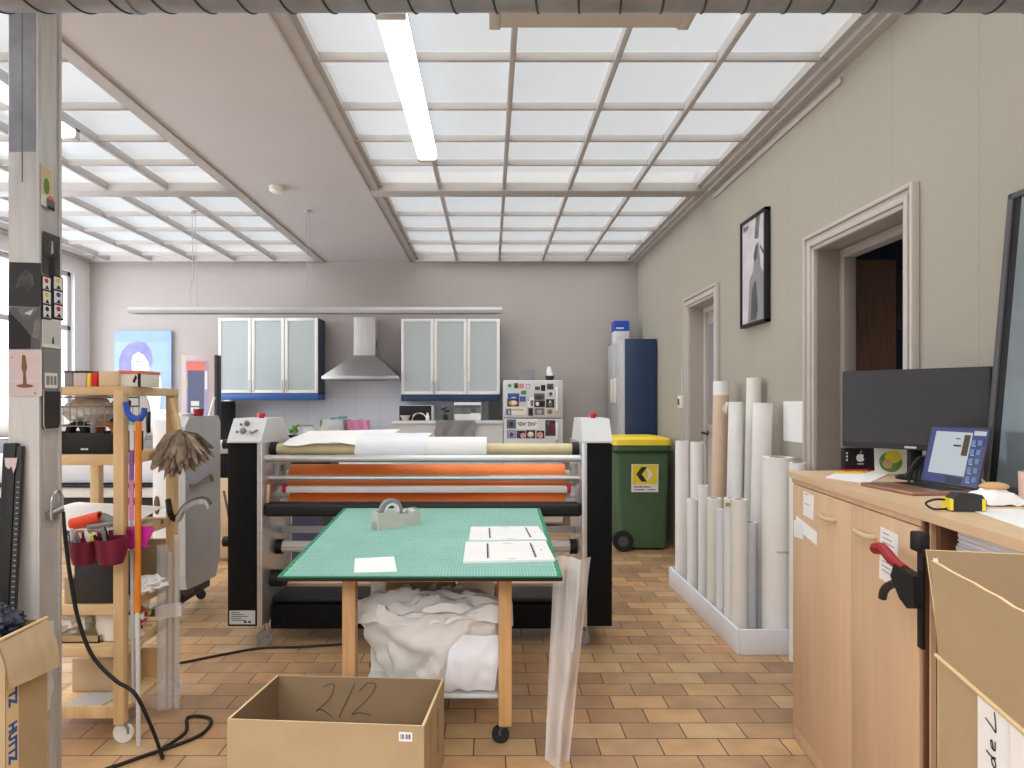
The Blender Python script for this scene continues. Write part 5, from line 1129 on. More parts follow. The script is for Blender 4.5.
# ================================================================== TALL CARTON AT THE RIGHT EDGE
c1 = Vector((0.813, 1.2)); dirf = Vector((-0.065, -0.276)).normalized(); dirr = Vector((-dirf.y, dirf.x))
if dirr.x < 0: dirr = -dirr
wdp, dep = 0.55, 0.29
c2 = c1 + dirf * wdp; c3 = c2 + dirr * dep; c4 = c1 + dirr * dep; zb, zt = 0.99, 1.163
tall = thing('tall_carton', (0.9, 1.0, 0), 'tall open cardboard carton with raised flaps and a handwritten label', 'cardboard box')
def panel(p, q, z0, z1, name, lean=Vector((0, 0)), m=('card', 'card_edge', 'card_in'), jag=0.0):
    n2 = Vector((q.y - p.y, p.x - q.x)).normalized(); cc = (c1 + c3) / 2
    if n2.dot((p + q) / 2 - cc) < 0: n2 = -n2
    t = n2 * -0.006; N = 14; mb = MB(); vs = []
    for i in range(N + 1):
        k = i / N; a = p.lerp(q, k); b = a + lean; jz = jag * nz(k * 9, 3, z1) 
        vs += [(a.x, a.y, z0), (b.x, b.y, z1 + jz), (b.x + t.x, b.y + t.y, z1 + jz), (a.x + t.x, a.y + t.y, z0)]
    for i in range(N):
        o = 4 * i
        mb.add(vs if i == 0 else [], []); 
        mb.f += [(o, o + 4, o + 5, o + 1)]; mb.mi += [0]
        mb.f += [(o + 1, o + 5, o + 6, o + 2)]; mb.mi += [1]
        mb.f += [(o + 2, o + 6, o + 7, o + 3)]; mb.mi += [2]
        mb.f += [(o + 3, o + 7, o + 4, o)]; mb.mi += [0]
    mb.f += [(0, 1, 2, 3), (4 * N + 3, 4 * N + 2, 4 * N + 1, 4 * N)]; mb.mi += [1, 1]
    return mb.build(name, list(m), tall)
bodyp = panel(c1, c2, 0, zb, 'side_panel'); panel(c2, c3, 0, zb, 'side_panel'); panel(c3, c4, 0, zb, 'side_panel'); panel(c4, c1, 0, zb, 'side_panel')
panel(c1 + dirf * 0.004, c2, zb, zt, 'flap', -dirr * 0.012, jag=0.004); panel(c4, c1 + dirr * 0.004, zb, zt, 'flap', Vector((0.03, 0.085))); panel(c3, c4, zb, zt - 0.02, 'flap', dirr * 0.03)
mb = MB(); mb.tube([Vector((c1.x, c1.y, zb)) + Vector((-0.002, 0, 0)), Vector((c2.x, c2.y, zb)) + Vector((-0.002, 0, 0))], 0.0038, n=6); mb.build('fold_edge', 'card_edge', tall)
LFm = frame((c1.x, c1.y, 0) + Vector((0, 0, 0)) if False else Vector((c1.x, c1.y, 0)), Vector((dirf.x, dirf.y, 0)), (0, 0, 1))
sgn = 1 if (LFm.to_3x3() @ Vector((0, 0, 1))).dot(Vector((dirr.x, dirr.y, 0))) < 0 else -1
mb = MB(LFm); mb.prism(rect(0.155, 0.60, 0.40, 0.984), 0.001 * sgn, 0.002 * sgn); mb.add([(x, y, 0.0024 * sgn) for x, y in rect(0.24, 0.60, 0.25, 0.984)], [(0, 1, 2, 3)], 1)
Rt = LFm @ Matrix(((0, -1, 0, 0.212), (1, 0, 0, 0.900), (0, 0, 1, 0.003 * sgn), (0, 0, 0, 1)))
for s in ([(0.0, 0.018), (-0.004, 0.005), (0.006, 0.0), (0.012, 0.012), (0.006, 0.02), (0.0, 0.016)], [(0.014, 0.045), (0.012, 0.02), (0.016, 0.0)], [(0.028, 0.012), (0.042, 0.016), (0.04, 0.024), (0.03, 0.02), (0.03, 0.004), (0.046, 0.002)], [(0.075, 0.05), (0.07, 0.02), (0.066, 0.0), (0.085, 0.002), (0.10, 0.006)]):
    ribbon(mb, [(p.x, p.y) for p in smooth([(x * 0.8, y * 0.6, 0) for x, y in s], 5)], 0.003, 2, Rt, 0.0)
mb.build('handwritten_label', ['paper', 'paper_cool', 'ink'], bodyp)
mb = MB(); mb.grid(lambda u, v: (c1.x - 0.004 + 0.009 * u + 0.004 * nz(v * 20, u * 3, 2), c1.y + 0.005, 1.085 + 0.08 * v + 0.004 * nz(u * 9, v * 9, 5)), 4, 24)
mb.build('torn_edge', 'paper_warm', tall)

# ================================================================== PAPER ROLLS IN THE TRAY
tray = thing('roll_tray', (1.61, 4.6, 0), 'low white floor tray holding the standing paper rolls', 'tray')
tx0, tx1, ty0, ty1, th = 1.418, 1.805, 3.78, 5.235, 0.145
for a, b, nm in (((tx0, ty0), (tx0 + 0.016, ty1), 'long_side'), ((tx0 + 0.0165, ty0), (tx1, ty0 + 0.016), 'end_board'), ((tx0 + 0.0165, ty1 - 0.016), (tx1, ty1), 'end_board'), ((tx1 - 0.012, ty0 + 0.0165), (tx1, ty1 - 0.0165), 'long_side')):
    MB().box((a[0], a[1], 0.001), (b[0], b[1], th), bev=0.002).build(nm, 'paper_cool', tray)
MB().box((tx0 + 0.0165, ty0 + 0.0165, 0.001), (tx1 - 0.0125, ty1 - 0.0165, 0.012)).build('tray_floor', 'light_grey', tray)
rolls = [  # x, y, r, picture top, material, lean in x, label
    (1.49, 5.12, 0.046, 441, 'paper', 0.0, 'white roll beside the green bin, first of the tray'),
    (1.587, 5.055, 0.050, 442, 'paper', 0.0, 'white roll tucked behind the first roll near the green bin'),
    (1.475, 4.80, 0.036, 499, 'paper', 0.0, 'short white roll standing third in the front row from the bin'),
    (1.480, 4.58, 0.030, 485, 'paper', 0.0, 'slim white roll a little taller, beside the brown cardboard tube'),
    (1.485, 4.37, 0.042, 498, 'paper_warm', 0.0, 'short cream roll standing right before the brown cardboard tube'),
    (1.462, 4.185, 0.024, 509, 'paper_cool', 0.0, 'thinnest shortest white roll at the front of the tray'),
    (1.484, 4.065, 0.038, 498, 'paper', 0.0, 'short white roll with a brown tape strip on its top'),
    (1.492, 3.955, 0.048, 499, 'paper_warm', 0.0, 'short ivory roll at the near front corner of the tray'),
    (1.735, 5.10, 0.028, 442, 'paper', 0.02, 'slim white roll leaning at the wall behind the slim front rolls'),
    (1.66, 4.83, 0.055, 395, 'card_tube', 0.03, 'tall brown cardboard tube with a white end cap'),
    (1.68, 4.57, 0.055, 402, 'paper', 0.03, 'tall white roll with a torn top corner right of the brown tube'),
    (1.60, 4.32, 0.036, 413, 'paper', 0.02, 'tall slim white roll before the torn-topped one'),
    (1.73, 4.40, 0.047, 378, 'paper_green', 0.03, 'tallest roll, pale greenish white, leaning on the wall'),
    (1.685, 4.15, 0.058, 403, 'paper', 0.03, 'tall thick white roll right of the greenish one'),
    (1.595, 4.06, 0.046, 522, 'paper_cool', 0.0, 'short roll half hidden behind the ivory corner roll'),
    (1.70, 3.895, 0.088, 457, 'paper_warm', 0.0, 'thickest white roll, at the near end of the tray beside the cabinet'),
]
mat('card_tube', (218, 192, 166), 0.75, var=0.05, scale=5); mat('paper_green', (228, 229, 219), 0.6, var=0.03); mat('core', (150, 120, 90), 0.8)
for x, y, r, pt, m, ln, lb in rolls:
    if m == 'paper_warm' and 'thickest' in lb: m = 'paper'
    if x < 1.5 and r < 0.047: r *= 1.12
    zt_ = Z(pt, y); e = thing('paper_roll', (x, y, 0.0125), lb, 'paper roll', 'paper rolls standing in the floor tray')
    p0 = Vector((x, y, 0.0125 + (0.004 if ln else 0))); p1 = Vector((x + ln, y, zt_))
    mb = MB(); mb.pipe(p0, p1, r, r * 0.55, n=32, m=0, mcore=1)
    a0 = random.random() * 6; pts = []
    mb.tube([p0 + Vector((math.cos(a0) * r, math.sin(a0) * r, 0)), p1 + Vector((math.cos(a0 + 0.1) * r, math.sin(a0 + 0.1) * r, 0))], 0.002, n=4)
    mb.build('rolled_paper' if m != 'card_tube' else 'tube', [m, 'core' if r > 0.03 else m], e)
    if m == 'card_tube':
        d = (p1 - p0).normalized(); MB().cyl(p1 - d * 0.001, p1 + d * 0.10, r * 1.02, n=32).build('end_cap', 'white', e)
    if 'tape strip' in lb:
        b = MB(); b.box((x - 0.05, y - r - 0.004, zt_ - 0.045), (x + 0.04, y - r - 0.001, zt_ - 0.022), bev=0.001); b.build('tape_strip', 'card', e)
    if 'thickest' in lb:
        b = MB(); b.grid(lambda u, v: (x + (r + 0.0015) * math.sin(-0.5 + 0.8 * u), y - (r + 0.0015) * math.cos(-0.5 + 0.8 * u), zt_ - 0.55 + 0.012 * v), 8, 1); b.build('tape_strip', 'card_tube', e)
        # outer leaf of paper come loose
        b = MB(); b.grid(lambda u, v: (x + 0.0 + (r + 0.004 * u + 0.0015) * math.sin(0.3 + 2.0 * u), y - (r + 0.004 * u + 0.0015) * math.cos(0.3 + 2.0 * u), 0.02 + (zt_ - 0.03) * v), 16, 2); b.build('outer_leaf', 'paper', e)
    if 'torn top' in lb:
        b = MB(); b.add([(x - r * 0.98, y - 0.02, zt_ + 0.002), (x - r - 0.03, y - 0.03, zt_ - 0.05), (x - r * 0.95, y - 0.025, zt_ - 0.08), (x - r * 0.8, y - 0.035, zt_)], [(0, 1, 2, 3)]); b.build('torn_corner', 'paper_warm', e)
e = thing('paper_roll', (1.725, 3.70, 0), 'white roll on the floor between tray and cabinet', 'paper roll', 'paper rolls standing beside the cabinet')
MB().pipe((1.725, 3.70, 0.001), (1.725, 3.70, 1.11), 0.045, 0.03, m=0, mcore=1).build('rolled_paper', ['paper', 'core'], e)

# ================================================================== WHEELIE BIN
bn = thing('wheelie_bin', (1.47, 6.7, 0), 'green wheelie bin with a yellow lid beside the navy cabinet', 'bin')
y0, y1 = 6.40, 6.96
lv = [(0.02, 1.27, 1.735, 6.46, 6.90), (0.25, 1.26, 1.738, 6.45, 6.91), (0.95, 1.225, 1.75, 6.415, 6.945), (0.965, 1.205, 1.765, 6.40, 6.96), (1.03, 1.205, 1.765, 6.40, 6.96)]
def rrect(x0, x1, y0, y1, r=0.05, n=5):
    out = []
    for cx, cy, a in ((x1 - r, y0 + r, -90), (x1 - r, y1 - r, 0), (x0 + r, y1 - r, 90), (x0 + r, y0 + r, 180)):
        out += circ(cx, cy, r, r, n, a, a + 90)
    return out
def loft(mb, levels, r, m=0):
    vs = []; k = 20
    for z, x0, x1, ya, yb in levels: vs += [(x, y, z) for x, y in rrect(x0, x1, ya, yb, r)]
    n = len(levels); fs = [(l * k + i, l * k + (i + 1) % k, (l + 1) * k + (i + 1) % k, (l + 1) * k + i) for l in range(n - 1) for i in range(k)]
    fs += [tuple(range(k - 1, -1, -1)), tuple(range((n - 1) * k, n * k))]; mb.add(vs, fs, m)
mb = MB(); loft(mb, lv, 0.05); mb.build('bin_body', 'bin_green', bn)
mb = MB(); mb.box((1.195, 6.39, 0.955), (1.775, 6.97, 0.985), bev=0.01); mb.build('rim', 'bin_dark', bn)
mb = MB(); loft(mb, [(1.031, 1.195, 1.765, 6.385, 6.975), (1.085, 1.20, 1.765, 6.39, 6.97), (1.105, 1.22, 1.72, 6.42, 6.94), (1.112, 1.26, 1.66, 6.47, 6.89)], 0.05)
lid = mb.build('lid', 'bin_yellow', bn)
mb = MB(); mb.tube([(1.19, 6.5, 1.0), (1.15, 6.5, 1.02), (1.15, 6.86, 1.02), (1.19, 6.86, 1.0)], 0.016, n=10); mb.build('handle', 'bin_green', bn)
for y in (6.395, 6.90):
    w = MB(); w.cyl((1.29, y - 0.015, 0.10), (1.29, y + 0.045, 0.10), 0.098, n=36); w = w.build('wheel', 'rubber', bn)
    MB().cyl((1.29, y - 0.022, 0.10), (1.29, y - 0.0155, 0.10), 0.05, n=24).build('hub_cap', 'dark_grey', w)
sx, sz, sw, shh = X(631, 6.43), Z(492, 6.43), X(658, 6.43) - X(631, 6.43), Z(464, 6.43) - Z(492, 6.43)
SFm = frame((sx, 6.4225, sz), (1, 0, 0), (0, -0.045, 1)); st = MB(SFm); st.prism(rect(0, 0, sw, shh), 0, 0.001, 0)
L2 = [(1, rect(0.04, 0.28, 0.96, 0.97)), (2, [(0.18, 0.64), (0.37, 0.90), (0.58, 0.90), (0.38, 0.64), (0.58, 0.38), (0.37, 0.38)]), (0, [(0.60, 0.88), (0.80, 0.64), (0.60, 0.40), (0.53, 0.47), (0.62, 0.56), (0.62, 0.74), (0.53, 0.80)])]
for k, (m_, pts) in enumerate(L2): st.add([(u * sw, v * shh, 0.0016 + 0.0004 * k) for u, v in pts], [tuple(range(len(pts)))], m_)
for k in range(9): st.add([(u * sw, v * shh, 0.0016) for u, v in rect(0.11 + 0.068 * k, 0.165, 0.11 + 0.068 * k + 0.05, 0.205 + 0.02 * ((k * 5) % 3 == 0))], [(0, 1, 2, 3)], 3)
for k in range(2): st.add([(u * sw, v * shh, 0.0016) for u, v in rect(0.1 + 0.5 * k, 0.07, 0.5 + 0.4 * k, 0.10)], [(0, 1, 2, 3)], 3)
st.M = None
st.build('sticker', ['white', 'yellow', 'bin_logo', 'ink_soft'] if 'bin_logo' in MATS else ['white', 'yellow', 'bin_dark', 'ink_soft'], bn)
# ================================================================== LEFT: PRINTER, RACK, PILLAR CARDS, BOX
pr = thing('large_format_printer', (-3.4, 4.55, 0), 'large grey and white format printer standing behind the pine rack', 'printer')
mb = MB(frame((0, 0, 0), (0, 1, 0), (0, 0, 1)))
mb.prism([(4.32, 0.22), (4.60, 0.20), (4.78, 0.19), (4.86, 0.34), (4.86, 1.30), (4.82, 1.352), (4.36, 1.352), (4.30, 1.29), (4.30, 0.30)], -2.05, -1.985)
mb.build('side_panel', 'light_grey', pr)
MB().box((-2.20, 4.29, 0.22), (-2.051, 4.80, 1.34), bev=0.02).build('end_tower', 'white', pr)
MB().ball((-2.165, 4.288, 0.78), (0.020, 0.006, 0.062), 16).build('oval_grip', 'brown', pr)
MB().box((-5.0 + 0.06, 4.42, 0.90), (-2.201, 4.80, 1.10), bev=0.03).build('body', 'paper_cool', pr)
MB().box((-4.9, 4.36, 0.885), (-2.201, 4.80, 0.8985), bev=0.003).build('front_slot', 'black', pr)
MB().box((-4.9, 4.38, 0.815), (-2.201, 4.80, 0.884), bev=0.006).build('media_tray', 'white', pr)
MB().box((-4.9, 4.42, 0.68), (-2.201, 4.78, 0.8145), bev=0.006).build('lower_beam', 'charcoal', pr)
MB().cyl((-4.85, 4.62, 1.30), (-2.205, 4.62, 1.30), 0.10, n=36).build('media_roll', 'paper', pr)
MB().box((-4.9, 4.50, 1.101), (-2.205, 4.78, 1.19), bev=0.01).build('roll_cradle', 'mid_grey', pr)
for x in (-4.6, -2.12):
    lg = MB().box((x - 0.05, 4.48, 0.12), (x + 0.05, 4.62, 0.68 if x < -4 else 0.22), bev=0.004).build('leg', 'dark_grey', pr)
    MB().box((x - 0.045, 4.18, 0.085), (x + 0.045, 4.90, 0.14), bev=0.01).build('foot', 'black', pr)
    for y in (4.24, 4.84): caster(x, y, 0.0845, 0.036, pr, 'rubber', 'charcoal', 1.2)
mb = MB(); mb.tube(smooth([(-1.98, 4.36, 0.90), (-1.95, 4.40, 0.915), (-1.94, 4.55, 0.95), (-1.96, 4.66, 0.90)], 6), 0.014, n=8); mb.build('grab_handle', 'mid_grey', pr)
MB().cyl((-1.984, 4.40, 1.01), (-1.978, 4.40, 1.01), 0.012, n=14).build('screw_hole', 'black', pr)
tag(MB().lathe([(0.028, 0), (0.034, 0.05), (0.03, 0.05), (0, 0.045)], (-2.01, 4.55, 1.353), n=20).build('small_pot', 'red_dark'), 'small dark red pot standing on the grey printer panel', 'pot')
tag(MB().box((-2.19, 4.40, 1.353), (-2.055, 4.60, 1.372), bev=0.004).build('paper_pad', 'paper'), 'white pad of paper lying on the printer beside the small red pot', 'paper')
# pale oval panel on a stand behind the brooms
mb = MB(frame((X(137, 3.6), 3.6, Z(417, 3.6)), (1, 0, 0), (0, 0, 1))); mb.prism(circ(0, 0, 0.072, 0.15, 36), -0.008, 0.008)
e = thing('oval_panel', (X(137, 3.6), 3.6, Z(445, 3.6)), 'pale green-grey oval panel standing behind the blue broom head', 'oval panel')
mb.build('oval_plate', 'pale_grey', e)
mb = MB(); mb.box((X(137, 3.6) - 0.012, 3.61, 0.0), (X(137, 3.6) + 0.012, 3.63, Z(440, 3.6))); mb.box((X(137, 3.6) - 0.15, 3.55, 0.0), (X(137, 3.6) + 0.15, 3.70, 0.02), bev=0.005); mb.build('stand', 'mid_grey', e)
mb = MB(); mb.tube(smooth([(X(150, 3.6), 3.585, Z(413, 3.6)), (X(152, 3.6), 3.56, Z(420, 3.6)), (X(150, 3.6), 3.585, Z(432, 3.6))], 6), 0.012); mb.build('side_grip', 'black', e)

# ---- pine rack on casters
rx0, rx1, ry0, ry1 = -1.945, -1.532, 2.79, 3.24
rack = thing('pine_rack', ((rx0 + rx1) / 2, (ry0 + ry1) / 2, 0), 'open pine rack on white casters crowded with workshop things', 'rack')
pw = 0.043
posts = [(rx1 - 0.028, ry0, 1.50), (rx1 - 0.028, ry1, 1.50), (rx0 + 0.02, ry0, 1.50), (rx0 + 0.015, ry1, 1.50)]
for x, y, zt in posts:
    p = MB().box((x - pw / 2, y - pw / 2, 0.095), (x + pw / 2, y + pw / 2, zt), bev=0.003).build('post', 'pine', rack)
    caster(x, y + 0.01, 0.0945, 0.042, p, 'white', 'steel', 1.0)
def shelf(z, slats=True, side=True):
    s = MB(); s.box((rx0 - 0.02, ry0 + 0.025, z - 0.045), (rx1 - 0.056, ry0 + 0.045, z), bev=0.003); s.box((rx0, ry1 - 0.045, z - 0.045), (rx1 - 0.056, ry1 - 0.025, z), bev=0.003)
    s.box((rx1 - 0.052, ry0 + 0.0255, z - 0.045), (rx1 - 0.03, ry1 - 0.0255, z - 0.0), bev=0.003)
    n_ = 7
    for k in range(n_):
        y = ry0 + 0.07 + (ry1 - ry0 - 0.14) * k / (n_ - 1)
        s.box((rx0 - 0.02, y - 0.02, z - 0.012), (rx1 - 0.053, y + 0.02, z), bev=0.002)
    s.build('shelf', 'pine_slat', rack)
for z in (1.225, 0.89, 0.585, 0.405): shelf(z)
s = MB(); s.box((rx0 - 0.02, ry0 - 0.01, 1.48), (rx1 + 0.0, ry1 + 0.01, 1.515), bev=0.003); s.build('top_board', 'pine_slat', rack)
s = MB(); s.box((rx0 - 0.02, ry0 + 0.026, 0.10), (rx1 - 0.056, ry1 - 0.026, 0.118)); s.box((rx0 - 0.02, ry0 + 0.0255, 0.10), (rx1 - 0.056, ry0 + 0.042, 0.15), bev=0.003); s.box((rx0 - 0.02, ry1 - 0.045, 0.118), (rx1 - 0.056, ry1 - 0.026, 0.26), bev=0.003); s.build('bottom_tray', 'pine', rack)
# things on the top board
TZ = 1.516
def bxs(px0, px1, py0, Y, z0, dep, mats, name, label, cat, group=None, top=None, bev=0.004):
    a, b = X(px0, Y), X(px1, Y); zt = Z(py0, Y); mb = MB(); mb.box((a, Y, z0), (b, Y + dep, zt), 0, bev=bev)
    if top: mb.box((a - 0.001, Y - 0.001, zt - 0.008), (b + 0.001, Y + dep + 0.001, zt + 0.001), 1)
    return tag(mb.build(name, [mats, top or mats]), label, cat, group)
g_ = 'small boxes on top of the pine rack'
bxs(64, 72.5, 371, 2.83, TZ, 0.10, 'mid_grey', 'small_box', 'small grey box, first in the row on top of the rack', 'box', g_, 'dark_grey')
bxs(73, 86, 371, 2.83, TZ, 0.10, 'pink_dusty', 'small_box', 'dusty pink box in the row on top of the rack', 'box', g_, 'ink')
bxs(86.6, 90.5, 373, 2.83, TZ, 0.10, 'yellow', 'small_box', 'slim yellow box wedged beside the dusty pink one', 'box', g_)
bxs(91, 97, 372.5, 2.83, TZ, 0.10, 'red', 'small_box', 'small red box right of the slim yellow one', 'box', g_)
bxs(98.5, 118, 371, 2.82, TZ, 0.12, 'tan_light', 'small_box', 'tan carton in the middle of the rack top', 'box', g_)
e = thing('gift_box', (X(131, 2.84), 2.9, TZ), 'black and white printed box with a pinkish red lid on the rack top', 'box', g_)
MB().box((X(119, 2.84), 2.84, TZ), (X(141, 2.84), 3.0, Z(373.5, 2.84)), bev=0.003).build('box_body', 'paper_warm', e)
mb = MB(); M = frame((X(119, 2.84), 2.8394, TZ), (1, 0, 0), (0, 0, 1)); w = X(141, 2.84) - X(119, 2.84); h = Z(373.5, 2.84) - TZ
flat(mb, M, [(0, [(0.0, 0.3), (0.3, 0.05), (0.7, 0.0), (0.75, 0.3), (0.5, 0.5), (0.1, 0.55)]), (1, rect(0.86, 0, 1, 1)), (1, [(0.62, 0.4), (0.76, 0.9), (0.84, 0.7), (0.72, 0.25)])], w, h); mb.build('print', ['paper', 'ink'], e)
MB().box((X(118, 2.84), 2.835, Z(373.5, 2.84) + 0.0005), (X(141.5, 2.84), 3.005, Z(370.5, 2.84)), bev=0.002).build('lid', 'coral', e)
# wire basket hung under the top board, white cloth in it
e = thing('wire_basket', (-1.80, 3.0, 1.30), 'grey wire basket hung below the rack top', 'basket')
mb = MB(); bx = (-1.94, -1.67, 2.86, 3.14)
for z, r in ((1.472, 0.0035), (1.43, 0.004), (1.345, 0.003)):
    x0, x1, y0, y1 = bx; mb.tube([(x0, y0, z), (x1, y0, z), (x1, y1, z), (x0, y1, z)], r, n=6, closed=True)
for k in range(10):
    x = bx[0] + (bx[1] - bx[0]) * k / 9
    mb.tube([(x, bx[2], 1.43), (x, bx[2], 1.345), (x, bx[3], 1.345), (x, bx[3], 1.43)], 0.002, n=5)
for y in (2.95, 3.05): mb.tube([(bx[0], y, 1.43), (bx[0], y, 1.345), (bx[1], y, 1.345), (bx[1], y, 1.43)], 0.002, n=5)
for x in (bx[0], bx[1]):
    for y in (bx[2], bx[3]): mb.tube([(x, y, 1.43), (x, y, 1.478)], 0.003, n=5)
mb.build('wire_frame', 'mid_grey', e)
def lump(c, r, f=3.0, amp=0.25, seed=1.0, n=28):
    mb = MB(); c = Vector(c); r = Vector(r); vs = []; k = n // 2
    def fn(u, v):
        a = 2 * PI * u; q = PI * v - PI / 2; d = Vector((math.cos(q) * math.cos(a), math.cos(q) * math.sin(a), math.sin(q)))
        s = 1 + amp * nz(d.x * f + seed, d.y * f, d.z * f) + amp * 0.5 * nz(d.x * f * 2.7, d.y * f * 2.7 + seed, d.z * f * 2.7)
        p = c + Vector((d.x * r.x, d.y * r.y, d.z * r.z)) * s; p.z = max(p.z, c.z - r.z); return p
    mb.grid(fn, n, k); return mb
tag(lump((-1.82, 3.0, 1.412), (0.10, 0.12, 0.058)).build('white_cloth', 'paper', weld=True), 'folded whitish cloth lying in the hung wire basket', 'cloth')
# second shelf: black caddy with tape and dryer in it
CZ = 1.226
e = thing('black_caddy', (-1.78, 2.95, CZ), 'black open plastic caddy with a small white mark on the rack', 'caddy')
x0, x1, y0, y1, zt = -1.965, X(117, 2.86), 2.85, 3.08, Z(433, 2.85)
mb = MB()
mb.box((x0, y0, CZ), (x1, y0 + 0.006, zt), bev=0.002); mb.box((x0, y1 - 0.006, CZ), (x1, y1, zt), bev=0.002); mb.box((x0, y0 + 0.006, CZ), (x0 + 0.006, y1 - 0.006, zt)); mb.box((x1 - 0.006, y0 + 0.006, CZ), (x1, y1 - 0.006, zt)); mb.box((x0 + 0.006, y0 + 0.006, CZ), (x1 - 0.006, y1 - 0.006, CZ + 0.006)); mb.box((X(104, 2.85), y0 - 0.001, CZ + 0.004), (X(105.5, 2.85), y0 + 0.001, zt)); 
mb.build('tub', 'black', e)
mb = MB(); [mb.box((X(81 + 1.25 * q, 2.85), 2.8485, Z(450, 2.85)), (X(81.9 + 1.25 * q, 2.85), 2.8489, Z(448.3, 2.85))) for q in range(6)]; mb.build('white_mark', 'white', e)
mb = MB(); cpt = Vector((X(78, 2.93), 2.93, Z(431, 2.93))); mb.pipe(cpt + Vector((-0.0, -0.022, 0)), cpt + Vector((0, 0.022, 0)), 0.042, 0.022, n=28); tag(mb.build('black_tape_roll', 'black'), 'black roll of tape poking out of the black caddy', 'tape roll')
mb = MB(); cpt = Vector((X(106, 2.98), 2.98, Z(433, 2.98))); mb.pipe(cpt + Vector((0, -0.02, 0)), cpt + Vector((0, 0.02, 0)), 0.052, 0.034, n=28); tag(mb.build('orange_tape_roll', 'orange'), 'orange roll of tape standing in the black caddy', 'tape roll')
mb = MB(); mb.tube([(X(92, 2.95), 2.95, CZ + 0.01), (X(94.5, 2.95), 2.95, Z(413, 2.95))], 0.013, n=10); tag(mb.build('pale_brush_handle', 'pink_dusty'), 'pale pinkish handle sticking up from the black caddy', 'brush')
mb = lump((X(97, 3.03), 3.03, Z(434, 3.03)), (0.035, 0.03, 0.05), amp=0.5); tag(mb.build('cable_bundle', 'mid_grey', weld=True), 'grey tangled bundle in the black caddy beside the orange tape', 'cable bundle')
mb = MB(); mb.prism([(0, 0), (0.04, -0.01), (0.075, 0.02), (0.085, 0.10), (0.055, 0.125), (0.03, 0.08), (0.0, 0.06)], -0.018, 0.018, M=frame((X(97, 3.05), 3.168, Z(423, 3.05)), (1, 0, 0), (0, 0, 1)))
mb.tube([(X(103, 3.05), 3.165, Z(420, 3.05)), (X(99, 3.05), 3.165, Z(402, 3.05)), (X(106, 3.05), 3.165, Z(399, 3.05))], 0.011, m=1)
mb.tube(smooth([(X(106, 3.05), 3.165, Z(420, 3.05)), (X(107, 3.05), 3.165, 1.30), (X(106, 3.05), 3.165, 1.236)], 4), 0.008, m=0)
tag(mb.build('hand_tool', ['black', 'steel']), 'black and silver hand tool hanging behind the caddy', 'tool')
# third shelf: white tray of paper, orange tube, maroon baskets with pens
TZ3 = 0.891
mb = MB(); mb.grid(lambda u, v: (-1.98 + 0.43 * u, 2.82 + 0.37 * v, 0.902 + 0.07 * math.sin(PI * v * 0.62) * (1 - 0.35 * u) + 0.008 * nz(u * 3, v * 3, 2)), 24, 18)
tag(mb.build('white_sheet', 'paper'), 'big curled white sheet lying on the third shelf of the rack', 'paper')
mb = MB(); a, b = P(72, 524, 2.84), P(100.5, 517, 2.84); mb.pipe(a, b, 0.026, 0.020, n=24); tag(mb.build('orange_tube', 'orange_red'), 'short orange tube lying on the white sheet in the rack', 'tube')
mb = MB(); mb.cyl(P(101, 517, 2.85), P(115, 523, 2.87), 0.022, n=20); mb.cyl(P(88, 527, 2.82), P(115, 523, 2.82), 0.010, n=12); tag(mb.build('grey_tube', 'mid_grey'), 'grey nozzle tube lying right of the orange tube', 'tube')
e = thing('red_cap', P(111, 502, 3.1), 'red', 'x'); bpy.data.objects.remove(e)
tag(MB().lathe([(0.03, 0), (0.033, 0.03), (0.02, 0.05), (0, 0.05)], (X(110, 3.18), 3.17, 0.892 + 0.0), n=20).build('red_cap', 'red'), 'small red cap behind the white sheet on the third shelf', 'cap')
def basket(px0, px1, py0, py1, Y, m, label):
    a, b = X(px0, Y), X(px1, Y); zt, zb = Z(py0, Y), Z(py1, Y); w = b - a; xc = (a + b) / 2
    mb = MB(); mb.lathe([(w * 0.36, 0), (w * 0.46, (zt - zb) * 0.4), (w * 0.5, zt - zb), (w * 0.48, zt - zb), (w * 0.44, (zt - zb) * 0.4), (0, 0.006)], (xc, Y + w / 2, zb), n=32)
    for s in (-1, 1): mb.box((xc + s * w * 0.3 - 0.008, Y + w - 0.004, zt - 0.01), (xc + s * w * 0.3 + 0.008, Y + w + 0.004, zt + 0.02))
    return tag(mb.build('hanging_basket', m), label, 'basket', 'plastic baskets hung on the rack')
basket(62, 89, 543, 567, 2.63, 'maroon', 'dark red round basket with pens hung on the rack next to the pillar')
basket(87, 118, 541, 567, 2.62, 'maroon', 'dark red round basket with tool handles hung right of its twin')
basket(123, 154, 527, 548, 2.82 - 0.0, 'magenta', 'magenta shallow basket hung at the right post of the rack') if False else None
mb = MB(); D0 = 2.775
mb.prism([(X(129, D0), Z(549, D0)), (X(144, D0), Z(549, D0)), (X(154, D0), Z(529, D0)), (X(152, D0), Z(526, D0)), (X(127, D0), Z(527, D0))], -0.006, 0.0, M=frame((0, D0, 0), (1, 0, 0), (0, 0, 1)))
mb.box((X(129, D0), D0, Z(549, D0)), (X(144, D0), D0 + 0.05, Z(548, D0))); mb.box((X(127, D0), D0, Z(549, D0)), (X(128, D0), D0 + 0.04, Z(527, D0)))
tag(mb.build('dustpan', 'magenta'), 'magenta plastic dustpan hanging behind the orange broom pole', 'dustpan')
k = 0
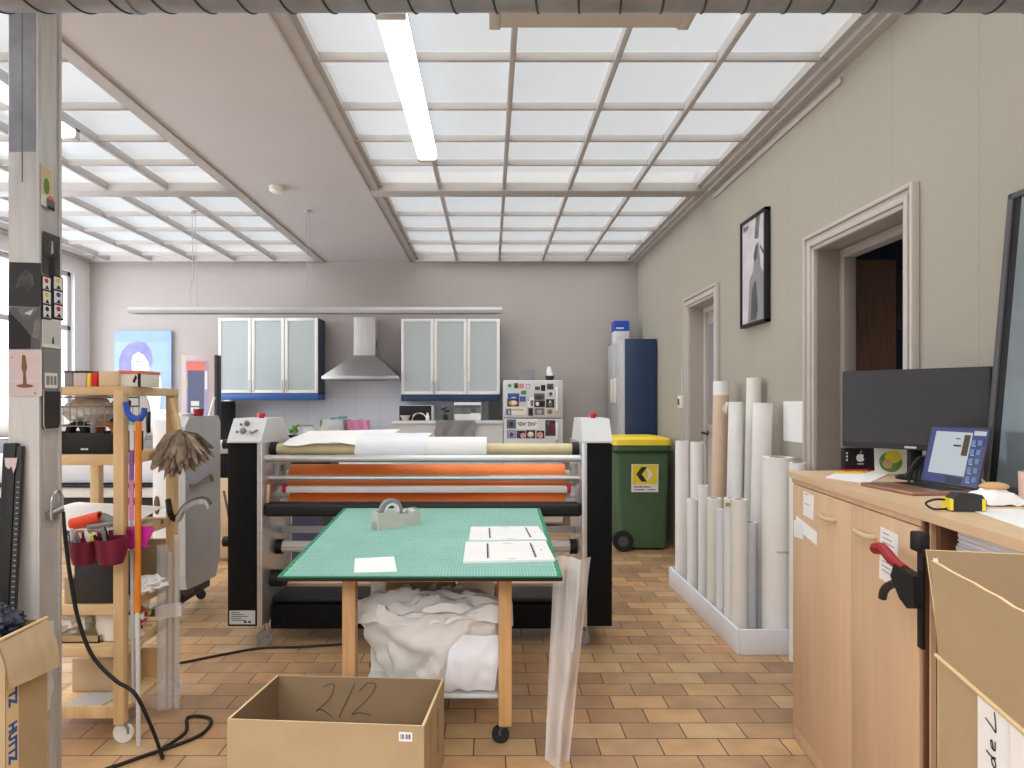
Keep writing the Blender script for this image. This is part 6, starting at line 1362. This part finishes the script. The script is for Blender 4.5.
for i in range(12):
    px = 69.5 + 3.0 * i if i < 5 else 93 + 3.0 * (i - 5); Y = 2.69 + 0.03 * random.random()
    if 86 < px < 90: continue
    c_ = [('white', 'white'), ('blue_trim', 'blue'), ('white', 'white'), ('pale_grey', 'pale grey'), ('mid_grey', 'grey'), ('white', 'white'), ('yellow', 'yellow'), ('white', 'white'), ('black', 'black'), ('black', 'black'), ('mid_grey', 'grey'), ('black', 'black')][i]
    a = Vector((X(px, Y), Y, Z(556, Y))); b = Vector((X(px - 3 + random.uniform(-2, 2), Y - 0.02), Y - 0.03, Z(532 + random.uniform(-3, 6), Y)))
    mb = MB(); mb.tube([a, b], 0.0085, n=10); mb.tube([b, b + (b - a).normalized() * 0.018], [0.0085, 0.004], n=10)
    side = 'basket next to the pillar' if px < 88 else 'basket with tool handles'
    nth = ['first', 'second', 'third', 'fourth', 'fifth', 'sixth', 'seventh', 'eighth', 'ninth', 'tenth', 'eleventh', 'twelfth'][i]
    tag(mb.build('marker_pen', c_[0]), '%s pen, %s from the pillar, in the dark red %s' % (c_[1], nth, side), 'pen', 'pens in the dark red baskets')
# fourth shelf
bxs(74, 113, 561, 2.83, 0.586, 0.20, 'charcoal', 'dark_container', 'dark blue-black plastic container standing on the fourth shelf', 'container', None, 'black')
bxs(64, 73, 578, 2.83, 0.586, 0.12, 'card', 'small_carton', 'small brown carton left of the dark container on the fourth shelf', 'box')
tag(lump((X(149, 3.0), 3.0, 0.622), (0.062, 0.09, 0.035), amp=0.4, seed=4).build('white_rag', 'paper', weld=True), 'crumpled white rag on the fourth shelf by the brown post', 'rag')
bxs(139, 160, 541, 3.12, 0.891 - 0.305, 0.06, 'card_in', 'brown_board', 'flat brown board standing behind the white rag', 'board')
bxs(156.5, 161, 525, 3.13, 0.892, 0.03, 'dark_wood', 'dark_wooden_block', 'dark wooden block at the right end of the third shelf', 'block')
# fifth shelf
e = thing('waste_carton', (-1.84, 2.92, 0.406), 'open brown carton of crumpled paper on the fifth shelf', 'cardboard box')
mb = MB(); x0, x1, y0, y1 = -1.93, X(99, 2.86), 2.86, 3.05; zt = Z(636, 2.86)
mb.box((x0, y0, 0.406), (x1, y0 + 0.005, zt)); mb.box((x0, y1, 0.406), (x1, y1 + 0.005, zt)); mb.box((x0, y0, 0.406), (x0 + 0.005, y1, zt)); mb.box((x1 - 0.005, y0, 0.406), (x1, y1, zt)); mb.box((x0, y0, 0.406), (x1, y1, 0.411)); mb.build('carton_body', 'card', e)
tag(lump((-1.845, 2.955, 0.49), (0.068, 0.07, 0.062), amp=0.55, f=3.5, seed=9).build('crumpled_paper', 'paper_warm', weld=True), 'crumpled whitish paper stuffed into the brown carton on the rack', 'paper')
e = thing('patterned_bag', (-1.68, 2.95, 0.406), 'whitish patterned plastic bag with red things on the fifth shelf', 'bag')
mb = MB(); mb.grid(lambda u, v: (-1.65 + (0.105 + 0.012 * nz(3 * math.cos(2 * PI * u), 3 * math.sin(2 * PI * u), v * 4)) * (0.85 + 0.2 * v) * math.cos(2 * PI * u), 2.95 + 0.075 * math.sin(2 * PI * u), 0.408 + (0.11 + 0.02 * nz(u * 9, 2, 2)) * v), 36, 10)
mb.grid(lambda u, v: (-1.65 + 0.10 * v * math.cos(2 * PI * u), 2.95 + 0.07 * v * math.sin(2 * PI * u), 0.408), 24, 3)
mb.build('bag_film', 'paper_warm', e)
m = lump((-1.63, 2.95, 0.49), (0.08, 0.05, 0.055), amp=0.5, seed=3); m.build('red_contents', 'red_dark', e, weld=True)
e = thing('clear_tub', (-1.60, 3.12, 0.406), 'clear tub with a yellow band at the back of the fifth shelf', 'tub')
MB().lathe([(0.05, 0), (0.058, 0.10), (0.055, 0.10), (0.047, 0.004), (0, 0.004)], (-1.672, 3.125, 0.406), n=24).build('tub_body', 'clear_tube', e); MB().pipe((-1.672, 3.125, 0.44), (-1.672, 3.125, 0.46), 0.0605, 0.0585, n=24).build('yellow_band', 'yellow', e)
# bottom tray
mb = MB(); mb.prism([(0, 0), (0.16, 0.02), (0.19, 0.15), (0.02, 0.15)], 0, 0.004, M=Matrix.Translation((-1.86, 2.87, 0.119))); tag(mb.build('grey_papers', 'light_grey'), 'grey papers lying flat in the bottom tray of the rack', 'paper')
mb = MB(); mb.box((-1.92, 3.03, 0.119), (-1.66, 3.16, 0.27), bev=0.004); tag(mb.build('pale_carton', 'card_light'), 'pale flat carton at the back of the bottom tray', 'box')
# brooms between the posts
by = 2.755
e = thing('orange_broom', (X(138, by), by, 0.42), 'broom with an orange pole and blue forked top leaning on the rack', 'broom')
a, b, c = P(138.5, 672, by + 0.02), P(137.5, 612, by), P(138.5, 418, by - 0.0)
mb = MB(); mb.tube([b, c], 0.0125, n=16); mb.build('orange_pole', 'orange', e)
mb = MB(); mb.tube([Vector((a.x, a.y, 0.004)), b], 0.009, n=14); mb.build('lower_pole', 'pale_grey', e)
mb = MB(); mb.tube(smooth([P(125.5, 402, by), P(127, 410, by), P(131, 417, by), P(138, 419, by), P(143, 415, by), P(144.5, 408, by)], 6), [0.012] * 12 + [0.015] * 10 + [0.012] * 9, n=12); mb.build('blue_fork', 'blue', e)
by2 = by; by = by + 0.032
e = thing('white_broom', (X(131.5, by), by, 0.3), 'thin white and purple pole with a mint collar beside the orange broom', 'broom')
mb = MB(); mb.tube([P(133, 700, by + 0.02) * 1.0, P(131.5, 520, by + 0.01)], 0.0075, n=12); mb.build('lower_pole', 'light_grey', e)
mb = MB(); mb.tube([P(131.5, 520, by + 0.01), P(131.5, 480, by + 0.01)], 0.0095, n=12); mb.build('pink_sleeve', 'pink', e)
mb = MB(); mb.tube([P(131.5, 480, by + 0.01), P(132, 450, by + 0.01)], 0.0095, n=12); mb.build('purple_sleeve', 'purple', e)
mb = MB(); mb.tube([P(132, 450, by + 0.01), P(132, 425, by + 0.01)], 0.0095, n=12); mb.build('white_sleeve', 'white', e)
mb = MB(); mb.tube([P(132, 425, by + 0.01), P(132, 415, by + 0.01)], 0.012, n=12); mb.build('mint_collar', 'mint', e)
by = by2
# feather duster hung at the back post
dy = 3.165
e = thing('feather_duster', P(180, 452, dy), 'brown feather duster hanging head down from the back post of the rack', 'duster')
mb = MB(); mb.tube(smooth([P(170.5, 399, dy), P(172.5, 408, dy - 0.01), P(176, 420, dy - 0.03), P(178, 434, dy - 0.04)], 6), [0.014] * 10 + [0.018] * 9, n=12); mb.build('wooden_handle', 'pine', e)
mb = MB(); top = P(179, 430, dy - 0.05)
for i in range(320):
    a = random.uniform(0, 2 * PI); sp = random.random() ** 0.6; tipx = X(159 + 51 * random.random(), dy - 0.05)
    tip = Vector((top.x + (tipx - top.x) * sp + 0.0, dy - 0.05 + 0.13 * math.sin(a) * sp, top.z - 0.03 - 0.20 * (0.45 + 0.55 * random.random()) * (0.6 + 0.4 * (1 - abs(tipx - top.x) / 0.16))))
    m0 = top.lerp(tip, 0.5) + Vector((0, 0, 0.02)); d = (tip - top).normalized(); sd = d.cross(Vector((math.cos(a), math.sin(a), 0.3))).normalized() * random.uniform(0.008, 0.017)
    mid2 = top.lerp(tip, 0.82)
    mb.add([top - sd * 0.2, top + sd * 0.2, m0 + sd, mid2 + sd * 1.1, tip + sd * 0.2, tip - sd * 0.2, mid2 - sd * 1.1, m0 - sd], [(0, 1, 2, 7), (7, 2, 3, 6), (6, 3, 4, 5)])
mb.build('feather_head', 'duster', e)
# curved grey brush held at the rack
e = thing('curved_brush', P(190, 508, 3.18), 'curved brush with dark grip and whitish bristles beside the rack post', 'brush')
cy_ = 3.17
pts = smooth([P(178, 516, cy_), P(186, 505, cy_), P(197, 499.5, cy_), P(206, 499, cy_), P(210, 505, cy_)], 6)
mb = MB(); mb.tube(pts, [0.012] * len(pts), n=10); mb.build('brush_back', 'dark_grey', e)
mb = MB()
for i, p in enumerate(pts):
    for j in range(5): mb.tube([p + Vector((0, 0.016 * (j - 2) * 0.5, 0)), p + Vector((0.004 * math.sin(i), 0.010 * (j - 2), -0.030 + 0.012 * (i / len(pts))))], 0.0035, n=4)
mb.build('bristles', 'light_grey', e)
mb = MB(); mb.tube(smooth([P(179, 515, cy_), P(174, 519, cy_), P(170, 512, cy_ - 0.02), P(168, 500, cy_ + 0.005)], 5), 0.014, n=10); mb.build('grip', 'black', e)
# clear tubes standing beside the back post
for px0, px1, py0, lb in ((157, 168, 545, 'widest clear plastic tube standing next to the back post of the rack'), (166.5, 173, 552, 'middle one of the clear plastic tubes beside the rack'), (174, 180, 535, 'thin tall clear tube farthest from the rack post')):
    Y = 3.08; r = (X(px1, Y) - X(px0, Y)) / 2; xc = X((px0 + px1) / 2, Y)
    mb = MB(); mb.pipe((xc, Y, 0.02), (xc, Y, Z(py0, Y)), r, r * 0.86, n=20); tag(mb.build('clear_tube', 'clear_tube'), lb, 'plastic tube', 'clear plastic tubes beside the rack')
e = thing('tape_band', (X(168, 3.08), 3.08, 0.6), 'clear tape band', 'tape'); bpy.data.objects.remove(e)
mb = MB(); xa, xb = X(155.5, 3.04), X(182, 3.04); za, zb = Z(620, 3.04), Z(606, 3.04)
mb.grid(lambda u, v: (xa + (xb - xa) * u, 3.035 - 0.004 * math.sin(9 * u), za + (zb - za) * v + 0.02 * u), 14, 3)
tag(mb.build('packing_tape', 'clear_film'), 'strip of clear packing tape wrapped round the plastic tubes', 'tape')
# black cable from the rack to the floor, and cable along the floor
def cord(name, pts, r, label):
    mb = MB(); mb.tube(smooth(pts, 10), r, n=8); return tag(mb.build(name, 'black'), label, 'cable')
Yc = 2.66
cord('black_cable', [P(63, 512, Yc - 0.07), P(65, 535, Yc - 0.1), P(70, 575, Yc - 0.1), P(78, 618, Yc - 0.1), P(92, 655, Yc - 0.1), P(115, 680, Yc - 0.1), P(135, 694, Yc - 0.12), Vector((-1.34, 2.62, 0.15)), Vector((-1.32, 2.66, 0.02)), Vector((-1.36, 2.74, 0.008)), Vector((-1.33, 2.88, 0.008)), Vector((-1.38, 3.02, 0.008)), Vector((-1.27, 3.0, 0.008)), Vector((-1.26, 2.85, 0.008)), Vector((-1.42, 2.68, 0.008)), Vector((-1.50, 2.60, 0.008)), Vector((-1.62, 2.50, 0.008))], 0.0075, 'black cable drooping from the rack and coiling on the floor')
def fl(px, py, z=0.007): Y = FOC * (CAMZ - z) / (py - CY); return Vector((X(px, Y), Y, z))
cord('floor_cable', [fl(150, 668), fl(185, 662), fl(225, 654), fl(262, 648), fl(300, 647), fl(345, 644)], 0.007, 'thin black cable lying across the floor from rack to laminator')
# ---- cards and photographs stuck on the pillar
PG = 'pictures stuck on the steel pillar'
yf = PY0 - 0.0045; xs = PX1 + 0.003
def card_front(x0, y0, x1, y1, mats, polys, name, label, tilt=0.0, cat='photo'):
    a = Vector((X(x0, yf), yf, Z(y1, yf))); w = X(x1, yf) - X(x0, yf); h = Z(y0, yf) - Z(y1, yf)
    M = frame(a, (1, 0, 0), (0, 0, 1)) @ Matrix.Rotation(tilt, 4, 'Z'); mb = MB(); mb.prism(rect(0, 0, w, h), -0.0006, 0.0, 0, M); flat(mb, M, polys, w, h, 0.0003)
    return tag(mb.build(name, mats), label, cat, PG)
def card_side(x0, y0, x1, y1, mats, polys, name, label, tilt=0.0, cat='photo', lift=0.0):
    xx = xs + lift; ya = xx * FOC / (x0 - CX); yb = xx * FOC / (x1 - CX); zm = lambda py, Y: Z(py, Y)
    z1 = Z(y0, (ya + yb) / 2); z0 = Z(y1, (ya + yb) / 2); M = frame((xx, ya, z0), (0, 1, 0), (0, 0, 1)) @ Matrix.Rotation(tilt, 4, 'Z'); w = yb - ya; h = z1 - z0
    mb = MB(); mb.prism(rect(0, 0, w, h), -0.0006, 0.0, 0, M); flat(mb, M, polys, w, h, 0.0003)
    return tag(mb.build(name, mats), label, cat, PG)
blob = [(0.2, 0.4), (0.35, 0.75), (0.55, 0.85), (0.75, 0.7), (0.8, 0.5), (0.6, 0.35), (0.4, 0.45)]
card_front(8, 262, 40, 306, ['charcoal', 'photo_dark'], [(1, blob)], 'pinned_photograph', 'dark photograph with a pale burst, topmost on the front of the pillar', -0.03)
card_front(8.5, 307, 40, 349, ['dark_grey', 'photo_mid', 'ink', 'light_grey'], [(2, [(0, 0), (0.7, 0), (0.72, 0.3), (0.4, 0.6), (0, 0.9)]), (1, [(0.25, 1), (0.95, 1), (0.7, 0.72), (0.5, 0.65)]), (3, [(0.5, 0.85), (0.8, 0.95), (0.7, 0.8)]), (1, [(0.75, 0.3), (1, 0.2), (1, 0.75), (0.85, 0.7)])], 'pinned_photograph', 'grey photograph of a resting face below the dark burst photograph')
card_front(8, 350, 42, 396, ['pink_dusty', 'maroon', 'photo_pale', 'brown'], [(2, rect(0.02, 0.3, 0.98, 0.98)), (0, rect(0.05, 0.35, 0.95, 0.95)), (3, [(0.44, 0.22), (0.56, 0.22), (0.53, 0.5), (0.57, 0.62), (0.52, 0.88), (0.42, 0.9), (0.4, 0.6), (0.45, 0.5)]), (3, circ(0.5, 0.22, 0.25, 0.04, 18)), (1, circ(0.12, 0.84, 0.02, 0.02, 8)), (1, circ(0.8, 0.06, 0.02, 0.02, 8))], 'pinned_card', 'pinkish card with a slim statue on a round foot on the pillar', cat='card')
card_side(41, 166, 53, 207, ['paper_warm', 'gold', 'coral', 'leaf_green'], [(1, [(0.05, 0.25), (0.95, 0.35), (0.95, 0.95), (0.05, 0.98)]), (3, circ(0.45, 0.5, 0.25, 0.2, 12)), (2, circ(0.8, 0.2, 0.3, 0.12, 12))], 'pinned_picture', 'yellowish flower picture, highest on the side of the pillar', cat='picture')
card_side(47, 200, 55, 210, ['photo_mid', 'ink'], [(1, rect(0.1, 0, 0.9, 0.3))], 'pinned_clip', 'small grey clip under the yellowish flower picture', cat='clip', lift=0.002)
card_side(43, 234, 60, 275, ['dark_grey', 'photo_dark', 'light_grey', 'ink'], [(1, rect(0.02, 0.02, 0.98, 0.98)), (2, [(0.45, 0.5), (0.6, 0.55), (0.58, 0.8), (0.5, 0.85)]), (3, [(0.3, 0), (0.7, 0), (0.65, 0.45), (0.4, 0.45)])], 'pinned_photograph', 'dark tall photograph of a pale figure on the side of the pillar')
for k, (x0, x1, lb) in enumerate(((41.5, 51.5, 'black strip of little white pictures, the one nearer the pillar edge'), (52.5, 63.5, 'black strip of little white pictures, the one farther along the pillar side'))):
    dots = [('red', 'yellow', 'ink'), ('yellow', 'blue', 'red')][k]; pl = []
    for r in range(3): pl += [(1, rect(0.12, 0.05 + 0.32 * (2 - r), 0.9, 0.33 + 0.32 * (2 - r))), (2 + r, circ(0.5, 0.25 + 0.32 * (2 - r), 0.2, 0.055, 12)), (5, [(0.3, 0.06 + 0.32 * (2 - r)), (0.75, 0.06 + 0.32 * (2 - r)), (0.55, 0.16 + 0.32 * (2 - r))])]
    card_side(x0, 276, x1, 320, ['ink', 'paper'] + list(dots) + ['charcoal'], pl, 'photo_strip', lb, lift=0.001 + (0.012 if k else 0) * 0)
card_side(42, 319, 61, 348, ['paper', 'sky_blue' if False else 'pale_grey', 'ink'], [(1, rect(0.05, 0.12, 0.95, 0.95)), (2, [(0.5, 0.15), (0.62, 0.15), (0.6, 0.4), (0.53, 0.35)])], 'pinned_card', 'white card with a tiny dark figure below the picture strips', cat='card', lift=0.001)
card_side(43, 349, 60, 388, ['mid_grey', 'dark_grey'], [], 'pinned_card', 'plain grey card below the white one on the pillar side', cat='card')
card_side(45, 373, 57.5, 388, ['paper', 'mid_grey'], [(1, rect(0.1 + 0.0, 0.2, 0.35, 0.8)), (1, rect(0.42, 0.2, 0.6, 0.8)), (1, rect(0.68, 0.2, 0.9, 0.8))], 'pinned_sticker', 'small white sticker with grey marks on the plain grey card', cat='sticker', lift=0.001)
e = thing('document_pocket', (xs, 2.46, Z(428, 2.46)), 'dark grey pocket in a bright metal frame on the pillar side', 'pocket', PG)
ya, yb = xs * FOC / (42.5 - CX), xs * FOC / (59.5 - CX)
MB().box((xs + 0.001, ya, Z(429, ya)), (xs + 0.003, yb, Z(391, ya))).build('dark_plate', 'charcoal', e)
mb = MB(); mb.tube([(xs + 0.004, ya, Z(391, ya)), (xs + 0.004, ya, Z(425, ya)), (xs + 0.004, ya + 0.01, Z(430, ya)), (xs + 0.004, yb - 0.01, Z(430, ya)), (xs + 0.004, yb, Z(425, ya)), (xs + 0.004, yb, Z(391, ya))], 0.0022, n=6); mb.build('metal_frame', 'alu', e)
e = thing('shackle_hook', (xs, 2.46, Z(520, 2.46)), 'steel shackle hook fixed to the side of the pillar', 'hook')
yy = 2.47; mb = MB(); mb.tube(smooth([(xs + 0.012, yy - 0.03, Z(518, yy)), (xs + 0.014, yy - 0.028, Z(498, yy)), (xs + 0.014, yy, Z(491, yy)), (xs + 0.014, yy + 0.028, Z(498, yy)), (xs + 0.012, yy + 0.03, Z(512, yy))], 6), 0.0055, n=10); mb.build('ring', 'steel', e)
mb = MB(); mb.cyl((xs, yy - 0.035, Z(514, yy)), (xs + 0.012, yy + 0.03, Z(510, yy)), 0.012, n=14); mb.box((xs, yy - 0.02, Z(520, yy)), (xs + 0.012, yy + 0.015, Z(508, yy)), bev=0.003); mb.build('clasp', 'steel', e)
for k, (px, py) in enumerate(((27, 455), (29, 460))):
    pass
# black foam ruler leaning at the pillar
e = thing('black_rail', (-1.70, 2.36, 0), 'long black rail with a worn top leaning on the front of the pillar', 'rail')
M = frame((X(13, 2.3) - 0.055, 2.33, 0.42), (1, 0, -0.0), (-0.035, 0.065, 1))
mb = MB(M); mb.box((-0.036, 0.0, -0.012), (0.010, Z(443, 2.36) - 0.42, 0.012), 0, bev=0.004); mb.box((0.0105, -0.0, -0.010), (0.030, Z(446, 2.36) - 0.42, 0.008), 1, bev=0.002)
for i in range(40): mb.box((0.018, 0.02 + 0.0185 * i, 0.008), (0.028, 0.024 + 0.0185 * i, 0.0088), 2)
mb.build('rail_bar', ['black', 'charcoal', 'mid_grey'], e)
mb = MB(M); mb.prism([(-0.026, 0.83), (0.02, 0.83), (0.016, 0.80), (0.008, 0.775), (0.0, 0.80), (-0.01, 0.79), (-0.022, 0.80)], 0.0125, 0.0135); mb.build('worn_label', 'pink_dusty', e)
# clear film hanging at the pillar foot
mb = MB(); mb.grid(lambda u, v: (-1.62 + 0.055 * math.sin(5 * u + 2 * v) * 0.4 + 0.06 * u - 0.02 * v, 2.36 + 0.02 * math.sin(9 * u) + 0.02 * nz(u * 4, v * 6, 4), 0.004 + 0.66 * v), 14, 34)
mb.grid(lambda u, v: (-1.63 + 0.07 * u + 0.012 * nz(u * 6, v * 6, 8), 2.345 + 0.015 * math.sin(12 * u + 4 * v), 0.36 + 0.28 * v), 14, 16)
tag(mb.build('clear_wrap', 'clear_film'), 'clear plastic wrap hanging round the foot of the pillar', 'plastic wrap')
# carton with printed tape, folded lid and dark bag, at the left edge
bt = thing('taped_carton', (-1.55, 2.1, 0), 'tall brown carton with blue printed tape and folded flap at the left edge', 'cardboard box')
ya_, yb_ = 2.05, 2.245; bx1_ = -1.506; bx0_ = -1.93; bzt = 0.712; tk = 0.006
mb = MB()
mb.box((bx0_, ya_, 0.001), (bx1_, ya_ + tk, bzt)); mb.box((bx0_, yb_ - tk, 0.001), (bx1_, yb_, bzt)); mb.box((bx0_, ya_ + tk, 0.001), (bx0_ + tk, yb_ - tk, bzt)); mb.box((bx1_ - tk, ya_ + tk, 0.001), (bx1_, yb_ - tk, bzt)); mb.box((bx0_ + tk, ya_ + tk, 0.001), (bx1_ - tk, yb_ - tk, 0.01)); mb.box((bx0_ + tk, ya_ + tk, bzt - 0.06), (bx1_ - tk, yb_ - tk, bzt - 0.055))
mb.build('carton_body', 'card', bt)
A_ = [Vector((bx1_ - 0.004, ya_ - 0.03, bzt + 0.006)), Vector((bx1_ - 0.004, yb_ + 0.004, bzt + 0.006)), Vector((bx1_ + 0.035, yb_ + 0.012, bzt - 0.165)), Vector((bx1_ + 0.03, ya_ - 0.03, bzt - 0.145))]
def flapfn(u, v, o=0.0):
    p = A_[0].lerp(A_[1], u).lerp(A_[3].lerp(A_[2], u), v); p.x += 0.012 * math.sin(PI * v) + 0.004 * nz(u * 6, v * 3, 1) + o; return p
mb = MB(); mb.grid(lambda u, v: flapfn(u, v), 20, 8); mb.grid(lambda u, v: flapfn(u, v, -0.005), 20, 8)
mb.build('folded_flap', 'card_light', bt)
mb = MB(); mb.tube([(bx1_ - 0.003, ya_ - 0.03, bzt + 0.005), (bx1_ - 0.003, yb_ + 0.004, bzt + 0.005)], 0.005, n=6); mb.build('top_edge', 'card_edge', bt)
mb = MB(); M = frame((bx1_ + 0.0004, ya_ + 0.005, 0.02), (0, 1, 0), (0, 0.045, 1)); tw = 0.052
mb.prism(rect(0, 0, tw, bzt - 0.03), 0, 0.0008, 0, M)
for k in range(4):
    letters(mb, 'HUTTZ', 0.048, 1, M @ Matrix(((0, 1, 0, 0.010), (-1, 0, 0, 0.60 - 0.18 * k), (0, 0, 1, 0.0012), (0, 0, 0, 1))), 0.0, 0.13, 0.06)
mb.build('printed_tape', ['card_edge', 'ink_blue'], bt)
mb = lump((-1.63, 2.145, bzt + 0.012), (0.10, 0.075, 0.062), amp=0.3, f=3, seed=2, n=48); tag(mb.build('dark_bag', 'bag_dark', weld=True), 'dark blue crumpled plastic bag lying on the taped carton', 'bag')
# ================================================================== LAMPS, DUCT, LIGHT, CAMERA
def batten(p0, p1, label, lit, w=0.13):
    p0 = Vector(p0); p1 = Vector(p1); e = thing('ceiling_light', (p0 + p1) / 2, label, 'ceiling light', 'fluorescent battens under the skylights')
    d = (p1 - p0).normalized(); L = (p1 - p0).length; M = frame(p0, d, Vector((0, 0, 1)).cross(d)); k = w / 2
    b = MB(M); b.prism([(0, 0)] * 0 or [(0.0, -k), (L, -k), (L, k), (0.0, k)], 0.0, 0.025); b.box((-0.004, -k, -0.0502), (0.0455, k, 0.02), bev=0.004); b.box((L - 0.0455, -k, -0.0502), (L + 0.004, k, 0.02), bev=0.004)
    b.build('housing', 'light_grey' if lit else 'trim_white', e)
    mM = frame(p0, d, Vector((0, 0, 1)).cross(d)) @ Matrix(((0, 0, 1, 0), (1, 0, 0, 0), (0, 1, 0, 0), (0, 0, 0, 1)))
    t = MB(mM); t.prism([(-k, 0), (-k, -0.035), (-k * 0.75, -0.05), (k * 0.75, -0.05), (k, -0.035), (k, 0)], 0.046, L - 0.046)
    t.build('diffuser', 'tube_lit' if lit else 'trim_white', e)
emis('tube_lit', (255, 252, 248), 3.0)
batten((-0.43, 2.83, H - 0.028), (-0.43, 4.58, H - 0.028), 'lit fluorescent batten under the right skylight', True)
batten((0.0, 2.80, H - 0.068), (0.86, 2.80, H - 0.068), 'unlit pinkish batten crossing the right skylight behind the duct', False, 0.16)
batten((-2.66, 2.7, H - 0.028), (-2.66, 4.2, H - 0.028), 'lit fluorescent batten under the left skylight, partly behind the pillar', True, 0.10)
# spiral duct
e = thing('spiral_duct', (-0.6, 1.85, 2.685), 'galvanised spiral air duct crossing below the skylights', 'duct')
mb = MB(); mb.cyl((-3.4, 1.85, 2.685), (1.826, 1.85, 2.685), 0.125, n=64); mb.build('duct_tube', 'galv', e)
s = MB(); pitch = 0.118; pts = []; x = -3.38; 
nT = int((1.81 + 3.38) / pitch); NS = 40
for i in range(nT * NS):
    a = 2 * PI * i / NS; pts.append((-3.38 + pitch * i / NS, 1.85 + 0.1255 * math.cos(a), 2.685 + 0.1255 * math.sin(a)))
s.tube(pts, 0.0035, n=5); s.build('duct_seam', 'galv_seam', e)
j = MB()
for x in (-1.02, 1.2): MB().cyl((x, 1.85, 2.685), (x + 0.012, 1.85, 2.685), 0.130, n=64).build('duct_joint', 'galv', e)
# daylight
w = bpy.data.worlds.new('World'); bpy.context.scene.world = w; w.use_nodes = True
nt = w.node_tree; bg = nt.nodes['Background']
bg.inputs['Color'].default_value = (0.90, 0.95, 1.0, 1); bg.inputs['Strength'].default_value = WORLD
def sun(name, rot, s, ang, col):
    l = bpy.data.lights.new(name, 'SUN'); l.energy = s; l.angle = math.radians(ang); l.color = col
    o = bpy.data.objects.new(name, l); C.objects.link(o); o.rotation_euler = [math.radians(a) for a in rot]; return o
sun('overcast_sun', (14, -8, 0), SUN, 110, (1.0, 0.985, 0.96))
# camera
cam = bpy.data.cameras.new('Camera'); co = bpy.data.objects.new('Camera', cam); C.objects.link(co)
co.location = (0, 0, CAMZ); co.rotation_euler = (PI / 2, 0, 0)
cam.sensor_width = 36; cam.lens = FOC / 1024 * 36; cam.shift_x = (512 - CX) / 1024; cam.shift_y = (CY - 384) / 1024
cam.clip_start = 0.05; bpy.context.scene.camera = co
vs = bpy.context.scene.view_settings
vs.view_transform = VIEW; vs.look = LOOK; vs.exposure = EXPO; vs.gamma = 1.0
for o in bpy.data.objects:
    if '_w' in o: del o['_w']
